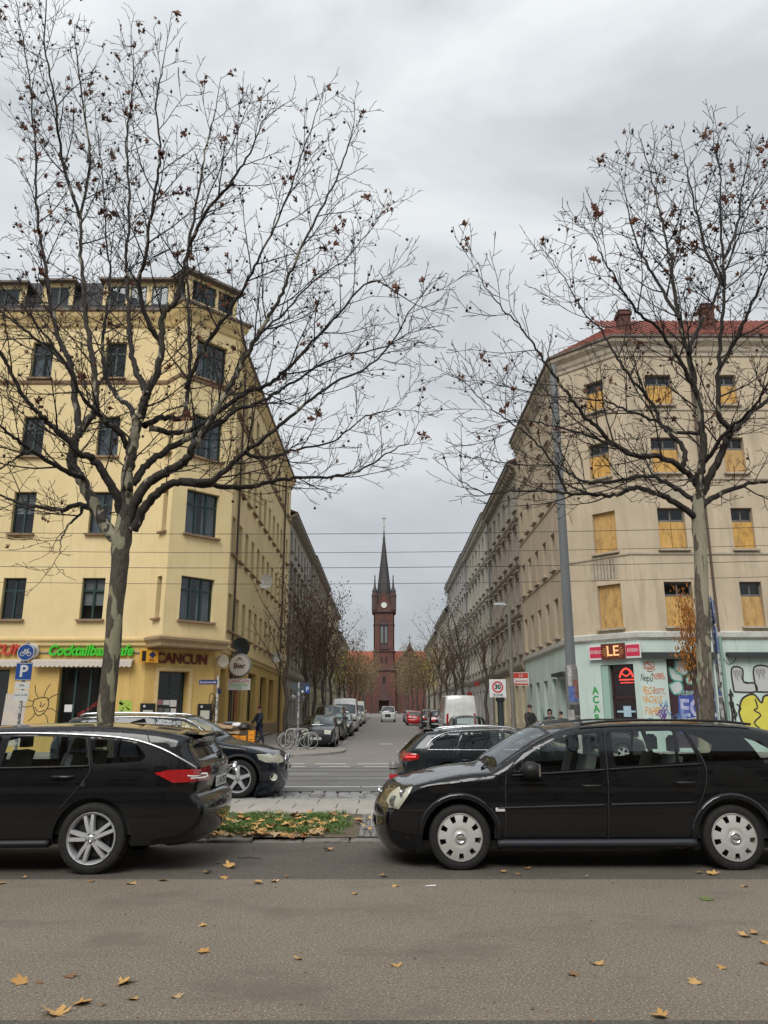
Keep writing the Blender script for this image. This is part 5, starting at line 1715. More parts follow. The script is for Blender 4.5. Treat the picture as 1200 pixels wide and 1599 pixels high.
SPEC = [(.225, .12, .5, 1.6, 30, 58, .04, .11), (.16, .12, .22, .75, 30, 60, .045, .15), (.155, .15, .07, .28, 30, 65, .04, .25)]
def tree_parts(root, G, leaves, balls, seed, lsize=(.04, .1), cluster=.66):
    r = random.Random(seed)
    cr_ = link('crown', G.tubes.mesh('crown', M_TWIG), root)
    cr_['kind'] = 'stuff'
    top = sorted(G.tips, key=lambda t: t[0].z)
    lo_, hi_ = top[0][0].z, top[-1][0].z
    lst, bl = [], []
    lm = CRUMPLED
    while len(lst) < leaves:
        p, d = r.choice(G.tips)
        if r.random() > .06 + .94 * ((p.z - lo_) / (hi_ - lo_)) ** 1.3: continue
        for _ in range(1 if r.random() < cluster else r.randint(2, 6)):
            s_ = r.uniform(*lsize)
            q = p + Vector((r.uniform(-.08, .08), r.uniform(-.08, .08), r.uniform(-.1, .03)))
            lst.append((r.choice(lm), Matrix.Translation(q) @ Matrix.Rotation(r.uniform(0, 6.28), 4, 'Z') @ Matrix.Rotation(r.uniform(.6, 2.4), 4, 'X') @ Matrix.Diagonal((s_, s_, s_ * 1.6, 1))))
    if lst:
        o = joined('dead_leaves', lst, M_DEAD, root)
        o['kind'] = 'stuff'
    if balls:
        bm_ = MB().lathe([(0, -1), (.7, -.7), (1, 0), (.7, .7), (0, 1)], 6).mesh('ball', M_BALL)
        stalk = Tubes()
        while len(bl) < balls:
            p, d = r.choice(G.tips)
            if r.random() > .1 + .9 * (p.z - lo_) / (hi_ - lo_): continue
            q = p + Vector((r.uniform(-.03, .03), r.uniform(-.03, .03), -r.uniform(.05, .12)))
            stalk.add([p, (p + q) / 2 + Vector((.01, 0, 0)), q], [.0025, .002, .002], 3)
            bl.append((bm_, Matrix.Translation(q) @ Matrix.Diagonal((.024, .024, .024, 1))))
        o = joined('seed_balls', bl, M_BALL, root)
        o['kind'] = 'stuff'
        o = link('ball_stalks', stalk.mesh('ball_stalks', M_TWIG), root)
        o['kind'] = 'stuff'
def plane_tree(label, trunk, limbs, Y0, seed, leaves, balls):
    """trunk, limbs: traced outlines (px, py, half width px), each limb with its own depth run"""
    base = at(trunk[0][0], trunk[0][1], Y0)
    root = empty('plane_tree', (0, 0, 0), 0, label, 'tree')
    root.location = (base.x, Y0, .03)
    off = Vector(root.location)
    sc = lambda p: F / ((p.y) * CT + (p.z - CAMH) * ST)
    P = [at(a, b_, Y0) for a, b_, c in trunk]
    rad = [c / sc(p) for p, (a, b_, c) in zip(P, trunk)]
    # trunk: rings with a little lumpiness
    r = random.Random(seed)
    Q = smooth_path(P, 8)
    rr = np.interp(np.linspace(0, len(P) - 1, len(Q)), range(len(P)), rad)
    vs, fs = [], []
    n = 18
    for i, (q, ra) in enumerate(zip(Q, rr)):
        for k in range(n):
            a = 2 * math.pi * k / n
            l_ = 1 + .05 * math.sin(3 * a + i * .5) + .04 * math.sin(5 * a - i * .9)
            vs.append(tuple(q - off + Vector((math.cos(a) * ra * l_, math.sin(a) * ra * l_, 0))))
    for i in range(len(Q) - 1):
        for k in range(n):
            j = (k + 1) % n
            fs.append((i * n + k, i * n + j, (i + 1) * n + j, (i + 1) * n + k))
    b = MB()
    b.add(vs, fs)
    b.build('trunk', M_BARK if seed == 11 else M_BARKR, root, smooth=True)
    G = Grower(seed)
    for pts, w0, w1, dep in limbs:
        m = len(pts)
        P = []
        for i, (a, b_) in enumerate(pts):
            t = i / (m - 1)
            P.append(at(a, b_, Y0 + dep[0] + (dep[1] - dep[0]) * t))
        Q = [q - off for q in smooth_path(P, 6)]
        for i in range(1, len(Q) - 1):
            Q[i] += G.rnd() * .02
        k = len(Q)
        r0, r1 = w0 * (.88 if seed == 11 else .8) / 105., w1 * .85 / 105.
        rad = [r1 + (r0 - r1) * (1 - i / (k - 1)) ** 1.15 for i in range(k)]
        if i and rad[0] > .05: rad[0] *= 1.15
        T = Tubes()
        T.add(Q, rad, 10)
        link('limb', T.mesh('limb', M_LIMB if w0 < 9.8 else M_LIMBP), root)
        dirs = [(Q[min(i + 1, k - 1)] - Q[max(i - 1, 0)]).normalized() for i in range(k)]
        G.side(Q, dirs, rad, 0, SPEC)
        # the limb runs out into a shoot
        G.shoot(Q[-1], dirs[-1], .7 if seed == 11 else .35, r1, 1, .12, .04, .14, SPEC)
    tree_parts(root, G, leaves, balls, seed)
    return root
def zl(pts): return [(x / 2.609, 400 + y / 2.609) for x, y in pts]
def up(pts, extra): return zl(pts) + extra
LT = [
    (up([(485, 1165), (430, 1100), (380, 1000), (330, 910), (290, 840), (300, 780), (320, 720), (370, 660), (390, 600), (385, 480), (370, 380), (355, 280), (345, 150), (330, 0)], [(128, 330), (140, 240), (128, 150), (118, 70)]), 13, 1.6, (0, .6)),
    (up([(325, 720), (310, 600), (290, 450), (260, 380), (230, 300), (200, 150), (180, 0)], [(58, 330), (55, 230), (45, 120), (28, 10)]), 7.5, 1.3, (.2, 1.6)),
    (up([(495, 1060), (470, 960), (420, 880), (370, 820), (320, 800), (270, 740), (200, 680), (160, 640), (110, 590), (60, 500), (20, 420), (-30, 340)], [(-40, 480), (-60, 400)]), 9, 1.4, (0, -1.6)),
    (up([(500, 1150), (515, 1000), (520, 900), (540, 800), (555, 700), (580, 620), (600, 560), (640, 470), (660, 350), (665, 240), (720, 180), (740, 100), (760, 0)], [(305, 330), (318, 250), (335, 180)]), 13.5, 1.4, (0, -.4)),
    (up([(600, 565), (570, 500), (545, 440), (530, 330), (525, 200), (520, 100), (515, 0)], [(203, 320), (198, 220), (208, 140), (205, 60)]), 7, 1.2, (-.2, 1.2)),
    (up([(525, 800), (490, 720), (430, 680), (400, 640), (340, 580), (300, 500), (240, 400), (170, 300), (90, 200), (0, 120)], []), 6, 1.2, (0, -1.8)),
    (up([(520, 1100), (560, 990), (620, 910), (700, 870), (760, 830), (780, 790), (830, 720), (870, 650), (930, 550), (980, 450), (1040, 340), (1100, 240), (1160, 130), (1200, 30)], [(495, 340), (530, 270), (548, 215)]), 10.5, 1.3, (0, -1.2)),
    (up([(540, 930), (600, 850), (680, 790), (770, 740), (880, 690), (960, 630), (1050, 600), (1120, 560), (1200, 510)], [(520, 560), (590, 545), (640, 520)]), 8, 1.2, (0, 1.6)),
    (up([(545, 1110), (600, 1010), (660, 950), (740, 920), (850, 920), (900, 890), (1000, 800), (1080, 740), (1200, 640)], [(520, 600), (590, 560), (645, 480)]), 9.5, 1.2, (0, -.8)),
    (up([(740, 921), (870, 935), (1000, 940), (1100, 920), (1200, 905)], [(510, 745), (560, 735), (610, 705), (640, 690)]), 6, 1.0, (-.3, .8)),
    (up([(470, 1130), (400, 1060), (340, 1015), (250, 1030), (130, 1020), (50, 990), (-20, 965)], [(-60, 740)]), 7, 1.4, (0, .9)),
    (up([(335, 1020), (325, 1055), (280, 1100), (250, 1150), (245, 1210)], []), 3.4, .8, (.1, .2)),
    (up([(590, 690), (660, 660), (740, 660), (755, 620), (770, 540), (775, 400), (770, 250), (765, 100), (770, 0)], [(318, 330), (350, 250), (378, 190)]), 6.5, 1.2, (0, 2.0)),
    (up([(610, 700), (700, 720), (790, 700), (880, 640), (950, 500), (1000, 400), (1080, 300), (1160, 230)], [(490, 440), (545, 400), (600, 330)]), 6, 1.1, (0, 2.4)),
    (up([(340, 905), (250, 870), (130, 790), (60, 740), (0, 690), (-60, 650)], []), 5.5, 1.2, (0, -2.0)),
    (up([(560, 690), (530, 620), (470, 560), (430, 480), (420, 350), (440, 200), (450, 60)], [(165, 360), (160, 270), (150, 190)]), 6, 1.1, (0, 2.5)),
    (up([(880, 640), (1000, 560), (1100, 520), (1200, 430)], [(520, 500), (580, 440), (640, 470)]), 5, 1.0, (.5, -1.5)),
    (up([(760, 540), (800, 440), (860, 330), (930, 230), (1000, 120), (1060, 0)], [(440, 330), (470, 250), (490, 190)]), 5, 1.1, (.5, -1.0)),
    (up([(655, 350), (600, 260), (570, 120), (590, 0)], [(240, 320), (250, 240), (245, 160), (255, 100)]), 5.5, 1.1, (-.2, -1.6)),
    (up([(280, 450), (200, 380), (100, 300), (20, 240), (-40, 200)], [(-50, 440)]), 4.5, 1.0, (.8, 2.0)),
    (up([(130, 790), (60, 830), (0, 860)], [(-40, 730)]), 3, .8, (-1, -1.5)),
    (up([(1000, 800), (1060, 820), (1130, 810), (1200, 790)], [(520, 690), (570, 650), (620, 640)]), 4, .9, (-.5, .5)),
    ([(128, 345), (100, 260), (85, 150), (70, 60), (75, -30)], 4, 1.0, (.5, -.6)),
    ([(296, 385), (330, 320), (365, 280), (395, 230), (410, 190)], 4, 1.0, (-.4, -1.4)),
]
def build_planes():
    T1 = plane_tree('bare plane tree with mottled trunk and seed balls behind the left black estate car',
                    [(157, 1300, 16), (160, 1250, 14.5), (165, 1130, 13.2), (172, 1050, 12.8), (181, 950, 12.3), (187, 885, 13), (190, 850, 14.5), (195, 815, 13), (200, 785, 9)], LT, 12.1, 11, 640, 480)
    zr = lambda pts: [(680 + x / 2.2846, 140 + y / 2.2846) for x, y in pts]
    RT = [
        (zr([(935, 1530), (880, 1490), (820, 1450), (760, 1430), (700, 1420), (650, 1445), (560, 1445), (470, 1440), (380, 1430), (280, 1430), (180, 1440), (80, 1390)]), 7.5, .9, (0, -.8)),
        (zr([(930, 1470), (870, 1430), (800, 1390), (740, 1380), (620, 1400), (540, 1400), (480, 1370), (430, 1340), (350, 1340), (250, 1330), (120, 1310)]), 5.5, .9, (0, 1.5)),
        (zr([(935, 1410), (880, 1350), (800, 1310), (720, 1305), (640, 1270), (580, 1210), (520, 1150), (470, 1080), (420, 1010), (370, 940), (310, 850), (230, 770), (170, 690)]), 7, .9, (0, -1.4)),
        (zr([(880, 1350), (890, 1290), (850, 1240), (810, 1200), (780, 1130), (700, 1030), (650, 960), (600, 870), (530, 790), (470, 690), (410, 600)]), 6, .9, (0, .8)),
        (zr([(938, 1540), (942, 1400), (955, 1300), (950, 1200), (930, 1080), (900, 930), (870, 820), (850, 700), (840, 600), (810, 470), (780, 350), (740, 200)]), 10, 1.0, (0, -.3)),
        (zr([(950, 1440), (990, 1360), (1030, 1270), (1055, 1220), (1010, 1150), (1010, 1020), (1020, 880), (1030, 700), (1020, 500), (1020, 320), (1003, 200)]), 9, 1.0, (0, -1.0)),
        (zr([(1055, 1220), (1100, 1180), (1188, 1100), (1260, 1030), (1330, 900), (1400, 760)]), 6.5, 1.0, (-.3, .6)),
        (zr([(950, 1490), (1000, 1450), (1100, 1410), (1188, 1400), (1280, 1380), (1380, 1330)]), 7, 1.0, (0, .5)),
        (zr([(945, 1225), (860, 1220), (780, 1180), (700, 1150), (600, 1110), (480, 1100), (330, 1080), (180, 1040)]), 4.5, .8, (0, 1.8)),
        (zr([(905, 940), (940, 850), (1000, 740), (1050, 600), (1110, 450), (1150, 320)]), 5, .9, (-.2, 1.4)),
        (zr([(930, 1080), (870, 960), (800, 860), (720, 790), (660, 700), (600, 600), (560, 520)]), 4.8, .9, (-.2, -1.6)),
        (zr([(870, 820), (800, 700), (730, 570), (690, 440), (660, 300)]), 4.4, .9, (-.3, 1.2)),
        (zr([(1010, 1000), (1080, 880), (1130, 760), (1188, 640), (1240, 520)]), 5, .9, (-.4, -1.4)),
        (zr([(960, 1330), (1040, 1220), (1130, 1140), (1188, 1040), (1260, 930)]), 5, .9, (0, -1.8)),
        (zr([(470, 1440), (420, 1330), (340, 1240), (260, 1180), (180, 1120), (100, 1040)]), 3, .7, (-.4, -.8)),
        (zr([(1030, 700), (960, 560), (930, 430), (900, 300), (880, 200)]), 4, .8, (-.6, .4)),
        (zr([(1030, 600), (1080, 480), (1100, 330), (1130, 220)]), 4, .8, (-.7, .2)),
        (zr([(640, 1270), (540, 1230), (420, 1200), (300, 1180), (200, 1200)]), 3.4, .7, (-.6, .4)),
        (zr([(950, 1350), (900, 1400), (820, 1440)]), 3, .8, (0, -.8)),
    ]
    T2 = plane_tree('bare plane tree with pale patched trunk behind the right black estate car',
                    [(1108, 1300, 14), (1106, 1250, 12.5), (1104, 1130, 11.5), (1101, 1050, 11), (1097, 950, 10.8), (1095, 880, 10), (1092, 830, 10), (1090, 800, 9.5), (1091, 770, 7.5)], RT, 12.1, 23, 330, 280)
    return T1, T2
PLANES = build_planes()

# ------------------------------------------------------------------ street trees down the side street
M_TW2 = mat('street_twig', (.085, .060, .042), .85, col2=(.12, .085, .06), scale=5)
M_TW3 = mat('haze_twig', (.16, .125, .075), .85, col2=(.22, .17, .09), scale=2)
def street_tree(name, label, seed, h_, spread, leafm, nleaf, lsize, group, tm=M_TW2, trunk_h=3.4, tip=.006, dens=1.):
    r = random.Random(seed)
    root = empty(name, (0, 0, 0), 0, label, 'tree', group)
    G = Grower(seed, tip)
    T = Tubes()
    tr = [Vector((r.uniform(-.1, .1) * min(1, i / 3), r.uniform(-.1, .1) * min(1, i / 3), h_ * .62 * i / 8)) for i in range(9)]
    rad = [.13 - .085 * i / 8 for i in range(9)]
    T.add(smooth_path(tr, 3), np.interp(np.linspace(0, 8, 25), range(9), rad), 8)
    link('trunk', T.mesh('trunk', M_BARK2), root)
    spec = [(.5 / dens, .1, .6, 1.5, 25, 55, .05, .15), (.4 / dens, .15, .3, .8, 25, 60, .04, .2)]
    nb = 9
    for i in range(nb):
        t = .5 + .5 * i / nb
        p = tr[min(8, int(t * 8))]
        a = i * 2.4 + r.uniform(-.3, .3)
        d = Vector((math.cos(a) * spread, math.sin(a) * spread, 1)).normalized()
        G.shoot(p, d, h_ * r.uniform(.36, .5), .045, 0, .35, .03, .12, spec)
    o = link('crown', G.tubes.mesh('crown', tm), root)
    o['kind'] = 'stuff'
    if nleaf:
        lst = []
        for _ in range(nleaf):
            p, d = r.choice(G.tips)
            s_ = r.uniform(*lsize)
            q = p + Vector((r.gauss(0, .22), r.gauss(0, .22), r.gauss(0, .2)))
            lst.append((SQ, Matrix.Translation(q) @ Matrix.Rotation(r.uniform(0, 6.28), 4, 'Z') @ Matrix.Rotation(r.uniform(.3, 2.6), 4, 'X') @ Matrix.Diagonal((s_, s_, s_, 1))))
        o = joined('leaves', lst, leafm, root)
        o['kind'] = 'stuff'
    return root
M_BARK2 = mat('street_bark', (.05, .04, .033), .9, col2=(.09, .072, .058), scale=8, stretch=(1, 1, .2), bump=.5, bscale=20)
SQ = MB().add([(0, -.8, 0), (.45, -.1, .1), (.2, .7, 0), (-.2, .7, .05), (-.45, -.1, .12)], [(0, 1, 2, 3, 4)]).mesh('leaf_blade')
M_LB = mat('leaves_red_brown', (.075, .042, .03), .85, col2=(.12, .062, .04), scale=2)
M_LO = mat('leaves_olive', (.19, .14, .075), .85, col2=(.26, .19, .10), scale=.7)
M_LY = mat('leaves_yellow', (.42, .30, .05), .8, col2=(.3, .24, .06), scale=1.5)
A = street_tree('street_tree', 'slim bare street tree with brown leaves', 31, 8.8, .42, M_LB, 950, (.06, .11), 'street trees in the side street', dens=1.3)
B = street_tree('street_tree', 'slim bare street tree', 32, 8.2, .45, M_LB, 160, (.06, .1), 'street trees in the side street')
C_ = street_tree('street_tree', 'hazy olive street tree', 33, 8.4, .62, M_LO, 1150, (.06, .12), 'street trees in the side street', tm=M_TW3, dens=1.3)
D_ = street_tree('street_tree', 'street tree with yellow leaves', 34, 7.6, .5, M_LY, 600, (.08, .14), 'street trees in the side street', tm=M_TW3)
protos = {'A': A, 'B': B, 'C': C_, 'D': D_}
used = set()
def put_tree(k, x, y, s_, label):
    o = protos[k] if k not in used else copy_tree(protos[k])
    used.add(k)
    o.location = (x, y, street_z(y) + .05)
    o.rotation_euler = (0, 0, rng.uniform(0, 6.28))
    o.scale = (s_, s_, s_ * rng.uniform(.95, 1.08))
    o['label'] = label
ordn = ['nearest', 'second', 'third', 'fourth', 'fifth', 'sixth', 'seventh', 'eighth', 'ninth', 'tenth', 'eleventh', 'twelfth', 'thirteenth', 'fourteenth']
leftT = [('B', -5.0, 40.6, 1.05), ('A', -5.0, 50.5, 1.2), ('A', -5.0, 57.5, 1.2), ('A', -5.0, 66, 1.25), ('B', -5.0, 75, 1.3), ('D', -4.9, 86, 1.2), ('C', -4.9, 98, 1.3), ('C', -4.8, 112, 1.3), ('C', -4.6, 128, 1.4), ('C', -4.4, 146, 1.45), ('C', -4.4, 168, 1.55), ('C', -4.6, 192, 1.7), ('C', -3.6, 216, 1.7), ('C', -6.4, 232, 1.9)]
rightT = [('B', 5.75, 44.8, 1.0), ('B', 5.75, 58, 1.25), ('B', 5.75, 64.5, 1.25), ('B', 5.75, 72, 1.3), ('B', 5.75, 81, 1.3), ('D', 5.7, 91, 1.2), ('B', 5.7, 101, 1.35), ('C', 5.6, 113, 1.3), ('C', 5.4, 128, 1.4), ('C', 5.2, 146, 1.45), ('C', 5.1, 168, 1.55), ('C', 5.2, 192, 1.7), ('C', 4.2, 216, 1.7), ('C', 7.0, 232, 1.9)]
look = {'A': 'slim street tree with brown leaves', 'B': 'slim bare street tree', 'C': 'hazy olive brown street tree', 'D': 'street tree with yellow leaves'}
for side, lst in (('left', leftT), ('right', rightT)):
    for i, (k, x, y, s_) in enumerate(lst):
        put_tree(k, x, y, s_, '%s, %s from the junction in the %s row' % (look[k], ordn[i], side))
# the young tree with orange leaves behind the right plane tree
M_LOR = mat('leaves_orange', (.42, .17, .02), .8, col2=(.30, .10, .015), scale=6)
O_ = street_tree('young_tree', 'young tree with orange leaves half hidden behind the right plane trunk', 35, 3.6, .22, M_LOR, 1500, (.05, .09), 'orange tree')
del O_['group']
p = at(1088, 1100, 29.5)
O_.location = (p.x, 29.5, .0)
O_.scale = (.62, .62, 1.55)
# ================================================================== cars
def paint_mat(name, c, c2=None, rough=.22, metal=.0):
    m = mat(name, c, rough, metal=metal, coat=1.0, spec=.12, col2=c2 or tuple(v * 1.2 for v in c), scale=3, space='obj', rvar=.1, wear=(tuple(min(.6, v * .95 + .003) for v in c), 1.8, .5, .85, (1, 1, 1)))
    return m
PAINT = {'black': paint_mat('paint_black', (.0028, .0034, .0048)), 'blueblack': paint_mat('paint_blue_black', (.007, .010, .017)), 'anth': paint_mat('paint_anthracite', (.020, .024, .028), metal=.3),
         'white': paint_mat('paint_white', (.62, .63, .62)), 'red': paint_mat('paint_red', (.42, .015, .02)), 'silver': paint_mat('paint_silver', (.32, .33, .34), metal=.6),
         'dark': paint_mat('paint_dark_grey', (.022, .023, .025)), 'grey': paint_mat('paint_grey', (.10, .105, .11), metal=.3), 'cream': paint_mat('paint_cream', (.55, .54, .45))}
M_TYRE = mat('tyre_rubber', (.010, .010, .010), .8, col2=(.020, .019, .018), scale=14, space='obj', bump=.2)
M_ALU = mat('rim_alloy', (.62, .63, .64), .38, metal=.3, col2=(.54, .545, .55), scale=6, space='obj')
M_CAPM = mat('wheel_cover_silver', (.60, .595, .57), .45, metal=.15, col2=(.52, .51, .48), scale=7, space='obj')
M_HUB = mat('brake_dark', (.02, .02, .021), .6)
M_TRIM = mat('trim_black', (.010, .010, .011), .5)
M_TRIMG = mat('trim_slate', (.022, .026, .033), .5)
M_CHROME = mat('chrome', (.75, .76, .78), .18, metal=1.0)
M_HEADL = glass('headlight_glass', (.9, .9, .86), 1.5)
M_REFLC = mat('headlight_inside', (.74, .73, .64), .3, metal=.0, col2=(.58, .57, .5), scale=9, space='obj')
M_TAILL = mat('taillight_red', (.42, .012, .014), .12, coat=1.0, col2=(.30, .008, .010), scale=8, space='obj')
M_TAILB = mat('taillight_lit', (.85, .05, .05), .2, emit=.5)
M_CARG = glass('car_glass', (.84, .91, .88), 1.62)
M_CARGD = glass('car_glass_privacy', (.13, .15, .155), 1.6)
M_SCREEN = glass('windscreen', (.8, .88, .86), 1.95)
M_SEAT = mat('seat_cloth', (.10, .105, .105), .9, col2=(.14, .145, .145), scale=20, space='obj')
M_CABIN = mat('cabin_plastic', (.02, .021, .022), .7)
M_PLATE = mat('plate_white', (.70, .70, .68), .5)
M_PLTXT = mat('plate_black', (.02, .02, .02), .5)

def catmull(P, n):
    Q = []
    for i in range(len(P) - 1):
        p0, p1, p2, p3 = [np.array(P[k], float) for k in (max(i - 1, 0), i, i + 1, min(i + 2, len(P) - 1))]
        if i == 0: p0 = 2 * p1 - p2
        if i == len(P) - 2: p3 = 2 * p2 - p1
        for k in range(n):
            t = k / n
            Q.append(.5 * ((2 * p1) + (p2 - p0) * t + (2 * p0 - 5 * p1 + 4 * p2 - p3) * t * t + (3 * p1 - p0 - 3 * p2 + p3) * t ** 3))
    Q.append(np.array(P[-1], float))
    return Q
def resample(Q, step):
    Q = np.array(Q)
    d = np.r_[0, np.cumsum(np.linalg.norm(np.diff(Q, axis=0), axis=1))]
    n = max(2, int(round(d[-1] / step)))
    t = np.linspace(0, d[-1], n + 1)
    return np.stack([np.interp(t, d, Q[:, 0]), np.interp(t, d, Q[:, 1])], 1)
def in_poly(P, x, z):
    P = np.asarray(P)
    x1, z1 = P[:, 0], P[:, 1]
    x2, z2 = np.roll(x1, -1), np.roll(z1, -1)
    X, Z = np.atleast_1d(x)[:, None], np.atleast_1d(z)[:, None]
    c = ((z1 > Z) != (z2 > Z)) & (X < (x2 - x1) * (Z - z1) / (z2 - z1 + 1e-12) + x1)
    return c.sum(1) % 2 == 1
def pdist(P, x, z):
    P = np.asarray(P)
    a, b = P[:-1], P[1:]
    ab = b - a
    q = np.stack([np.atleast_1d(x), np.atleast_1d(z)], 1)
    ap = q[:, None, :] - a[None]
    t = np.clip((ap * ab).sum(-1) / ((ab * ab).sum(-1) + 1e-12), 0, 1)
    d = np.linalg.norm(ap - t[..., None] * ab, axis=-1)
    return d.min(1)

def build_car(s):
    """s: dict with outline segments in metres (x from the nose, z up). Returns the root Empty, origin below the car's centre."""
    W2, L = s['W'] / 2, s['L']
    step = s.get('step', .05)
    fine = step < .08
    paint = s['paint']
    root = empty('parked_car' if s.get('name') is None else s['name'], (0, 0, 0), 0, s['label'], s.get('cat', 'car'), s.get('group'))
    # ---- silhouette
    sil, tags, frac = [], [], []
    fi, ri = s.get('front_in', 0), s.get('rear_in', 0)
    for tag_, pts in s['sil']:
        n_ = len(pts) - 1
        sh = {'bumper_front': lambda t: fi, 'grille': lambda t: fi, 'hood': lambda t: fi * (1 - t), 'rear_glass': lambda t: -ri * t, 'tailgate': lambda t: -ri, 'bumper_rear': lambda t: -ri}.get(tag_)
        if sh: pts = [(p[0] + sh(i / n_), p[1]) for i, p in enumerate(pts)]
        q = resample(catmull(pts, 6), step if fine else step)
        k0 = 0 if not sil else 1
        for i in range(k0, len(q)):
            sil.append(q[i])
            tags.append(tag_)
            frac.append(i / (len(q) - 1))
    sil = np.array(sil)
    zb, zr, tum, rr = s['belt'], sil[:, 1].max(), s.get('tum', .30), s.get('round', .09)
    kf, kr, af, ar = s.get('kf', .13), s.get('kr', .09), s.get('af', .9), s.get('ar', .8)
    def base_w(x, z):
        x, z = np.asarray(x, float), np.asarray(z, float)
        y = np.full(x.shape, W2)
        y = y - kf * np.clip((af - x) / af, 0, 1.2) ** 2.2 - kr * np.clip((x - L + ar) / ar, 0, 1.2) ** 2.2
        y = y - .06 * np.clip((.55 - z) / .35, 0, 1.2) ** 2 - .025 * np.clip((z - .6) / (zb - .6), 0, 1) ** 2
        y = y - tum * np.clip(z - zb, 0, 9)
        if fine:
            y = y + .012 * np.exp(-((z - (zb - .13)) / .035) ** 2)
        return y
    def half(x, z):
        x, z = np.atleast_1d(np.asarray(x, float)), np.atleast_1d(np.asarray(z, float))
        d = pdist(sil, x, z)
        t = np.clip((rr - d) / rr, 0, 1)
        return base_w(x, z) - rr * (1 - np.sqrt(np.clip(1 - t * t, 0, 1)))
    ox = L / 2
    # ---- side outline with wheel arches
    zs_ = s['sill']
    ra = s['arch']
    xf, xr, rw = s['wf'], s['wr'], s['rw']
    zw = rw - .01
    def arch_pts(xc):
        a0 = math.asin(max(-1, min(1, (zs_ - zw) / ra)))
        return [(xc + ra * math.cos(t), zw + ra * math.sin(t)) for t in np.linspace(a0, math.pi - a0, 17 if fine else 9)]
    bottom = [(sil[-1][0], sil[-1][1])]
    bottom += [(xr + ra + .02, zs_)] + arch_pts(xr) + [(xf + ra + .05, zs_)] + arch_pts(xf)
    outline = [tuple(p) for p in sil] + resample_keep(bottom + [(sil[0][0], sil[0][1])], step * 2)[1:-1]
    # ---- one triangulation for the whole side, constrained by windows, lamps and panel seams
    V, E = [], []
    def loop(P, closed=True):
        k = len(V)
        V.extend([(float(p[0]), float(p[1])) for p in P])
        n = len(P)
        for i in range(n if closed else n - 1):
            E.append((k + i, k + (i + 1) % n))
    loop(outline)
    regs = []
    for nm, P, kind in s.get('regions', []):
        Q = resample_keep(list(P) + [P[0]], step * 2)[:-1]
        if kind in ('pane', 'pane_dark', 'pane_q') and fine: Q = round_poly(P, .035, step * 1.6)
        loop(Q)
        regs.append((nm, np.array(Q), kind))
    inr = []
    offs = (.004, .012, .025, .045, .07, rr) if fine else (.02, rr)
    tn = np.gradient(sil, axis=0)
    tn /= np.linalg.norm(tn, axis=1)[:, None] + 1e-9
    nin = np.stack([tn[:, 1], -tn[:, 0]], 1)
    for o_ in offs:
        inr += [tuple(p) for p in (sil + nin * o_)]
    xs = np.arange(.05, L, step * 1.5)
    zz = np.arange(zs_ + .03, zr, step * 1.3)
    inr += [(x, z) for x in xs for z in zz]
    inr = np.array(inr)
    OUT = np.array(outline)
    keep = in_poly(OUT, inr[:, 0], inr[:, 1])
    inr = inr[keep]
    dd = pdist(np.vstack([OUT, OUT[:1]]), inr[:, 0], inr[:, 1])
    inr = inr[dd > .003]
    V += [(float(a), float(b_)) for a, b_ in inr]
    vs, es, fs, *_ = geometry.delaunay_2d_cdt([Vector(v) for v in V], E, [], 0, 1e-4)
    P2 = np.array([(v.x, v.y) for v in vs])
    T = np.array([f for f in fs if len(f) == 3])
    C = P2[T].mean(1)
    ok = in_poly(OUT, C[:, 0], C[:, 1])
    T, C = T[ok], C[ok]
    owner = np.full(len(T), -1)
    for i, (nm, Q, kind) in enumerate(regs):
        m_ = in_poly(Q, C[:, 0], C[:, 1]) & (owner < 0)
        owner[m_] = i
    H = half(P2[:, 0], P2[:, 1])
    doors = {}
    for sgn in (-1, 1):
        for i in range(-1, len(regs)):
            tt = T[owner == i]
            if not len(tt): continue
            nm, kind = ('body_side', 'panel') if i < 0 else (regs[i][0], regs[i][2])
            idx, inv = np.unique(tt.ravel(), return_inverse=True)
            rec = .010 if kind.startswith('pane') else (-.004 if kind == 'lamp' or kind == 'tail' else 0)
            vv = [(P2[k, 0] - ox, sgn * (H[k] - rec), P2[k, 1]) for k in idx]
            ff = [tuple(q) if sgn < 0 else tuple(q[::-1]) for q in inv.reshape(-1, 3).tolist()]
            m_ = {'panel': paint, 'pane': s.get('glass', M_CARG), 'pane_q': s.get('glass_q', s.get('glass', M_CARG)), 'pane_dark': M_CARGD, 'lamp': M_REFLC, 'tail': M_TAILL, 'trim': M_TRIM}[kind]
            b = MB()
            b.add(vv, ff)
            me = b.mesh(nm, m_, fix=False)
            me.shade_smooth()
            par = root
            if kind.startswith('pane'):
                for dn in ('front_door', 'rear_door'):
                    if dn in nm and (dn, sgn) in doors: par = doors[(dn, sgn)]
            nm2 = 'window' if kind.startswith('pane') else nm
            o = link(nm2, me, par)
            if nm in ('front_door', 'rear_door'): doors[(nm, sgn)] = o
            if kind == 'lamp':
                b = MB()
                b.add([(x, y + sgn * .012, z) for x, y, z in vv], ff)
                me = b.mesh('lens', M_HEADL, fix=False)
                me.shade_smooth()
                link('lens', me, o)
    # windows were made before doors in the list: re-parent them now
    # ---- top strip
    ns_ = s.get('ns', 33 if fine else 15)
    ss = np.linspace(-1, 1, ns_)
    w_ = half(sil[:, 0], sil[:, 1])
    nout = -nin
    crown = {'bumper_front': .13, 'grille': .13, 'hood': .06, 'screen': .11, 'roof': .035, 'rear_glass': .06, 'tailgate': .07, 'bumper_rear': .10}
    crown.update(s.get('crown', {}))
    cr0 = np.array([crown[t] for t in tags])
    k5 = np.ones(5) / 5
    cr1 = np.convolve(np.pad(cr0, 2, mode='edge'), k5, 'valid') if fine else cr0
    SV = np.zeros((len(sil), ns_, 3))
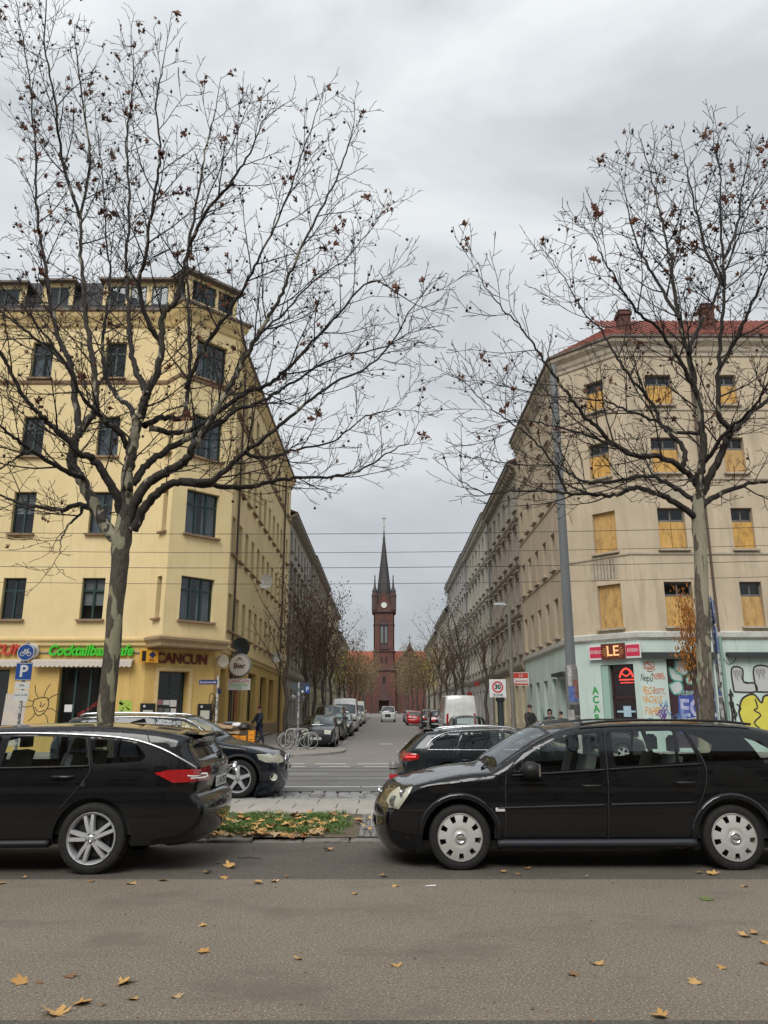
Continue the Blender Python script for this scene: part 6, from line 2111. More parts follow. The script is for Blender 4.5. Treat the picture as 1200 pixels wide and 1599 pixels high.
    for j, q in enumerate(ss):
        bul = cr1 * (1 - abs(q) ** 2.1)
        SV[:, j, 0] = sil[:, 0] + nout[:, 0] * bul - ox
        SV[:, j, 2] = sil[:, 1] + nout[:, 1] * bul
        SV[:, j, 1] = q * w_
    fl_, tl_ = s.get('front_lamp'), s.get('tail_lamp')
    gr_ = s.get('grille')
    groups = {}
    for i in range(len(sil) - 1):
        t = tags[i + 1]
        fr = (frac[i] + frac[i + 1]) / 2 if tags[i] == tags[i + 1] else frac[i + 1] / 2
        zm = (sil[i, 1] + sil[i + 1, 1]) / 2
        for j in range(ns_ - 1):
            q = abs(ss[j] + ss[j + 1]) / 2
            g = t
            if t == 'screen': g = 'windscreen' if (q < .955 and .03 < fr < .95) else 'screen_frame'
            if t == 'rear_glass': g = 'rear_window' if (q < .86 and s.get('rg', (.12, .92))[0] < fr < s.get('rg', (.12, .92))[1]) else 'tailgate'
            if t in ('grille', 'bumper_front', 'hood') and fl_ and fl_[0] < zm < fl_[1] and q > fl_[2] and sil[i, 0] < fl_[3]: g = 'headlight'
            if t in ('grille', 'bumper_front') and gr_ and gr_[0] < zm < gr_[1] and q < gr_[2]: g = 'grille_mesh'
            if t == 'grille' and g == 'grille': g = 'hood'
            if t in ('tailgate', 'bumper_rear', 'rear_glass') and tl_ and tl_[0] < zm < tl_[1] and q > tl_[2]: g = 'tail_light'
            if g in ('headlight', 'tail_light'): g += '|' + ('a' if ss[j] < 0 else 'b')
            groups.setdefault(g, []).append((i, j))
    mm = {'windscreen': s.get('screen_m', M_SCREEN), 'rear_window': s.get('rear_m', M_CARG), 'headlight': M_REFLC, 'grille_mesh': M_TRIM, 'tail_light': M_TAILL, 'screen_frame': M_TRIM if fine else paint, 'bumper_front': s.get('bumper_m', paint), 'bumper_rear': s.get('bumper_m', paint)}
    parts = {}
    for g, cells in groups.items():
        g = g.split('|')[0]
        idm, vv, ff = {}, [], []
        for i, j in cells:
            q = []
            for a, c in ((i, j), (i + 1, j), (i + 1, j + 1), (i, j + 1)):
                if (a, c) not in idm:
                    idm[(a, c)] = len(vv)
                    vv.append(tuple(SV[a, c]))
                q.append(idm[(a, c)])
            ff.append(tuple(q))
        b = MB()
        b.add(vv, ff)
        me = b.mesh(g, mm.get(g, paint), fix=False)
        me.shade_smooth()
        parts[g] = link(g, me, root)
        if g == 'headlight':
            b = MB()
            b.add([(x - .012, y, z + .003) for x, y, z in vv], ff)
            me = b.mesh('lens', M_HEADL, fix=False)
            me.shade_smooth()
            link('lens', me, parts[g])
    # ---- under-side, wheel housings
    zf = zs_ + .02
    xa, xb = sil[0][0] + .12, sil[-1][0] - .12
    MB().box((xa - ox, -W2 + .14, zf - .02), (xb - ox, W2 - .14, zf + .05)).build('floor_pan', M_TRIM, root)
    for xc in (xf, xr):
        for sgn in (-1, 1):
            b = MB().lathe([(ra + .004, sgn * (W2 - .05)), (ra + .02, sgn * (W2 - .36)), (0, sgn * (W2 - .37))], 18, 'y', (xc - ox, 0, zw), math.pi, 2 * math.pi)
            b.v = [(x, y, 2 * zw - z) for x, y, z in b.v]
            b.build('wheel_housing', M_TRIM, root, fix=False)
    # ---- wheels
    wheel(s, root, [(xf - ox, -1), (xf - ox, 1), (xr - ox, -1), (xr - ox, 1)], W2, rw)
    # ---- details
    if fine:
        for sgn in (-1, 1):
            for nm, pts, wd in s.get('seams', []):
                Q = resample(catmull(pts, 5), .03)
                h_ = half(Q[:, 0], Q[:, 1]) + .0015
                vs_, f_ = [], []
                t_ = np.gradient(Q, axis=0)
                t_ /= np.linalg.norm(t_, axis=1)[:, None] + 1e-9
                for k in range(len(Q)):
                    nx, nz_ = -t_[k, 1] * wd / 2, t_[k, 0] * wd / 2
                    vs_ += [(Q[k, 0] + nx - ox, sgn * h_[k], Q[k, 1] + nz_), (Q[k, 0] - nx - ox, sgn * h_[k], Q[k, 1] - nz_)]
                    if k: f_.append((2 * k - 2, 2 * k - 1, 2 * k + 1, 2 * k))
                b = MB()
                b.add(vs_, f_)
                b.build(nm, M_HUB, root, fix=False)
            for nm, pts, rad_, m_ in s.get('strips', []):
                Q = resample(catmull(pts, 5), .05)
                h_ = half(Q[:, 0], Q[:, 1])
                MB().tube([(Q[k, 0] - ox, sgn * (h_[k] + rad_ * .15), Q[k, 1]) for k in range(len(Q))], rad_, 6).build(nm, m_, root, smooth=True)
            for x, z, l_, m_ in s.get('handles', []):
                hw_ = float(half(x, z)[0])
                b = MB().tube([(x - l_ / 2 - ox, sgn * (hw_ + .004), z), (x - l_ * .3 - ox, sgn * (hw_ + .03), z), (x + l_ * .3 - ox, sgn * (hw_ + .03), z), (x + l_ / 2 - ox, sgn * (hw_ + .004), z)], [.012, .014, .014, .012], 8)
                dn = min([k for k in doors if k[1] == sgn], key=lambda k: abs(np.mean([v.co.x for v in doors[k].data.vertices]) + ox - x), default=None)
                b.build('handle', m_, doors[dn] if dn else root, smooth=True)
            # arch lip
            if s.get('lip'):
                for xc in (xf, xr):
                    Q = np.array(arch_pts(xc))
                    h_ = half(Q[:, 0], Q[:, 1])
                    vs_, f_ = [], []
                    for k in range(len(Q)):
                        dx, dz = (Q[k, 0] - xc) / ra, (Q[k, 1] - zw) / ra
                        for rr_, oy in ((-.004, -.01), (-.004, .018), (.02, .024), (s['lip'] - .012, .018), (s['lip'], -.004)):
                            vs_.append((Q[k, 0] + dx * rr_ - ox, sgn * (h_[k] + oy), Q[k, 1] + dz * rr_))
                        if k:
                            for e_ in range(4): f_.append((5 * k - 5 + e_, 5 * k - 4 + e_, 5 * k + 1 + e_, 5 * k + e_))
                    b = MB()
                    b.add(vs_, f_)
                    b.build('arch_lip', s.get('lip_m', paint), root, smooth=50, fix=False)
    mx_, mz = s['mirror']
    for sgn in (-1, 1):
        hw_ = float(half(mx_, mz)[0])
        b = MB()
        prof = [(.0, -.5), (.75, -.46), (1, -.25), (1, .2), (.8, .42), (0, .5)]
        b.lathe(prof, 14, 'x')
        b.v = [(x * .16, y * .115, z * .085 * (1.1 if y * sgn > 0 else .9)) for x, y, z in b.v]
        o = b.build('mirror', s.get('mirror_m', paint), root, smooth=50)
        o.location = (mx_ - ox, sgn * (hw_ + .13), mz + .03)
        MB().box((.02, -.08, -.06), (.04, .08, .06)).build('mirror_glass', M_CHROME, o, loc=(.055, 0, 0))
        MB().box((-.04, -sgn * .16, -.075), (.05, sgn * .02, -.04)).build('mirror_foot', M_TRIM, o)
    # ---- cabin
    if s.get('cabin', True):
        x0, x1 = s['cab']
        MB().bbox((x0 - .25 - ox, -W2 + .2, .5), (x0 + .25 - ox, W2 - .2, zb - .04), .06).build('dashboard', M_CABIN, root)
        MB().box((x0 - ox, -W2 + .16, zs_ + .1), (x1 + .5 - ox, W2 - .16, zs_ + .16)).build('cabin_floor', M_CABIN, root)
        for sgn in (-1, 1):
            MB().box((x0 - .2 - ox, sgn * (W2 - .1), zs_ + .1), (x1 + .2 - ox, sgn * (W2 - .13), zb - .05)).build('door_card', M_CABIN, root)
            if not fine: continue
            for xs_ in s.get('seats', []):
                y = sgn * .37
                st = MB().bbox((xs_ - .25 - ox, y - .25, .42), (xs_ + .28 - ox, y + .25, .62), .05).build('seat', M_SEAT, root)
                b = MB()
                b.add([(xs_ + .2 - ox, y - .24, .58), (xs_ + .2 - ox, y + .24, .58), (xs_ + .32 - ox, y + .24, .58), (xs_ + .32 - ox, y - .24, .58),
                       (xs_ + .36 - ox, y - .2, zb + .16), (xs_ + .36 - ox, y + .2, zb + .16), (xs_ + .46 - ox, y + .2, zb + .14), (xs_ + .46 - ox, y - .2, zb + .14)], [(0, 1, 2, 3), (4, 5, 6, 7), (0, 1, 5, 4), (1, 2, 6, 5), (2, 3, 7, 6), (3, 0, 4, 7)])
                b.build('backrest', M_SEAT, st)
                MB().bbox((xs_ + .38 - ox, y - .13, zb + .19), (xs_ + .47 - ox, y + .13, zb + .37), .04).build('headrest', M_SEAT, st)
        if fine and s.get('seats'):
            b = MB()
            cx_, cy_, cz_ = s['seats'][0] - .42 - ox, -.37, zb - .08
            b.tube([(cx_ + .06 * math.sin(t), cy_ + .18 * math.cos(t), cz_ + .17 * math.sin(t)) for t in np.linspace(0, 2 * math.pi, 21)], .014, 6, caps=False)
            b.build('steering_wheel', M_CABIN, root, smooth=True)
    # ---- number plates
    for key, tg in (('plate_f', 'bumper_front'), ('plate_r', 'tailgate')):
        if key in s:
            z, txt = s[key]
            cand = [i for i in range(len(sil)) if tags[i] in ((tg,) if key == 'plate_f' else ('tailgate', 'bumper_rear')) and (sil[i, 0] < L / 2) == (key == 'plate_f')]
            i = min(cand, key=lambda k: abs(sil[k, 1] - z))
            x = SV[i, ns_ // 2, 0] + nout[i, 0] * .015
            sg_ = 1 if nout[i, 0] > 0 else -1
            p_ = MB().bbox((x - .008, -.26, z - .055), (x + .008, .26, z + .055), .004).build('plate', M_PLATE, root)
            if txt:
                me = text_mesh(txt, .1, .0015)
                me.materials.append(M_PLTXT)
                xs_ = [v.co.x for v in me.vertices]
                q = .46 / (max(xs_) - min(xs_))
                o = link('plate_text', me, p_)
                o.matrix_basis = Matrix.Translation((x + sg_ * .0095, 0, z)) @ Matrix(((0, 0, sg_, 0), (sg_ * q, 0, 0, 0), (0, 1, 0, 0), (0, 0, 0, 1)))
            # row over
    root['_half'] = 0
    del root['_half']
    return root, half, sil, parts, doors
def resample_keep(P, step):
    out_ = []
    P = [np.array(p, float) for p in P]
    for a, b_ in zip(P[:-1], P[1:]):
        n = max(1, int(np.linalg.norm(b_ - a) / step))
        for k in range(n):
            out_.append(tuple(a + (b_ - a) * k / n))
    out_.append(tuple(P[-1]))
    return out_
def round_poly(P, r, step):
    P = [np.array(p, float) for p in P]
    n = len(P)
    Q = []
    for i in range(n):
        a, b_, c = P[i - 1], P[i], P[(i + 1) % n]
        u, v = a - b_, c - b_
        lu, lv = np.linalg.norm(u), np.linalg.norm(v)
        q = min(r, lu * .4, lv * .4)
        p0, p1 = b_ + u / lu * q, b_ + v / lv * q
        for t in np.linspace(0, 1, 5):
            Q.append((1 - t) ** 2 * p0 + 2 * t * (1 - t) * b_ + t * t * p1)
    return resample_keep(Q + [Q[0]], step)[:-1]

RIMC = {}
def rim_meshes(kind, R0):
    """outer face of a wheel at y=0 looking towards -y; R0 rim radius"""
    key = (kind, round(R0, 3))
    if key in RIMC: return RIMC[key]
    res = []
    n = 36
    b = MB().lathe([(R0 * 1.0, -.012), (R0 * 1.02, .0), (R0 * .975, .012), (R0 * .93, .01), (R0 * .90, .05), (R0 * .86, .15)], n, 'y')
    res.append(('rim', b.mesh('rim', M_ALU if kind != 'cover' else M_CAPM, 35)))
    if kind == 'cover':                 # plastic wheel cover with windows round the edge
        b = MB()
        prof = lambda r_: -.028 * (1 - (r_ / R0) ** 2) * (1 if r_ > R0 * .34 else .95) + (.008 if R0 * .28 < r_ < R0 * .34 else 0)
        rs = [0, R0 * .12, R0 * .22, R0 * .28, R0 * .31, R0 * .36, R0 * .5, R0 * .62, R0 * .66, R0 * .72, R0 * .80, R0 * .88, R0 * .93, R0 * .985]
        m = 72
        for i in range(len(rs) - 1):
            for k in range(m):
                a0, a1 = 2 * math.pi * k / m, 2 * math.pi * (k + 1) / m
                ph = (k % 8)
                if rs[i] >= R0 * .655 and rs[i] < R0 * .92 and ph in (5, 6, 7): continue
                q = []
                for r_, a in ((rs[i], a0), (rs[i], a1), (rs[i + 1], a1), (rs[i + 1], a0)):
                    lift = .006 if (r_ > R0 * .64 and ph in (0, 1, 2, 3, 4)) else 0
                    q.append((r_ * math.cos(a), prof(r_) - lift * 0, r_ * math.sin(a)))
                b.add(q, [(0, 1, 2, 3)])
        me = b.mesh('wheel_cover', M_CAPM, 40, fix=False)
        bm = bmesh.new()
        bm.from_mesh(me)
        bmesh.ops.remove_doubles(bm, verts=bm.verts, dist=1e-5)
        bm.to_mesh(me)
        bm.free()
        me.shade_smooth()
        res.append(('wheel_cover', me))
        b = MB().lathe([(R0 * .17, -.040), (R0 * .20, -.044), (R0 * .225, -.040), (R0 * .23, -.03)], 28, 'y')
        b.box((-R0 * .22, -.041, -.008), (R0 * .22, -.037, .008))
        res.append(('emblem', b.mesh('emblem', M_CHROME, 40)))
    else:
        ns = 5
        dbl = kind == 'double5'
        for k in range(ns):
            a = 2 * math.pi * k / ns + (math.pi / 2 if kind == 'star5' else math.pi / 2 + .2)
            b = MB(Matrix.Rotation(-a, 4, 'Y'))
            arms = ((-.32, .0), (.32, .0)) if dbl else ((0, 0),)
            for da, _ in arms:
                r0_, r1_ = R0 * .16, R0 * .95
                w0, w1 = (R0 * .10, R0 * .085) if dbl else (R0 * .19, R0 * .13)
                t0, t1 = da * .42, da * .62
                def pt(r_, off, y): return (r_, y, off)
                o0, o1 = r0_ * math.tan(t0) * 2.0, r1_ * math.sin(da * .55)
                vs_ = []
                for (r_, o_, w_, y0) in ((r0_, o0, w0, -.005), ((r0_ + r1_) / 2, (o0 + o1) / 2, (w0 + w1) / 2 * (.85 if not dbl else 1), -.012), (r1_, o1, w1 * (1 if dbl else 1.1), .006)):
                    vs_ += [(r_, y0 + .05, o_ - w_), (r_, y0, o_ - w_ * .75), (r_, y0, o_ + w_ * .75), (r_, y0 + .05, o_ + w_)]
                fs_ = []
                for i in range(2):
                    for e_ in range(3): fs_.append((4 * i + e_, 4 * i + e_ + 1, 4 * i + 5 + e_, 4 * i + 4 + e_))
                b.add(vs_, fs_)
            res.append(('spoke', b.mesh('spoke', M_ALU, 35)))
        b = MB().lathe([(0, -.016), (R0 * .13, -.014), (R0 * .16, -.004), (R0 * .24, .0), (R0 * .3, .02), (R0 * .32, .06)], 28, 'y')
        res.append(('hub_cap', b.mesh('hub_cap', M_ALU, 35)))
        b = MB().lathe([(R0 * .08, -.018), (R0 * .1, -.02), (R0 * .12, -.017)], 20, 'y')
        res.append(('emblem', b.mesh('emblem', M_CHROME if kind != 'star5' else M_TRIM, 35)))
        b = MB()
        for k in range(5):
            a = 2 * math.pi * (k + .5) / 5 + .3
            b.lathe([(0, -.008), (R0 * .035, -.006), (R0 * .038, .02)], 8, 'y', (R0 * .2 * math.cos(a), 0, R0 * .2 * math.sin(a)))
        res.append(('lug_nut', b.mesh('lug_nut', M_HUB, 35)))
    RIMC[key] = res
    return res
TYC = {}
def wheel(s, root, places, W2, rw):
    kind, R0 = s.get('rim', ('simple', rw * .66))
    tw = s.get('tyre_w', .215)
    fine = s.get('step', .05) < .08
    key = (round(rw, 3), round(R0, 3), tw)
    if key not in TYC:
        h = rw - R0
        TYC[key] = (MB().lathe([(R0 * .97, .03), (R0 * 1.01, .004), (R0 + h * .25, -.008), (R0 + h * .6, -.008), (R0 + h * .86, .004), (rw - .008, .016), (rw, .035), (rw, tw - .035), (rw - .015, tw - .01), (R0 + h * .5, tw), (R0, tw - .02)], 48 if fine else 20, 'y').mesh('tyre', M_TYRE, 35),
                    MB().lathe([(0, .07), (R0 * .72, .07), (R0 * .74, .1), (R0 * .97, .11)], 28, 'y').mesh('wheel', M_HUB, 35))
    ty, hub = TYC[key]
    for x, sgn in places:
        o = link('wheel', hub, root)
        o.location = (x, sgn * (W2 - s.get('wheel_in', .022)), rw - .004)
        if sgn > 0: o.rotation_euler = (0, 0, math.pi)
        link('tyre', ty, o)
        if fine:
            for nm, me in rim_meshes(kind, R0): link(nm, me, o)
        else:
            link('rim', rim_simple(R0), o)
def rim_simple(R0):
    key = ('s', round(R0, 3))
    if key not in RIMC:
        b = MB().lathe([(R0, -.005), (R0 * .9, .01), (R0 * .88, .03)], 20, 'y').lathe([(0, -.005), (R0 * .25, 0), (R0 * .27, .02)], 12, 'y')
        for k in range(5):
            c = MB(Matrix.Rotation(2 * math.pi * k / 5, 4, 'Y')).box((R0 * .2, .0, -R0 * .12), (R0 * .92, .03, R0 * .12))
            b.v_off = len(b.v)
            b.f += [tuple(i + len(b.v) for i in f) for f in c.f]
            b.v += c.v
        RIMC[key] = b.mesh('rim', M_ALU)
    return RIMC[key]

def tracer(Yn, zg, Xf, flip):
    """picture point on the car's near side -> (distance from the nose, height)"""
    def c(px, py, dy=0.):
        p = at(px, py, Yn + dy)
        return ((Xf - p.x) if flip else (p.x - Xf), p.z - zg)
    return c
def place_car(root, Xf, Yn, L, W, zg, flip):
    root.location = (Xf - L / 2 if flip else Xf + L / 2, Yn + W / 2, zg)
    root.rotation_euler = (0, 0, math.pi if flip else 0)

# ------------------------------------------------------------------ near right: black estate seen from its left side
Yn, zg = 8.85, -.012
Xf = at(588, 1280, Yn + .3).x
c = tracer(Yn, zg, Xf, False)
d2 = .2
sil = [('bumper_front', [c(612, 1327, d2), c(597, 1316, d2), c(589, 1298, d2), c(588, 1278, d2), c(590, 1266, d2), c(596, 1257, d2)]),
       ('grille', [c(596, 1257, d2), c(602, 1245, d2), c(614, 1234, d2)]),
       ('hood', [c(614, 1234, d2), c(640, 1224, d2), c(680, 1214, d2), (c(725, 1207, d2)), c(764, 1204.5, d2)]),
       ('screen', [c(764, 1204.5, d2), c(800, 1180, d2), c(832, 1159, d2), c(860, 1145, d2)]),
       ('roof', [c(860, 1145, d2), c(890, 1136, d2), c(930, 1132, d2), c(985, 1129.5, d2), c(1042, 1129, d2), c(1110, 1130, d2), c(1160, 1133, d2), c(1195, 1139, d2), c(1225, 1146, d2)]),
       ('rear_glass', [c(1225, 1146, d2), c(1252, 1168, d2), c(1280, 1200, d2)]),
       ('tailgate', [c(1280, 1200, d2), c(1296, 1225, d2), c(1300, 1258, d2)]),
       ('bumper_rear', [c(1300, 1258, d2), c(1310, 1270, d2), c(1308, 1300, d2), c(1290, 1325, d2)])]
Lv = c(1309, 1285, d2)[0]
wf, wr = c(719, 1311, .03), c(1147, 1310, .03)
rwv = .331
Wv = 1.80
PF = [c(801, 1206), c(822, 1183), c(853, 1163), c(886, 1151), c(937.5, 1144.5), c(940, 1200.5), c(845, 1205)]
PR = [c(959.5, 1143.5), c(1058, 1141.5), c(1059, 1191.5), c(963.5, 1196.5)]
PR2 = [c(1063.5, 1141.3), c(1073, 1141), c(1096, 1189), c(1064.5, 1191.2)]
PQ = [c(1083, 1143), c(1150, 1147), c(1185, 1157), c(1212, 1172), c(1210, 1186.5), c(1106, 1190)]
HL = [c(604, 1262, .12), c(607, 1250, .12), c(620, 1236, .12), c(632, 1229.5, .06), c(645, 1229, .05), c(637, 1243, .05), c(623, 1264, .05)]
FD = [c(791, 1213), c(800, 1196), c(830, 1168), c(868, 1148), c(948, 1139), c(951, 1316), c(790, 1318)]
RD = [c(951, 1139.5), c(1076, 1137.5), c(1104, 1192), c(1102, 1225), c(1090, 1262), c(1087, 1316), c(953, 1316)]
M_vec = dict(name='estate_car', label='black estate car with silver wheel covers parked on the right, facing left', W=Wv, L=Lv, paint=PAINT['black'], sil=sil, belt=c(960, 1205)[1], sill=c(900, 1327)[1], arch=.405, wf=wf[0], wr=wr[0], rw=rwv,
             rim=('cover', .238), tum=.30, step=.045, glass=M_CARG, lip=.055, kf=.2, af=.75, round=.075, front_in=.09,
             regions=[('front_door_window', PF, 'pane'), ('rear_door_window', PR, 'pane'), ('rear_door_window', PR2, 'pane'), ('quarter_window', PQ, 'pane'), ('headlight', HL, 'lamp'), ('front_door', FD, 'panel'), ('rear_door', RD, 'panel')],
             seams=[('door_seam', [c(790, 1318), c(790, 1260), c(791, 1213), c(800, 1196), c(830, 1168), c(868, 1148)], .009), ('door_seam', [c(951, 1316), c(950.5, 1230), c(949, 1141)], .009),
                    ('door_seam', [c(1087, 1316), c(1089, 1268), c(1100, 1236), c(1104, 1195), c(1078, 1140)], .009), ('bumper_seam', [c(592, 1262, .1), c(630, 1266), c(664, 1265)], .008),
                    ('hood_seam', [c(645, 1230), c(690, 1219), c(740, 1212), c(790, 1210)], .007)],
             strips=[('side_moulding', [c(778, 1262), c(860, 1259.5), c(947, 1257)], .014, M_TRIM), ('side_moulding', [c(954, 1256.5), c(1020, 1255), c(1086, 1253.5)], .014, M_TRIM),
                     ('sill_trim', [c(778, 1318), c(930, 1317.5), c(1089, 1316.5)], .045, M_TRIMG), ('window_seal', [c(800, 1211), c(870, 1207), c(950, 1202)], .011, M_TRIM), ('window_seal', [c(953, 1201.5), c(1030, 1197), c(1100, 1193)], .011, M_TRIM),
                     ('roof_rail', [c(905, 1131, .22), c(960, 1125.5, .22), c(1040, 1124.5, .22), c(1120, 1126, .22), c(1170, 1131, .22)], .016, M_TRIM)],
             handles=[(c(924, 1227)[0], c(924, 1227)[1], .22, M_TRIM), (c(1070, 1222)[0], c(1070, 1222)[1], .22, M_TRIM)],
             mirror=(c(826, 1206)[0], c(826, 1206)[1]), mirror_m=M_TRIM, cab=(c(800, 1200)[0], c(1200, 1200)[0]), seats=[c(880, 1200)[0], c(1020, 1200)[0]],
             front_lamp=(c(600, 1262)[1], c(600, 1236)[1], .80, .35), grille=(c(600, 1262)[1], c(600, 1240)[1], .42), tail_lamp=(.75, 1.05, .72), plate_f=(.42, 'L SV 84'))
vec, hv, sv, pv, dv = build_car(M_vec)
place_car(vec, Xf, Yn, Lv, Wv, zg, False)
oxv = Lv / 2
# its small extras: indicator, grille bar with emblem, wipers, lower lip
for sgn in (-1, 1):
    x, z = c(783, 1264)
    hh = float(hv(x, z)[0])
    MB().bbox((x - .06 - oxv, sgn * (hh + .002), z - .018), (x + .04 - oxv, sgn * (hh + .012), z + .018), .004).build('side_indicator', M_PLATE, vec)
for sgn in (-1, 1):                     # lamp bowls inside the headlight
    for (qx, qy, rb) in ((616, 1252, .062), (630, 1239, .048)):
        x, z = c(qx, qy, .08)
        hh = float(hv(x, z)[0])
        bw_ = MB().lathe([(rb, .0), (rb * .85, .006), (rb * .6, -.004), (rb * .3, -.002), (0, .004)], 18, 'y').build('lamp_bowl', mat('lamp_bowl', (.35, .36, .36), .15, metal=.8), vec, smooth=40)
        bw_.location, bw_.rotation_euler = (x - oxv, sgn * (hh + .008), z), (0, 0, sgn * R(-28))
i = int(np.argmin(abs(sv[:, 1] - c(600, 1250)[1]) + 9 * (sv[:, 0] > .5)))
MB().tube([(sv[i, 0] - oxv - .13 + .12 * t * t, t * .42, sv[i, 1] + .01) for t in np.linspace(-1, 1, 11)], .022, 8).build('grille_bar', M_CHROME, vec, smooth=True)
MB().lathe([(.045, -.006), (.055, -.01), (.065, -.006), (.065, .004)], 24, 'x', (sv[i, 0] - oxv - .155, 0, sv[i, 1] + .01)).box((sv[i, 0] - oxv - .163, -.06, sv[i, 1]), (sv[i, 0] - oxv - .15, .06, sv[i, 1] + .02)).build('emblem', M_CHROME, vec)
wx, wz = c(764, 1204.5, d2)
for y0 in (-.62, .02):
    MB().tube([(wx - .02 - oxv - .05, y0, wz + .03), (wx + .03 - oxv, y0 + .2, wz + .10), (wx + .06 - oxv, y0 + .55, wz + .11)], [.014, .009, .007], 6).build('wiper', M_TRIM, vec)
MB().tube([(sv[0, 0] - oxv - .02 + .16 * abs(t) ** 3, t * .74, sv[0, 1] + .01) for t in np.linspace(-1, 1, 13)], .03, 6).build('front_lip', M_TRIMG, vec, smooth=True)

# ------------------------------------------------------------------ near left: black estate, its rear to the right
Yn = 8.62
Xf = at(-388, 1280, Yn + .3).x
c = tracer(Yn, zg, Xf, False)
d2 = .2
sil = [('bumper_front', [c(-365, 1325, d2), c(-380, 1310, d2), c(-388, 1285, d2), c(-387, 1255, d2)]), ('grille', [c(-387, 1255, d2), c(-382, 1240, d2), c(-370, 1226, d2)]),
       ('hood', [c(-370, 1226, d2), c(-330, 1210, d2), c(-260, 1198, d2), c(-205, 1192, d2)]), ('screen', [c(-205, 1192, d2), c(-150, 1164, d2), c(-95, 1146, d2)]),
       ('roof', [c(-95, 1146, d2), c(-50, 1140, d2), c(0, 1136.5, d2), c(77, 1134, d2), c(153, 1134, d2), c(220, 1138, d2), c(270, 1145, d2), c(300, 1152, d2)]),
       ('rear_glass', [c(300, 1152, d2), c(303, 1160, d2), c(318, 1173, d2), c(336, 1188, d2)]),
       ('tailgate', [c(336, 1188, d2), c(343, 1195, d2), c(341, 1216, d2), c(336, 1240, d2)]),
       ('bumper_rear', [c(336, 1240, d2), c(346, 1249, d2), c(348, 1270, d2), c(338, 1294, d2), c(315, 1311, d2), c(285, 1316, d2)])]
Li = c(352, 1262, d2)[0]
wr = c(142.6, 1312, .03)
wf = c(142.6 - 2.9 * 148, 1312, .03)
Wi = 1.86
PR = [c(-2, 1199), c(8, 1149.5), c(106, 1151.5), c(93, 1196.5)]
PR2 = [c(110, 1151.7), c(127, 1153), c(136, 1194.5), c(97, 1196.3)]
PQ = [c(134, 1154), c(191, 1157.5), c(211, 1164), c(226, 1182), c(218, 1189.5), c(143, 1194.5)]
PFd = [c(-150, 1200), c(-110, 1166), c(-60, 1153), c(-4, 1149.5), c(-16, 1199)]
TL = [c(240, 1207.5), c(262, 1202.5), c(300, 1202), c(330, 1202, .12), c(334, 1208, .2), c(331, 1216, .15), c(318, 1221.5), c(270, 1222.5)]
RDp = [c(-14, 1148), c(130, 1151), c(140, 1198), c(139, 1206), c(131, 1218), c(112, 1243), c(88, 1262), c(80, 1310), c(-20, 1312)]
FDp = [c(-170, 1203), c(-115, 1160), c(-17, 1147), c(-22, 1312), c(-170, 1312)]
ins = dict(name='estate_car', label='black estate car with five double spoke alloys at the left edge, red tail lights', W=Wi, L=Li, paint=PAINT['black'], sil=sil, belt=c(60, 1203)[1], sill=c(60, 1322)[1], arch=.41, wf=wf[0], wr=wr[0], rw=.352,
           rim=('double5', .252), tum=.29, step=.045, rear_in=.19, kr=.20, ar=.75, round=.085, tyre_w=.225, glass=M_CARG, glass_q=M_CARGD if False else M_CARG,
           regions=[('front_door_window', PFd, 'pane'), ('rear_door_window', PR, 'pane'), ('rear_door_window', PR2, 'pane'), ('quarter_window', PQ, 'pane_q'), ('tail_light', TL, 'tail'), ('front_door', FDp, 'panel'), ('rear_door', RDp, 'panel')],
           seams=[('door_seam', [c(-18, 1312), c(-16, 1230), c(-14, 1148)], .009), ('door_seam', [c(130, 1151), c(139, 1198), c(138, 1208), c(130, 1220), c(110, 1244), c(94, 1262)], .009), ('tailgate_seam', [c(232, 1144, .2), c(233, 1158, .1)], .009)],
           strips=[('chrome_trim', [c(-80, 1149), c(0, 1145.5), c(70, 1145.8), c(126, 1148), c(175, 1151.5), c(211, 1157), c(240, 1166), c(262, 1175.5), c(291, 1192), c(304, 1201)], .012, M_CHROME),
                   ('window_seal', [c(-20, 1200), c(60, 1198.7), c(137, 1196.5)], .012, M_TRIM), ('sill_trim', [c(-210, 1318), c(-60, 1319), c(75, 1318)], .04, M_TRIM)],
           handles=[(c(97, 1213.5)[0], c(97, 1213.5)[1], .24, PAINT['black']), (c(-50, 1216)[0], c(-50, 1216)[1], .24, PAINT['black'])],
           mirror=(c(-150, 1200)[0], c(-150, 1200)[1]), cab=(c(-170, 1200)[0], c(230, 1200)[0]), seats=[c(-110, 1200)[0], c(25, 1200)[0]],
           tail_lamp=(c(300, 1222)[1], c(300, 1203)[1], .62), front_lamp=(.62, .78, .6, .5), grille=(.4, .7, .5), plate_r=(c(335, 1228)[1], 'L AI 257'), rg=(.2, .97))
ico, hi, si, pi_, di = build_car(ins)
place_car(ico, Xf, Yn, Li, Wi, zg, False)
oxi = Li / 2
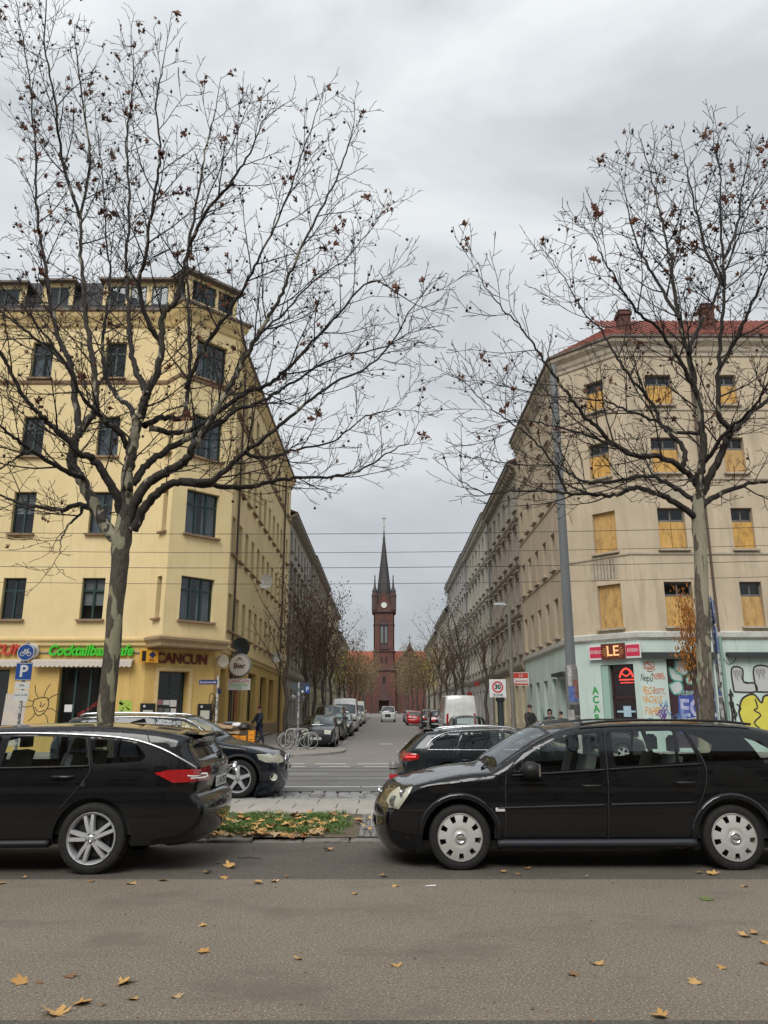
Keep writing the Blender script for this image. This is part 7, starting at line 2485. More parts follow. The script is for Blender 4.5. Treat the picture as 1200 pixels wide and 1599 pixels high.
# spoiler lip, rear wiper, light signature, exhaust side
xs0, zs0 = c(300, 1150, d2)
sp_ = MB()
for t0, t1 in zip(np.linspace(-1, 1, 17)[:-1], np.linspace(-1, 1, 17)[1:]):
    q = []
    for t in (t0, t1):
        yy = t * .62
        bow = .05 * (1 - t * t)
        q += [(xs0 - .28 - oxi, yy, zs0 + .035 + bow * .6), (xs0 + .1 + bow - oxi, yy, zs0 + .015 + bow * .5), (xs0 + .1 + bow - oxi, yy, zs0 - .015 + bow * .5), (xs0 - .05 - oxi, yy, zs0 - .05)]
    sp_.add(q, [(0, 1, 5, 4), (1, 2, 6, 5), (2, 3, 7, 6)])
sp_.build('spoiler', PAINT['black'], ico, smooth=50, fix=True)
xw, zw_ = c(326, 1180, .5)
MB().tube([(xw + .05 - oxi, 0, zw_ - .03), (xw + .02 - oxi, .1, zw_ + .03), (xw - .02 - oxi, .42, zw_ + .05)], [.022, .013, .008], 6).build('rear_wiper', M_TRIM, ico)
for sgn in (-1, 1):
    pts = [c(291, 1212), c(305, 1213.5), c(312, 1209), c(324, 1208, .1), c(324, 1213, .1), c(311, 1216), c(296, 1216.5)]
    Q = resample(np.array(pts), .03)
    h_ = hi(Q[:, 0], Q[:, 1])
    MB().tube([(q[0] - oxi, sgn * (h_[k] + .004), q[1]) for k, q in enumerate(Q)], .009, 6).build('light_signature', M_PLATE, ico)
x, z = c(341, 1203, .6)
k_ = MB().lathe([(.05, .0), (.06, .012), (.07, .0), (.07, -.02)], 24, 'x', (Li - oxi - .04, 0, c(340, 1205, .2)[1])).build('emblem', M_CHROME, ico)
# aerial fin
MB().add([(Li * .74 - oxi, -.03, 1.5), (Li * .74 - oxi, .03, 1.5), (Li * .78 - oxi, 0, 1.5), (Li * .775 - oxi, 0, 1.555)], [(0, 1, 3), (1, 2, 3), (2, 0, 3)]).build('aerial', PAINT['black'], ico)

# ------------------------------------------------------------------ behind left: black off-road car, nose to the right
Yn, zg2 = 16.2, ZM
Xf = at(447, 1200, Yn + .4).x
c = tracer(Yn, zg2, Xf, True)
d2 = .22
sil = [('bumper_front', [c(408, 1244, d2), c(430, 1239, d2), c(443, 1226, d2), c(447, 1206, d2)]), ('grille', [c(447, 1206, d2), c(446.5, 1190, d2), c(441, 1180, d2)]),
       ('hood', [c(441, 1180, d2), c(421, 1173, d2), c(385, 1165, d2), c(348, 1159, d2)]), ('screen', [c(348, 1159, d2), c(318, 1139, d2), c(287, 1122, d2)]),
       ('roof', [c(287, 1122, d2), c(262, 1118.5, d2), c(215, 1117, d2), c(155, 1118, d2), c(112, 1122, d2)]), ('rear_glass', [c(112, 1122, d2), c(97, 1138, d2), c(86, 1152, d2)]),
       ('tailgate', [c(86, 1152, d2), c(80, 1165, d2), c(79, 1205, d2)]), ('bumper_rear', [c(79, 1205, d2), c(75, 1215, d2), c(78, 1238, d2), c(92, 1247, d2)])]
Lb = c(75.5, 1220, d2)[0]
wfx = c(371, 1228, .03)[0]
wrx = wfx + 2.93
PFw = [c(329, 1153), c(305, 1136), c(283, 1126), c(243, 1124), c(240, 1153)]
PRw = [c(235, 1153), c(238, 1124), c(180, 1123), c(172, 1152)]
PQw = [c(166, 1152), c(174, 1124), c(135, 1124.5), c(112, 1140), c(118, 1151)]
HLb = [c(442, 1182, .12), c(418, 1177), c(401, 1178), c(404, 1186), c(415, 1191), c(441, 1191, .12)]
bm = dict(name='offroad_car', label='black off-road car with star spoke wheel parked behind the left estate, facing right', W=1.93, L=Lb, paint=PAINT['blueblack'], sil=sil, belt=c(250, 1158)[1], sill=.33, arch=.435, wf=wfx, wr=wrx, rw=.372, rim=('star5', .262),
          tum=.28, step=.055, front_in=.17, lip=.05, lip_m=M_TRIM, tyre_w=.25, kf=.16, round=.09, front_lamp=(c(430, 1191)[1], c(430, 1180)[1], .55, .6), grille=(c(440, 1194)[1], c(440, 1180)[1], .42), plate_f=(.55, 'L BX 501'), tail_lamp=(.95, 1.15, .6),
          regions=[('front_door_window', PFw, 'pane'), ('rear_door_window', PRw, 'pane_dark'), ('quarter_window', PQw, 'pane_dark'), ('headlight', HLb, 'lamp'),
                   ('front_door', [c(336, 1160), c(300, 1130), c(283, 1122), c(240, 1121), c(238, 1232), c(330, 1234)], 'panel'), ('rear_door', [c(237, 1121), c(172, 1121), c(160, 1165), c(172, 1200), c(176, 1232), c(236, 1232)], 'panel')],
          seams=[('door_seam', [c(330, 1234), c(336, 1195), c(334, 1160)], .01), ('door_seam', [c(238, 1232), c(240, 1160)], .01), ('hood_seam', [c(404, 1177), c(370, 1172), c(336, 1168)], .008)],
          strips=[('chrome_trim', [c(334, 1158.5), c(312, 1139), c(290, 1124.5), c(262, 1120.5), c(200, 1119.5), c(130, 1121)], .012, M_CHROME), ('roof_rail', [c(276, 1118.5, .25), c(262, 1115, .25), c(200, 1113, .25), c(140, 1114.5, .25), c(128, 1119, .25)], .02, M_CHROME)],
          handles=[(c(262, 1170)[0], c(262, 1170)[1], .22, PAINT['blueblack'])], mirror=(c(322, 1156)[0], c(322, 1156)[1]), cab=(c(330, 1160)[0], c(110, 1160)[0]), seats=[c(270, 1160)[0], c(190, 1160)[0]])
bo, hb, sb, pb, db = build_car(bm)
place_car(bo, Xf, Yn, Lb, 1.93, zg2, True)
# kidney grilles, fog lamps
i = int(np.argmin(abs(sb[:, 1] - c(440, 1190)[1]) + 9 * (sb[:, 0] > .5)))
for y0 in (-.2, .2):
    fr_ = MB()
    ring_ = [(sb[i, 0] - .125 - Lb / 2, y0 + .17 * math.cos(t), sb[i, 1] + .10 * math.sin(t)) for t in np.linspace(0, 2 * math.pi, 17)]
    fr_.tube(ring_, .02, 6, caps=False)
    fr_.build('kidney_grille', M_CHROME, bo, smooth=True)
for sgn in (-1, 1):
    x, z = c(428, 1213, .1)
    MB().lathe([(0, .0), (.06, .0), (.075, .03)], 14, 'y', (x - Lb / 2, 0, z)).build('fog_lamp', M_REFLC, bo, smooth=40).location = (0, sgn * (float(hb(x, z)[0]) + .004), 0)

# ------------------------------------------------------------------ behind right: dark estate, rear to the left
Yn = 16.45
Xf = at(974, 1210, Yn + .3).x
c = tracer(Yn, zg2, Xf, True)
d2 = .2
sil = [('bumper_front', [c(945, 1244, d2), c(965, 1236, d2), c(974, 1220, d2), c(973, 1198, d2)]), ('grille', [c(973, 1198, d2), c(968, 1183, d2)]),
       ('hood', [c(968, 1183, d2), c(940, 1175, d2), c(900, 1168, d2), c(870, 1164, d2)]), ('screen', [c(870, 1164, d2), c(842, 1152, d2), c(815, 1144, d2)]),
       ('roof', [c(815, 1144, d2), c(790, 1140.5, d2), c(750, 1138.5, d2), c(705, 1139.5, d2), c(666, 1143, d2)]), ('rear_glass', [c(666, 1143, d2), c(650, 1157, d2), c(634, 1174, d2)]),
       ('tailgate', [c(634, 1174, d2), c(628, 1182, d2), c(629, 1200, d2)]), ('bumper_rear', [c(629, 1200, d2), c(622, 1207, d2), c(622, 1226, d2), c(640, 1244, d2)])]
La = c(621.5, 1215, d2)[0]
wrx = c(702, 1228, .03)[0]
wfx = wrx - 2.81
PQa = [c(668.5, 1168.5), c(680, 1156), c(698, 1147), c(721, 1143.8), c(713, 1168.5)]
PRa = [c(716, 1168.5), c(725, 1143.5), c(776, 1142.3), c(782, 1168.5)]
PFa = [c(786, 1168.5), c(780, 1142.4), c(800, 1143.5), c(838, 1156), c(852, 1166)]
TLa = [c(628, 1176, .18), c(640, 1175.5), c(655, 1178), c(655, 1185), c(644, 1188), c(628.5, 1188.5, .18)]
au = dict(name='estate_car', label='anthracite estate car with lit red tail lamp behind the right black estate', W=1.83, L=La, paint=PAINT['anth'], sil=sil, belt=c(750, 1171)[1], sill=.2, arch=.385, wf=wfx, wr=wrx, rw=.325, rim=('double5', .23), tum=.34, step=.055, kr=.18, ar=.7,
          regions=[('rear_door_window', PRa, 'pane_dark'), ('quarter_window', PQa, 'pane_dark'), ('front_door_window', PFa, 'pane'), ('tail_light', TLa, 'tail'),
                   ('rear_door', [c(713, 1171), c(724, 1140), c(779, 1139), c(785, 1171), c(785, 1232), c(737, 1232), c(735, 1205), c(718, 1190)], 'panel'), ('front_door', [c(786, 1171), c(780, 1139), c(805, 1141), c(858, 1165), c(866, 1200), c(864, 1232), c(786, 1232)], 'panel')],
          seams=[('door_seam', [c(737, 1232), c(735, 1207), c(718, 1192), c(713, 1171)], .01), ('door_seam', [c(785, 1232), c(785, 1171)], .01), ('fuel_flap', [c(692, 1174), c(707, 1174), c(708, 1182), c(700, 1183.5), c(692, 1182.5), c(691, 1176)], .008)],
          strips=[('chrome_trim', [c(666.7, 1170), c(668, 1164), c(677, 1154), c(697, 1144.6), c(722, 1141.8), c(779, 1140), c(806, 1142.6), c(835, 1152)], .011, M_CHROME), ('chrome_trim', [c(667, 1170.6), c(720, 1171), c(785, 1171), c(852, 1169)], .010, M_CHROME),
                  ('roof_rail', [c(686, 1141, .2), c(697, 1137.5, .2), c(750, 1134, .2), c(793, 1136, .2), c(806, 1141, .2)], .018, M_CHROME)],
          handles=[(c(728, 1187)[0], c(728, 1187)[1], .2, PAINT['anth'])], mirror=(c(848, 1168)[0], c(848, 1168)[1]), cab=(c(856, 1168)[0], c(675, 1168)[0]), seats=[c(800, 1168)[0], c(745, 1168)[0]], rear_m=M_CARGD,
          tail_lamp=(c(640, 1188.5)[1], c(640, 1176)[1], .55), front_lamp=(.6, .75, .6, .5), grille=(.35, .72, .42), plate_r=(.78, 'L KM 330'), rg=(.08, .97))
ao, ha, sa, pa_, da = build_car(au)
place_car(ao, Xf, Yn, La, 1.83, zg2, True)
for sgn in (-1, 1):
    pts = [c(634, 1182, .1), c(650, 1182)]
    Q = resample(np.array(pts), .03)
    h_ = ha(Q[:, 0], Q[:, 1])
    MB().tube([(q[0] - La / 2, sgn * (h_[k] + .006), q[1]) for k, q in enumerate(Q)], .022, 6).build('brake_light', M_TAILB, ao)
x0_, z0_ = c(664, 1141.5, d2)
MB().add([(x0_ - .2 - La / 2, -.55, z0_ + .04), (x0_ - .2 - La / 2, .55, z0_ + .04), (x0_ + .12 - La / 2, .5, z0_ + .02), (x0_ + .12 - La / 2, -.5, z0_ + .02), (x0_ - .05 - La / 2, -.55, z0_ - .04), (x0_ - .05 - La / 2, .55, z0_ - .04)], [(0, 1, 2, 3), (3, 2, 5, 4)]).build('spoiler', PAINT['anth'], ao)

# ------------------------------------------------------------------ cars and vans down the side street
def generic(kind, paint, label, plate='L XY 12', **kw):
    if kind == 'hatch':
        L, W, hgt = 4.2, 1.77, 1.43
        sil = [('bumper_front', [(.12, .2), (.0, .32), (.0, .52)]), ('grille', [(.0, .52), (.03, .66), (.1, .74)]), ('hood', [(.1, .74), (.5, .88), (1.05, .97)]), ('screen', [(1.05, .97), (1.4, 1.2), (1.75, 1.38)]),
               ('roof', [(1.75, 1.38), (2.2, 1.43), (2.9, 1.43), (3.55, 1.37)]), ('rear_glass', [(3.55, 1.37), (3.8, 1.18), (3.98, .98)]), ('tailgate', [(3.98, .98), (4.08, .85), (4.1, .66)]), ('bumper_rear', [(4.1, .66), (4.18, .6), (4.2, .4), (4.08, .22)])]
        wins = [[(1.35, .98), (1.62, 1.22), (1.9, 1.34), (2.3, 1.36), (2.32, .96)], [(2.4, .96), (2.38, 1.36), (2.9, 1.36), (3.2, 1.28), (3.15, .98)], [(3.25, .98), (3.3, 1.27), (3.5, 1.22), (3.7, 1.02)]]
        sp = dict(belt=.94, wf=.85, wr=3.4, rw=.315, arch=.37, front_lamp=(.58, .76, .5, .55), grille=(.44, .7, .4), tail_lamp=(.74, .96, .62), mirror=(1.4, .98), cab=(1.3, 3.4), plate_f=(.42, plate), plate_r=(.78, plate))
    elif kind == 'suv':
        L, W, hgt = 4.4, 1.82, 1.66
        sil = [('bumper_front', [(.12, .26), (.0, .4), (.0, .66)]), ('grille', [(.0, .66), (.03, .84), (.12, .92)]), ('hood', [(.12, .92), (.5, 1.04), (1.1, 1.1)]), ('screen', [(1.1, 1.1), (1.45, 1.38), (1.75, 1.58)]),
               ('roof', [(1.75, 1.58), (2.2, 1.65), (3.0, 1.65), (3.85, 1.58)]), ('rear_glass', [(3.85, 1.58), (4.05, 1.36), (4.2, 1.14)]), ('tailgate', [(4.2, 1.14), (4.27, 1.0), (4.28, .76)]), ('bumper_rear', [(4.28, .76), (4.36, .7), (4.36, .45), (4.22, .28)])]
        wins = [[(1.4, 1.12), (1.65, 1.38), (1.95, 1.53), (2.4, 1.56), (2.42, 1.1)], [(2.5, 1.1), (2.48, 1.56), (3.2, 1.55), (3.25, 1.12)], [(3.35, 1.13), (3.32, 1.54), (3.75, 1.48), (3.95, 1.2)]]
        sp = dict(belt=1.08, wf=.88, wr=3.5, rw=.35, arch=.41, front_lamp=(.72, .94, .52, .55), grille=(.55, .88, .42), tail_lamp=(.85, 1.12, .64), mirror=(1.45, 1.12), cab=(1.35, 3.7), plate_f=(.5, plate), plate_r=(.9, plate))
    elif kind == 'van':                  # passenger-van size
        L, W, hgt = 4.9, 1.9, 1.95
        sil = [('bumper_front', [(.12, .25), (.0, .38), (.0, .7)]), ('grille', [(.0, .7), (.04, .92), (.12, 1.02)]), ('hood', [(.12, 1.02), (.4, 1.12), (.75, 1.2)]), ('screen', [(.75, 1.2), (1.05, 1.55), (1.35, 1.84)]),
               ('roof', [(1.35, 1.84), (1.7, 1.93), (3.0, 1.96), (4.6, 1.92)]), ('rear_glass', [(4.6, 1.92), (4.72, 1.5), (4.78, 1.15)]), ('tailgate', [(4.78, 1.15), (4.82, .95), (4.83, .6)]), ('bumper_rear', [(4.83, .6), (4.9, .55), (4.9, .35), (4.8, .25)])]
        wins = [[(1.0, 1.22), (1.3, 1.58), (1.5, 1.72), (1.95, 1.75), (1.95, 1.2)], [(2.1, 1.2), (2.1, 1.75), (3.2, 1.76), (3.2, 1.2)], [(3.35, 1.2), (3.35, 1.76), (4.5, 1.72), (4.55, 1.2)]]
        sp = dict(belt=1.18, wf=.95, wr=3.95, rw=.34, arch=.4, tum=.18, front_lamp=(.82, 1.06, .55, .5), grille=(.6, .95, .5), tail_lamp=(.85, 1.4, .86), mirror=(1.15, 1.22), cab=(1.1, 2.2), plate_f=(.5, plate), plate_r=(.9, plate), kf=.12)
    else:                                # high-roof transporter
        L, W, hgt = 5.4, 2.05, 2.5
        sil = [('bumper_front', [(.12, .28), (.0, .42), (.0, .8)]), ('grille', [(.0, .8), (.05, 1.08), (.16, 1.18)]), ('hood', [(.16, 1.18), (.4, 1.28), (.65, 1.35)]), ('screen', [(.65, 1.35), (.95, 1.75), (1.25, 2.1)]),
               ('roof', [(1.25, 2.1), (1.55, 2.4), (1.9, 2.5), (3.5, 2.53), (5.2, 2.5)]), ('rear_glass', [(5.2, 2.5), (5.3, 2.1), (5.32, 1.5)]), ('tailgate', [(5.32, 1.5), (5.34, 1.1), (5.34, .62)]), ('bumper_rear', [(5.34, .62), (5.4, .58), (5.4, .4), (5.3, .3)])]
        wins = [[(.95, 1.38), (1.25, 1.76), (1.45, 1.92), (1.9, 1.94), (1.9, 1.32)]]
        sp = dict(belt=1.35, wf=.98, wr=4.3, rw=.36, arch=.42, tum=.10, front_lamp=(.9, 1.2, .55, .5), grille=(.62, 1.05, .5), tail_lamp=(.85, 1.5, .88), mirror=(1.15, 1.4), cab=(1.1, 1.9), plate_f=(.55, plate), plate_r=(.95, plate), kf=.12, rg=(2, 3))
    sp.update(L=L, W=W, sil=sil, paint=paint, label=label, sill=.22, step=.1, regions=[('window', w_, 'pane_dark' if i and kind != 'hatch' else 'pane') for i, w_ in enumerate(wins)], round=.08)
    sp.update(kw)
    return build_car(sp)[0]
def street_car(kind, paint, x, y, toward, label, **kw):
    """y: the end nearest to the camera. toward: nose points at the camera"""
    grp = kw.pop('group', 'vehicles parked in the side street')
    o = generic(kind, PAINT[paint] if isinstance(paint, str) else paint, label, group=grp, **kw)
    L = {'hatch': 4.2, 'suv': 4.4, 'van': 4.9, 'transporter': 5.4}[kind]
    o.location = (x, y + L / 2, ZM + .012 + street_z(y + L / 2))
    o.rotation_euler = (0, -math.atan(.0115) * (1 if toward else -1), math.pi / 2 if toward else -math.pi / 2)
    return o
street_car('hatch', 'anth', -3.22, 38.2, True, 'dark grey hatchback behind the bicycle stand, nose to the junction', plate='L TD 76')
camo = mat('paint_camo', (.012, .014, .012), .35, coat=.8, col2=(.20, .22, .13), scale=1.6, detail=2, space='obj', thr=(.54, .58))
street_car('van', camo, -3.25, 46.0, True, 'dark van with pale green camouflage patches behind the grey hatchback', plate='L MO 41', bumper_m=M_TRIM)
street_car('hatch', 'dark', -2.95, 52.4, True, 'dark car half hidden behind the camouflage van', plate='')
street_car('transporter', 'white', -3.1, 61.5, True, 'white high roof transporter parked on the left side', plate='')
street_car('hatch', 'silver', -3.1, 79, True, 'silver hatchback beyond the white transporter on the left', plate='')
street_car('transporter', 'cream', -3.2, 91, True, 'pale transporter at the far end of the left parking row', plate='')
street_car('van', 'white', .55, 103, True, 'white van driving towards the camera in the middle of the street', group='moving vehicles', name='delivery_van', cat='van')
street_car('hatch', 'blueblack', 4.05, 37.6, False, 'dark hatchback with pale rear window in front of the white transporter', plate='L GE 9')
street_car('transporter', 'white', 4.45, 46.2, False, 'large white transporter van seen from behind on the right', name='transporter_van', cat='van')
street_car('suv', 'black', 4.15, 57.5, False, 'black off-road car left of the white transporter on the right', plate='')
street_car('suv', 'dark', 4.0, 67, False, 'dark grey car ahead of the black off-road car on the right', plate='')
street_car('hatch', 'red', 3.25, 84, False, 'bright red hatchback parked on the right', plate='')
street_car('hatch', 'silver', 3.4, 95, False, 'silver hatchback just beyond the red one', plate='')
street_car('hatch', 'black', 3.4, 104, False, 'small black hatchback at the far end of the right row', plate='')
dk = generic('hatch', PAINT['dark'], 'dark car across the junction with only its roof visible above the right estate', group='vehicles parked in the side street')
dk.rotation_euler = (0, 0, math.pi)
dk.location = (at(820, 1130, 28.2).x + 2.1, 29.0, ZM + .02)
# ================================================================== street furniture, wires, people
M_GALV = mat('galvanised', (.26, .27, .275), .5, metal=.5, col2=(.20, .205, .21), scale=6)
M_POLE = mat('pole_grey', (.22, .235, .24), .6, col2=(.17, .18, .185), scale=5, stretch=(1, 1, .2))
M_BLUE = mat('sign_blue', (.015, .07, .30), .4)
M_SIGNW = mat('sign_white', (.66, .67, .66), .4)
M_SIGNR = mat('sign_ring_red', (.55, .02, .03), .4)
M_SIGNB = mat('sign_back', (.05, .065, .075), .55)
M_STICK = mat('stickers', (.16, .16, .165), .7, col2=(.5, .48, .46), scale=9, detail=1, thr=(.52, .56), wear=((.08, .12, .3), 6, .6, .62, (1, 1, 1)))
def arc_pts(cx_, cz_, r_, a0, a1, n=12):
    return [(cx_ + r_ * math.cos(R(a0 + (a1 - a0) * i / n)), cz_ + r_ * math.sin(R(a0 + (a1 - a0) * i / n))) for i in range(n + 1)]
# overhead wires of the tram
for i, (py, Y, nm) in enumerate(((835, 21.3, 'topmost'), (864, 24.7, 'second from the top'), (888, 21.3, 'third from the top'), (913, 24.7, 'lowest'))):
    z = at(600, py, Y).z
    b = MB().tube([(x, Y, z + .0009 * (x + 6) ** 2 - .012 * x * .3) for x in np.linspace(-45, 45, 31)], .0085, 5)
    props(b.build('overhead_wire', mat('wire_black', (.02, .02, .022), .6), None, smooth=True), 'thin dark tram wire across the street, %s of the four' % nm, 'wire')
# tram pole
tp = at(893, 1060, 15.72)
e = empty('tram_pole', (tp.x, 15.72, .04), 0, 'tall grey steel tram pole with stickers on its base sleeve', 'pole')
zt = at(866, 572, 15.72).z
MB().lathe([(.10, 2.4), (.092, 4.5), (.078, zt - .3), (.07, zt - .04), (0, zt)], 18).build('mast', M_POLE, e, smooth=40)
sl_ = MB().lathe([(.125, -.1), (.125, 2.38), (.118, 2.46), (.1, 2.52), (.095, 2.53)], 20).build('base_sleeve', mat('sleeve_grey', (.26, .255, .245), .8, col2=(.19, .185, .18), scale=6), e, smooth=40)
for a, z, w_, h_, cc in ((-100, 1.95, .5, .3, (.12, .2, .5)), (-60, 2.05, .4, .35, (.35, .15, .1)), (-120, 2.3, .25, .4, (.6, .6, .57)), (-85, 1.1, .75, .55, (.62, .6, .58)), (-75, 1.65, .8, .2, (.09, .09, .09)), (-130, 1.5, .4, .3, (.5, .5, .48)), (-55, 1.35, .35, .3, (.1, .1, .12)), (-95, .5, .6, .4, (.4, .36, .3))):
    b = MB()
    n = 6
    vs_, f_ = [], []
    for k in range(n + 1):
        t = R(a) + (k / n - .5) * w_ / .19 * .5
        vs_ += [((.1275) * math.cos(t), (.1275) * math.sin(t), z - h_ / 2), ((.1275) * math.cos(t), (.1275) * math.sin(t), z + h_ / 2)]
        if k: f_.append((2 * k - 2, 2 * k, 2 * k + 1, 2 * k - 1))
    b.add(vs_, f_)
    b.build('sticker', mat('sticker_%02d%02d' % (int(cc[0] * 100), int(cc[2] * 100)), cc, .7, col2=tuple(v * .6 for v in cc), scale=12, thr=(.45, .6)), sl_, fix=False)
# street lamp on the right
lx = at(801, 1100, 37.5)
e = empty('street_lamp', (lx.x, 37.5, .2), 0, 'grey street lamp with a flat arm head in front of the right house row', 'lamp')
hz_ = at(797, 948, 37.5).z - .2
MB().lathe([(.13, -.1), (.13, 1.2), (.10, 1.35), (.085, hz_ - .2), (.07, hz_)], 14).build('post', mat('post_weathered', (.13, .12, .10), .7, col2=(.18, .165, .14), scale=4), e, smooth=40)
MB().tube([(0, 0, hz_ - .02), (-.1, 0, hz_ + .06), (-.3, -.02, hz_ + .10)], .035, 8).build('arm', M_GALV, e, smooth=True)
hd = MB().add([(-.15, -.13, hz_ + .06), (-.15, .13, hz_ + .06), (-.75, .1, hz_ + .10), (-.75, -.1, hz_ + .10), (-.18, -.1, hz_ + .2), (-.18, .1, hz_ + .2), (-.7, .06, hz_ + .2), (-.7, -.06, hz_ + .2)], [(0, 1, 2, 3), (4, 5, 6, 7), (0, 1, 5, 4), (1, 2, 6, 5), (2, 3, 7, 6), (3, 0, 4, 7)]).build('head', M_GALV, e)
MB().box((-.68, -.07, hz_ + .055), (-.25, .07, hz_ + .075)).build('lens', M_WHITE, hd)
# speed-zone sign on a dark post
zx = at(777, 1075, 33.2)
e = empty('zone_sign', (zx.x, 33.2, .15), 0, 'white square 30 zone sign on a dark post', 'sign')
Mz = frame_matrix((zx.x, 33.1, 0), (1, 0, 0), (0, -1, 0))
z0_, z1_ = at(777, 1089, 33.2).z, at(777, 1061, 33.2).z
hw_ = (z1_ - z0_) / 2
wbuild(MB(Mz).bbox((-hw_ * .95, -.015, z0_), (hw_ * .95, .015, z1_), .01), 'panel', M_SIGNW, e)
zc_ = z0_ + hw_ * 1.15
wbuild(MB(Mz).lathe([(hw_ * .48, .017), (hw_ * .48, .024), (hw_ * .64, .024), (hw_ * .64, .017)], 28, 'y', (0, 0, zc_)), 'red_ring', M_SIGNR, e)
put_text('30', Mz, 0, zc_, hw_ * .72, M_PLTXT, e, off=.02, depth=.004, bold=.01)
put_text('ZONE', Mz, 0, z0_ + hw_ * .24, hw_ * .42, M_PLTXT, e, off=.02, depth=.004)
b = MB().lathe([(.17, -.1), (.17, .4), (.13, .5), (.13, 2.0), (.19, 2.06), (.19, 2.14), (.12, 2.2), (.06, z0_ - .15)], 14, 'z', (.12, .12, 0))
b.build('post', mat('post_black_green', (.012, .02, .02), .6), e, smooth=40)
# left sign pole: cycle path, parking and two small plates
def sign_pole(px, Y, zb_, rz, label, z_round, size, seed, backs=False):
    x = at(px, 1030, Y).x
    e = empty('sign_post', (x, Y, zb_), rz, label, 'sign')
    MB().lathe([(.03, -.05), (.03, z_round + size * .6), (0, z_round + size * .62)], 10).build('pole', M_STICK, e, smooth=40)
    r_ = size / 2
    d = MB().lathe([(0, -.05), (r_, -.05), (r_, -.035), (0, -.035)], 28, 'y', (0, 0, z_round)).build('round_sign', M_BLUE, e)
    MB().lathe([(r_ * .9, -.054), (r_ * .98, -.054), (r_ * .98, -.05), (r_ * .9, -.05)], 28, 'y', (0, 0, z_round)).build('border', M_SIGNW, d)
    b = MB()
    for sx_ in (-1, 1):
        b.lathe([(r_ * .2, -.056), (r_ * .27, -.056), (r_ * .27, -.052), (r_ * .2, -.052)], 16, 'y', (sx_ * r_ * .38, 0, z_round - r_ * .18))
    Mt_ = Matrix(((1, 0, 0, 0), (0, -1, 0, 0), (0, 0, 1, 0), (0, 0, 0, 1)))
    bb = MB(Mt_)
    for pts in ([(-.38, -.18), (-.12, .25), (.22, .25), (.38, -.18)], [(-.12, .25), (.05, -.18), (.22, .25)], [(-.2, .34), (-.02, .34)], [(.22, .25), (.2, .4), (.34, .4)]):
        for a_, c_ in zip(pts[:-1], pts[1:]):
            add_stroke(bb, [(a_[0] * r_, z_round + a_[1] * r_), (c_[0] * r_, z_round + c_[1] * r_)], r_ * .09, .056)
    b.f += [tuple(i + len(b.v) for i in f) for f in bb.f]
    b.v += bb.v
    b.build('cycle_symbol', M_SIGNW, d, fix=False)
    zp = z_round - r_ - size * .62
    q = MB().bbox((-size * .46, -.05, zp - size * .52), (size * .46, -.035, zp + size * .52), .005).build('parking_sign', M_BLUE, e)
    MB().box((-size * .43, -.053, zp - size * .49), (size * .43, -.0505, zp - size * .465)).box((-size * .43, -.053, zp + size * .465), (size * .43, -.0505, zp + size * .49)).build('border', M_SIGNW, q)
    me = text_mesh('P', size * .95, .002, bold=.008)
    me.materials.append(M_SIGNW)
    o = link('letter', me, q)
    o.location, o.rotation_euler = (0, -.054, zp + (.1 * size if backs else 0)), (R(90), 0, 0)
    z = zp - size * .56
    for k, (h_, txt) in enumerate(((size * .46, 'frei'), (size * .66, 'Mo-Fr 8-18h'))):
        pl_ = MB().bbox((-size * .42, -.05, z - h_), (size * .42, -.036, z - .02), .004).build('plate', M_SIGNW, e)
        me = text_mesh(txt, size * .2, .001)
        me.materials.append(M_PLTXT)
        xs_ = [v.co.x for v in me.vertices]
        o = link('plate_text', me, pl_)
        s_ = min(1, size * .72 / (max(xs_) - min(xs_)))
        o.location, o.rotation_euler, o.scale = (0, -.052, z - h_ / 2), (R(90), 0, 0), (s_, s_, s_)
        z -= h_
    return e
sign_pole(41, 15.45, .04, R(4), 'sign post with blue cycle and parking signs before the yellow house', at(43, 1019, 15.45).z - .04, .33, 1)
sign_pole(1119, 13.15, .04, R(62), 'sign post with blue cycle and parking signs turned edge-on beside the right plane trunk', at(1110, 955, 13.15).z - .04, .42, 2, True)
# street-name sign
sx_ = at(341, 1064, 31.2)
e = empty('street_name_sign', (sx_.x, 31.2, .12), 0, 'dark blue street name sign on a stickered white post before the yellow corner', 'sign')
MB().lathe([(.045, -.1), (.045, sx_.z + .1), (0, sx_.z + .12)], 10).build('post', mat('post_white', (.55, .55, .52), .6, col2=(.2, .2, .2), scale=7, detail=2, thr=(.5, .56)), e, smooth=40)
a_ = MB().bbox((-.74, -.06, sx_.z - .24), (-.02, -.03, sx_.z - .06), .006).build('name_plate', mat('sign_navy2', (.012, .02, .12), .4), e)
me = text_mesh('Eisenbahnstraße', .13, .002)
me.materials.append(M_SIGNW)
xs_ = [v.co.x for v in me.vertices]
o = link('lettering', me, a_)
o.location, o.rotation_euler, o.scale = (-.38, -.064, sx_.z - .155), (R(90), 0, 0), (.64 / (max(xs_) - min(xs_)), 1, 1)
MB().bbox((.06, -.3, sx_.z - .6), (.09, .3, sx_.z - .4), .006).build('name_plate', mat('sign_navy2', (.012, .02, .12), .4), e)
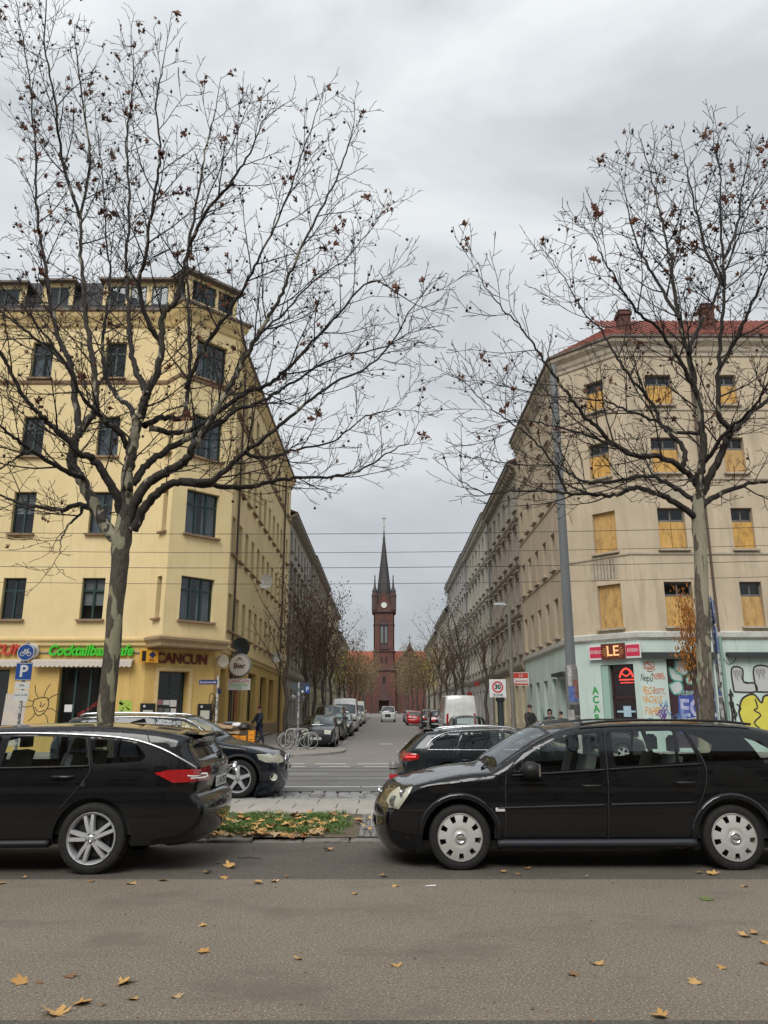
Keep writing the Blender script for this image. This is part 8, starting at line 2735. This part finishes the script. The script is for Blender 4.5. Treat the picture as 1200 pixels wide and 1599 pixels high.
# parking direction sign by the bicycle stand (seen from behind)
gx_ = at(466, 1120, 34.6)
e = empty('direction_sign', (gx_.x, 34.6, .15), 0, 'grey stickered post with dark give way sign back and small blue P', 'sign')
ztop = at(466, 1066, 34.6).z - .15
MB().lathe([(.04, -.1), (.04, ztop), (0, ztop + .02)], 10).build('post', M_STICK, e, smooth=40)
MB().prism([(-.4, ztop - .02), (.22, ztop - .02), (-.02, ztop - .58), (-.08, ztop - .58)], .012, 'y', .05).build('sign_back', M_SIGNB, e)
pb_ = MB().bbox((.02, -.02, ztop - .45), (.46, .0, ztop + .0), .006).build('sign_panel', mat('sign_slate', (.03, .04, .06), .5), e)
MB().bbox((.28, -.03, ztop - .43), (.46, -.021, ztop - .14), .004).build('parking_field', M_BLUE, pb_)
me = text_mesh('P', .26, .002)
me.materials.append(M_SIGNW)
o = link('letter', me, pb_)
o.location, o.rotation_euler = (.37, -.034, ztop - .28), (R(90), 0, 0)
MB().bbox((.12, -.03, ztop - .42), (.2, -.021, ztop - .33), .003).build('sticker', M_SIGNW, pb_)
# bollard
bp_ = at(615, 1200, 12.3)
e = empty('bollard', (bp_.x, 12.3, .03), 0, 'grey steel bollard with a red band before the tail of the dark estate', 'bollard')
zb_ = at(615, 1188, 12.3).z - .03
MB().lathe([(.062, -.1), (.062, zb_ - .05), (.052, zb_ - .02), (.03, zb_), (0, zb_)], 20).build('post', mat('bollard_steel', (.28, .27, .26), .5, metal=.4, col2=(.2, .19, .18), scale=9), e, smooth=40)
MB().lathe([(.0645, zb_ - .27), (.0645, zb_ - .19)], 20).build('red_band', M_SIGNR, e, smooth=40)
MB().lathe([(.0635, zb_ - .12), (.0635, zb_ - .1)], 20).build('groove', M_BLACKP, e)

# bicycle stand and bicycle
by = 35.3
bx0 = at(465, 1150, by).x
bz = PZ + street_z(by)
st = empty('bicycle_stand', (bx0 + .0, by, bz), 0, 'pale tubular bicycle stand by the dark grey hatchback', 'bicycle stand')
MB().tube([(-.52, 0, -.05), (-.52, 0, .68), (-.47, 0, .80), (-.36, 0, .86), (.32, 0, .86), (.43, 0, .80), (.48, 0, .68), (.48, 0, -.05)], .025, 8).build('hoop', mat('hoop_grey', (.42, .42, .4), .5), st, smooth=True)
def bicycle(loc, rz, label, col):
    e = empty('bicycle', loc, rz, label, 'bicycle', 'bicycles at the stand')
    r_ = .335
    for x in (-.53, .53):
        w_ = MB()
        w_.tube([(x + r_ * math.cos(t), 0, r_ + r_ * math.sin(t)) for t in np.linspace(0, 2 * math.pi, 37)], .018, 6, caps=False)
        wo = w_.build('wheel', M_TYRE, e, smooth=True)
        MB().tube([(x + (r_ - .03) * math.cos(t), 0, r_ + (r_ - .03) * math.sin(t)) for t in np.linspace(0, 2 * math.pi, 37)], .014, 6, caps=False).build('rim', mat('rim_pale', (.5, .5, .48), .4, metal=.4), wo, smooth=True)
        b = MB()
        for k in range(14):
            t = 2 * math.pi * k / 14
            b.tube([(x, .012 * (-1) ** k, r_), (x + (r_ - .03) * math.cos(t), 0, r_ + (r_ - .03) * math.sin(t))], .0022, 3, caps=False)
        b.build('spokes', M_GALV, wo)
        MB().tube([(x, -.05, r_), (x, .05, r_)], .02, 8).build('hub', M_GALV, wo)
    m_ = mat('bike_' + col, {'white': (.5, .5, .48), 'dark': (.02, .03, .04)}[col], .4)
    bb, st_, hd_, hdl = (-.08, 0, .29), (-.22, 0, .82), (.36, 0, .86), (.40, 0, .72)
    b = MB()
    for p, q, w_ in ((bb, st_, .016), (st_, hd_, .015), (bb, hdl, .018), (hd_, hdl, .018)):
        b.tube([p, q], w_, 8)
    for y in (-.05, .05):
        b.tube([(-.53, y, r_), (bb[0], y * .4, bb[2])], .009, 6)
        b.tube([(-.53, y, r_), (st_[0], y * .3, .78)], .008, 6)
        b.tube([hdl, (.46, y, .6), (.53, y, r_)], .011, 6)
    b.build('frame', m_, e, smooth=40)
    b = MB().tube([st_, (-.25, 0, .95)], .013, 8)
    b.build('seat_post', M_GALV, e)
    b = MB().lathe([(0, -.5), (.35, -.42), (.55, -.15), (.45, .1), (.2, .45), (0, .5)], 12, 'x')
    b.v = [(x * .27, y * .14, z * .05) for x, y, z in b.v]
    o = b.build('saddle', M_BLACKP, e, smooth=50)
    o.location = (-.26, 0, .97)
    MB().tube([hd_, (.34, 0, .98)], .013, 8).tube([(.25, -.28, 1.02), (.32, -.22, 1.01), (.37, 0, .98), (.32, .22, 1.01), (.25, .28, 1.02)], .012, 8).build('handlebar', M_BLACKP, e, smooth=True)
    c_ = MB().lathe([(.09, -.004), (.095, 0), (.09, .004)], 20, 'y', (bb[0], -.05, bb[2])).tube([(bb[0], -.07, bb[2]), (bb[0] + .1, -.07, bb[2] - .13)], .009, 6).tube([(bb[0], .07, bb[2]), (bb[0] - .1, .07, bb[2] + .13)], .009, 6)
    c_.build('crank', M_GALV, e)
    for x in (-.53, .53):
        MB().tube([(x + (r_ + .035) * math.cos(t), 0, r_ + (r_ + .035) * math.sin(t)) for t in np.linspace(R(20), R(165), 12)], .02, 6).build('mudguard', m_, e, smooth=True)
    MB().box((-.85, -.07, .73), (-.45, .07, .745)).build('carrier', M_BLACKP, e)
    return e
bk = bicycle((bx0 + .03, by + .28, bz), R(3), 'pale bicycle locked to the tubular stand', 'white')
bk2 = bicycle((bx0 - .35, by + 2.1, PZ + street_z(by + 2)), R(172), 'dark bicycle standing farther back beside the first street tree', 'dark')

# the heap by the yellow house: loaded cargo bicycle with orange crates
hp = on_ground(368, 1160, .1)
hx, hy = at(368, 1150, 35.4).x, 35.4
e = empty('cargo_bicycle', (hx, hy, .17), 0, 'cargo bicycle heaped with orange crates, cardboard and bags before the yellow house', 'bicycle')
M_OR = mat('crate_orange', (.78, .30, .015), .5)
def crate(x, y, z, w_, d_, h_):
    b = MB()
    t = .02
    b.box((x - w_ / 2, y - d_ / 2, z), (x + w_ / 2, y + d_ / 2, z + t))
    for k in range(3):
        zz = z + .04 + k * (h_ - .04) / 3
        b.box((x - w_ / 2, y - d_ / 2, zz), (x + w_ / 2, y - d_ / 2 + t, zz + (h_ - .04) / 3 - .025))
        b.box((x - w_ / 2, y + d_ / 2 - t, zz), (x + w_ / 2, y + d_ / 2, zz + (h_ - .04) / 3 - .025))
        b.box((x - w_ / 2, y - d_ / 2 + t, zz), (x - w_ / 2 + t, y + d_ / 2 - t, zz + (h_ - .04) / 3 - .025))
        b.box((x + w_ / 2 - t, y - d_ / 2 + t, zz), (x + w_ / 2, y + d_ / 2 - t, zz + (h_ - .04) / 3 - .025))
    for sx__ in (-1, 1):
        for sy in (-1, 1):
            b.box((x + sx__ * (w_ / 2 - .01) - .015, y + sy * (d_ / 2 - .01) - .015, z), (x + sx__ * (w_ / 2 - .01) + .015, y + sy * (d_ / 2 - .01) + .015, z + h_))
    return b.build('crate', M_OR, e)
crate(-.05, -.1, .22, .42, .34, .42)
crate(.32, -.05, .22, .36, .34, .38)
crate(.72, 0, .2, .26, .3, .62)
for x in (-.62, .95):
    MB().tube([(x + .27 * math.cos(t), .05, .27 + .27 * math.sin(t)) for t in np.linspace(0, 2 * math.pi, 25)], .02, 6, caps=False).build('wheel', M_TYRE, e, smooth=True)
MB().tube([(-.62, .05, .27), (-.2, .05, .2), (.7, .05, .2), (.95, .05, .27)], .02, 6).tube([(.7, .05, .2), (.6, .05, .95)], .018, 6).tube([(.55, -.25, 1.0), (.6, .05, .97), (.55, .3, 1.0)], .014, 6).build('frame', M_BLACKP, e)
r3 = random.Random(12)
def rumple(nm, c_, sx__, sy, sz_, m_, seed):
    r = random.Random(seed)
    b = MB().lathe([(0, -1), (.6, -.85), (1, -.3), (1, .25), (.7, .8), (0, 1)], 12)
    b.v = [(c_[0] + x * sx__ * r.uniform(.8, 1.15), c_[1] + y * sy * r.uniform(.8, 1.15), c_[2] + z * sz_ * r.uniform(.75, 1.1)) for x, y, z in b.v]
    return b.build(nm, m_, e, smooth=30)
M_CARD = mat('cardboard', (.45, .32, .2), .85, col2=(.36, .25, .15), scale=6)
MB().add([(-.9, -.3, .92), (-.1, -.35, .88), (-.05, .25, 1.02), (-.85, .3, 1.06), (-.9, -.3, .96), (-.1, -.35, .92), (-.05, .25, 1.06), (-.85, .3, 1.1)], [(0, 1, 2, 3), (4, 5, 6, 7), (0, 1, 5, 4), (1, 2, 6, 5), (2, 3, 7, 6), (3, 0, 4, 7)]).build('cardboard', M_CARD, e)
MB().add([(-.6, -.34, .72), (.2, -.36, .66), (.25, .2, .78), (-.55, .25, .84), (-.6, -.34, .75), (.2, -.36, .69), (.25, .2, .81), (-.55, .25, .87)], [(0, 1, 2, 3), (4, 5, 6, 7), (0, 1, 5, 4), (1, 2, 6, 5), (2, 3, 7, 6), (3, 0, 4, 7)]).build('cardboard', M_CARD, e)
rumple('white_bag', (.05, 0, 1.04), .22, .2, .12, M_WHITE, 2)
rumple('dark_bag', (.38, .0, .96), .3, .22, .16, M_BLACKP, 3)
rumple('dark_bag', (-.4, 0, .62), .42, .25, .15, mat('bag_brown', (.05, .035, .03), .8), 4)
rumple('grey_bag', (-.3, .2, 1.12), .3, .15, .06, mat('bag_grey', (.2, .22, .26), .7), 5)
MB().tube([(.95, .05, .3), (1.2, 0, .6), (1.5, 0, .7)], .05, 8).build('handle_bar', M_BLACKP, e)

# ------------------------------------------------------------------ people
def skin_mesh(name, verts, edges, radii, m_, sub=1):
    me = bpy.data.meshes.new(name)
    me.from_pydata(verts, edges, [])
    o = bpy.data.objects.new(name, me)
    COL.objects.link(o)
    sk = o.modifiers.new('skin', 'SKIN')
    for i, r_ in enumerate(radii):
        sv_ = me.skin_vertices[0].data[i]
        sv_.radius = (r_, r_) if not hasattr(r_, '__len__') else r_
        sv_.use_root = i == 0
    sk.use_smooth_shade = True
    ss_ = o.modifiers.new('sub', 'SUBSURF')
    ss_.levels = ss_.render_levels = sub
    dg = bpy.context.evaluated_depsgraph_get()
    out_ = bpy.data.meshes.new_from_object(o.evaluated_get(dg))
    bpy.data.objects.remove(o)
    out_.name = name
    out_.materials.clear()
    out_.materials.append(m_)
    for p in out_.polygons:
        p.use_smooth = True
        p.material_index = 0
    return out_
M_SKIN = mat('skin', (.42, .25, .18), .6)
def person(loc, rz, h_, label, jacket, trousers, cap=None, hood=None, walk=.0, arm_f=(.2, .2), sit=False, hair=None):
    """faces local -y"""
    k = h_ / 1.75
    e = empty('person', loc, rz, label, 'person')
    e.scale = (k, k, k)
    hip = .55 if sit else .92
    def arm(s_, f_):
        sh = Vector((s_ * .19, .0, hip + .50))
        el = sh + Vector((s_ * .05, -math.sin(f_) * .28, -math.cos(f_) * .28))
        wr_ = el + Vector((-s_ * .02, -math.sin(f_ + .35) * .25, -math.cos(f_ + .35) * .25))
        return sh, el, wr_
    V = [(0, 0, hip), (0, .0, hip + .22), (0, .01, hip + .45), (0, .0, hip + .58), (0, -.012, hip + .66), (0, -.02, hip + .76), (0, -.015, hip + .83)]
    Rr = [(.13, .10), (.125, .095), (.15, .10), (.06, .06), (.058, .065), (.082, .098), (.055, .07)]
    E = [(0, 1), (1, 2), (2, 3), (3, 4), (4, 5), (5, 6)]
    armsJ, legsJ = [], []
    for s_, f_ in ((-1, arm_f[0]), (1, arm_f[1])):
        sh, el, wr_ = arm(s_, f_)
        i = len(V)
        d = (wr_ - el).normalized()
        palm = wr_ + d * .06
        V += [tuple(sh), tuple(el), tuple(wr_), tuple(palm)]
        Rr += [.055, .042, .028, (.034, .022)]
        E += [(2, i), (i, i + 1), (i + 1, i + 2), (i + 2, i + 3)]
        for q, (a_, l_) in enumerate(((-.03, .06), (-.012, .072), (.008, .07), (.027, .055))):
            j = len(V)
            m1 = palm + d * l_ * .55 + Vector((0, a_, -.004))
            m2 = palm + d * l_ + Vector((-s_ * .012, a_ * 1.1, -.012))
            V += [tuple(m1), tuple(m2)]
            Rr += [.0095, .0085]
            E += [(i + 3, j), (j, j + 1)]
        j = len(V)
        V += [tuple(wr_ + d * .03 + Vector((-s_ * .01, -.035, 0))), tuple(wr_ + d * .065 + Vector((-s_ * .014, -.05, 0)))]
        Rr += [.011, .009]
        E += [(i + 2, j), (j, j + 1)]
        armsJ.append((sh, el, wr_))
    for s_, ph in ((-1, walk), (1, -walk)):
        hpj = Vector((s_ * .095, 0, hip - .06))
        if sit:
            kn = hpj + Vector((0, -.42, .0))
            an = kn + Vector((0, .0, -.40))
        else:
            kn = hpj + Vector((0, -math.sin(ph) * .42, -math.cos(ph) * .42))
            an = kn + Vector((0, math.sin(abs(ph)) * .14 - math.sin(ph) * .22, -.40 + .03 * abs(ph)))
        toe = an + Vector((0, -.16, -.045))
        i = len(V)
        V += [tuple(hpj), tuple(kn), tuple(an), tuple(toe)]
        Rr += [.088, .058, .04, .035]
        E += [(0, i), (i, i + 1), (i + 1, i + 2), (i + 2, i + 3)]
        legsJ.append((hpj, kn, an, toe))
    link('body', skin_mesh('body', V, E, Rr, M_SKIN), e)
    # jacket
    V = [(0, 0, hip - .1), (0, 0, hip + .06), (0, 0, hip + .24), (0, .012, hip + .44), (0, .012, hip + .55), (0, .01, hip + .6)]
    Rr = [(.215, .175), (.205, .17), (.2, .165), (.215, .165), (.13, .12), (.095, .095)]
    E = [(i, i + 1) for i in range(5)]
    for sh, el, wr_ in armsJ:
        i = len(V)
        V += [tuple(sh), tuple(el), tuple(wr_)]
        Rr += [.092, .078, .06]
        E += [(3, i), (i, i + 1), (i + 1, i + 2)]
    link('jacket', skin_mesh('jacket', V, E, Rr, jacket), e)
    V, Rr, E = [(0, 0, hip + .02)], [(.155, .12)], []
    for hpj, kn, an, toe in legsJ:
        i = len(V)
        V += [tuple(hpj), tuple(kn), tuple(an + Vector((0, 0, .02)))]
        Rr += [.102, .076, .062]
        E += [(0, i), (i, i + 1), (i + 1, i + 2)]
    link('trousers', skin_mesh('trousers', V, E, Rr, trousers), e)
    for hpj, kn, an, toe in legsJ:
        me = skin_mesh('shoe', [tuple(an + Vector((0, .05, -.035))), tuple(an + Vector((0, -.05, -.035))), tuple(toe + Vector((0, -.02, .005)))], [(0, 1), (1, 2)], [.045, .048, .038], M_BLACKP)
        link('shoe', me, e)
    hc = Vector((0, -.015, hip + .78))
    for s_ in (-1, 1):
        MB().lathe([(0, -.9), (.7, -.6), (1, 0), (.7, .6), (0, .9)], 8, 'y').build('eye', M_PLTXT, e, loc=(s_ * .033, hc.y - .094, hc.z), scale=(.011, .006, .008))
        MB().lathe([(0, -1), (.8, -.5), (1, 0), (.8, .5), (0, 1)], 8, 'x').build('ear', M_SKIN, e, loc=(s_ * .083, hc.y + .01, hc.z - .01), scale=(.014, .022, .034), smooth=True)
    MB().add([(-.014, -.095, -.035), (.014, -.095, -.035), (0, -.128, -.032), (0, -.096, .015)], [(0, 1, 2), (0, 2, 3), (1, 3, 2)]).build('nose', M_SKIN, e, loc=(0, hc.y, hc.z))
    MB().box((-.024, -.098, -.066), (.024, -.092, -.058)).build('mouth', mat('lips', (.3, .12, .1), .6), e, loc=(0, hc.y, hc.z))
    if hair or cap:
        hm = cap or hair
        b = MB().lathe([(1.0, -.05), (1.03, .15), (.98, .45), (.75, .8), (.4, .98), (0, 1.04)], 20)
        o = b.build('cap' if cap else 'hair', hm, e, smooth=50)
        o.location, o.scale = (0, hc.y + .008, hc.z + .022), (.094, .112, .10)
        if cap:
            MB().add([(-.075, -.085, 0), (.075, -.085, 0), (.05, -.175, -.012), (-.05, -.175, -.012), (-.075, -.085, .012), (.075, -.085, .012), (.05, -.175, -.002), (-.05, -.175, -.002)], [(0, 1, 2, 3), (4, 5, 6, 7), (1, 2, 6, 5), (2, 3, 7, 6), (3, 0, 4, 7)]).build('cap_peak', hm, o, scale=(1 / .094, 1 / .112, 1 / .10), loc=(0, 0, .12))
    if hood:
        b = MB().lathe([(.75, -1.2), (1.0, -.6), (1.05, .1), (.9, .65), (.5, .98), (0, 1.08)], 20, 'z', (0, 0, 0), R(-52), R(232))
        o = b.build('hood', hood, e, smooth=50, fix=False)
        o.location, o.scale = (0, hc.y + .012, hc.z + .015), (.112, .128, .125)
    return e
J_NAVY = mat('jacket_navy', (.016, .022, .04), .75, col2=(.024, .032, .055), scale=12, space='obj')
J_BLACK = mat('jacket_black', (.008, .008, .009), .6, col2=(.014, .014, .015), scale=12, space='obj')
T_JEAN = mat('jeans', (.03, .04, .075), .85)
p = on_ground(405, 1160, .2)
person((at(405, 1130, 39.2).x, 39.2, PZ + street_z(39.2) + .01), R(-55), 1.76, 'person in navy hooded jacket and dark red beanie walking beside the yellow house', J_NAVY, T_JEAN, hair=mat('beanie_red', (.10, .012, .018), .9), walk=.3, arm_f=(.5, .35))
person((at(828, 1120, 34.6).x, 34.6, PZ + street_z(34.6) + .01), R(28), 1.82, 'person in black padded jacket and brown cap standing before the mint wall', J_BLACK, T_JEAN, cap=mat('cap_brown', (.05, .03, .022), .9), arm_f=(.25, .3))
person((at(859, 1120, 35.2).x, 35.2, PZ + street_z(35.2) + .01), R(-20), 1.62, 'person in black hood beside the mint wall, left of the two dark heads', J_BLACK, T_JEAN, hood=J_BLACK, arm_f=(.9, .9))
person((at(877, 1122, 35.0).x, 35.0, PZ + street_z(35.0) + .01), R(150), 1.54, 'person with dark hair next to the red door of the mint wall', J_BLACK, T_JEAN, hair=mat('hair_dark', (.012, .009, .008), .7))

# globe lamps and small red signs on the far fronts
for i, (px, py) in enumerate(((458, 1089), (476, 1091), (491, 1093), (502, 1095))):
    q = atX(px, py, XL + .55)
    e = empty('globe_lamp', q, 0, 'white globe lamp on the left house fronts, %s along the row' % ordn[i], 'lamp', 'globe lamps')
    MB().lathe([(0, -1), (.7, -.7), (1, 0), (.7, .7), (0, 1)], 14).build('globe', M_WHITE, e, smooth=True, scale=(.22, .22, .22))
    MB().tube([(0, 0, -.22), (0, 0, -.34), (-.5, 0, -.34)], .025, 6).build('bracket', M_BLACKP, e)
for px, py, nm in ((743, 1068, 'upper'), (732, 1084, 'lower')):
    q = atX(px, py, XR - .5)
    e = props(MB().bbox((q.x - .12, q.y - .06, q.z - .2), (q.x + .33, q.y + .06, q.z + .2), .02).build('wall_sign', mat('sign_dull_red', (.28, .03, .025), .6)), 'small red sign projecting from the right house row, the %s of two' % nm, 'sign')
    wbuild(MB().tube([(q.x + .3, q.y, q.z + .25), (q.x + .52, q.y, q.z + .25)], .02, 6), 'bracket', M_BLACKP, e)

# ------------------------------------------------------------------ the other side of the near road, behind the camera (seen in the cars' paint and glass)
Mb_ = frame_matrix((0, -14.5, 0), (-1, 0, 0), (0, 1, 0))
for k, (x0, x1, wm) in enumerate(((-34, -12, S_BR), (-12, 11, S_OLD), (11, 34, S_SAND))):
    e = empty('opposite_house', ((x0 + x1) / 2, -14.5, 0), 0, 'town house across the near road behind the viewer, %s of three' % ('left', 'middle', 'right')[k], 'building')
    ops = []
    for x in np.arange(x0 + 1.8, x1 - 1, 3.2):
        for z in (1.0, 4.9, 8.5, 11.9):
            ops.append((-x - .6, -x + .6, z, z + 2.0, 'simple', M_GREYF, .22))
    wall(e, Mb_, -x1, -x0, -.3, 15, ops, wm)
    band(e, Mb_, -x1, -x0, [(0, 14.4), (.5, 14.8), (.5, 15), (0, 15.1)], T_OLD)
    wbuild(MB().quad((x0, -14.2, 15), (x1, -14.2, 15), (x1, -22, 18), (x0, -22, 18)), 'roof', M_SLATE, e, fix=False)
sheet('pavement_behind', -60, 60, -14.5, -9, .1, M_PAVE)
for k, (x, y, rz) in enumerate(((-4.5, -8.2, 2.0), (5.5, -8.6, .7))):
    t = copy_tree(PLANES[k])
    t.location = (x, y, .05)
    t.rotation_euler = (0, 0, rz)
    t['label'] = 'bare plane tree behind the viewer, mirrored in the car windows, %s' % ('left', 'right')[k]
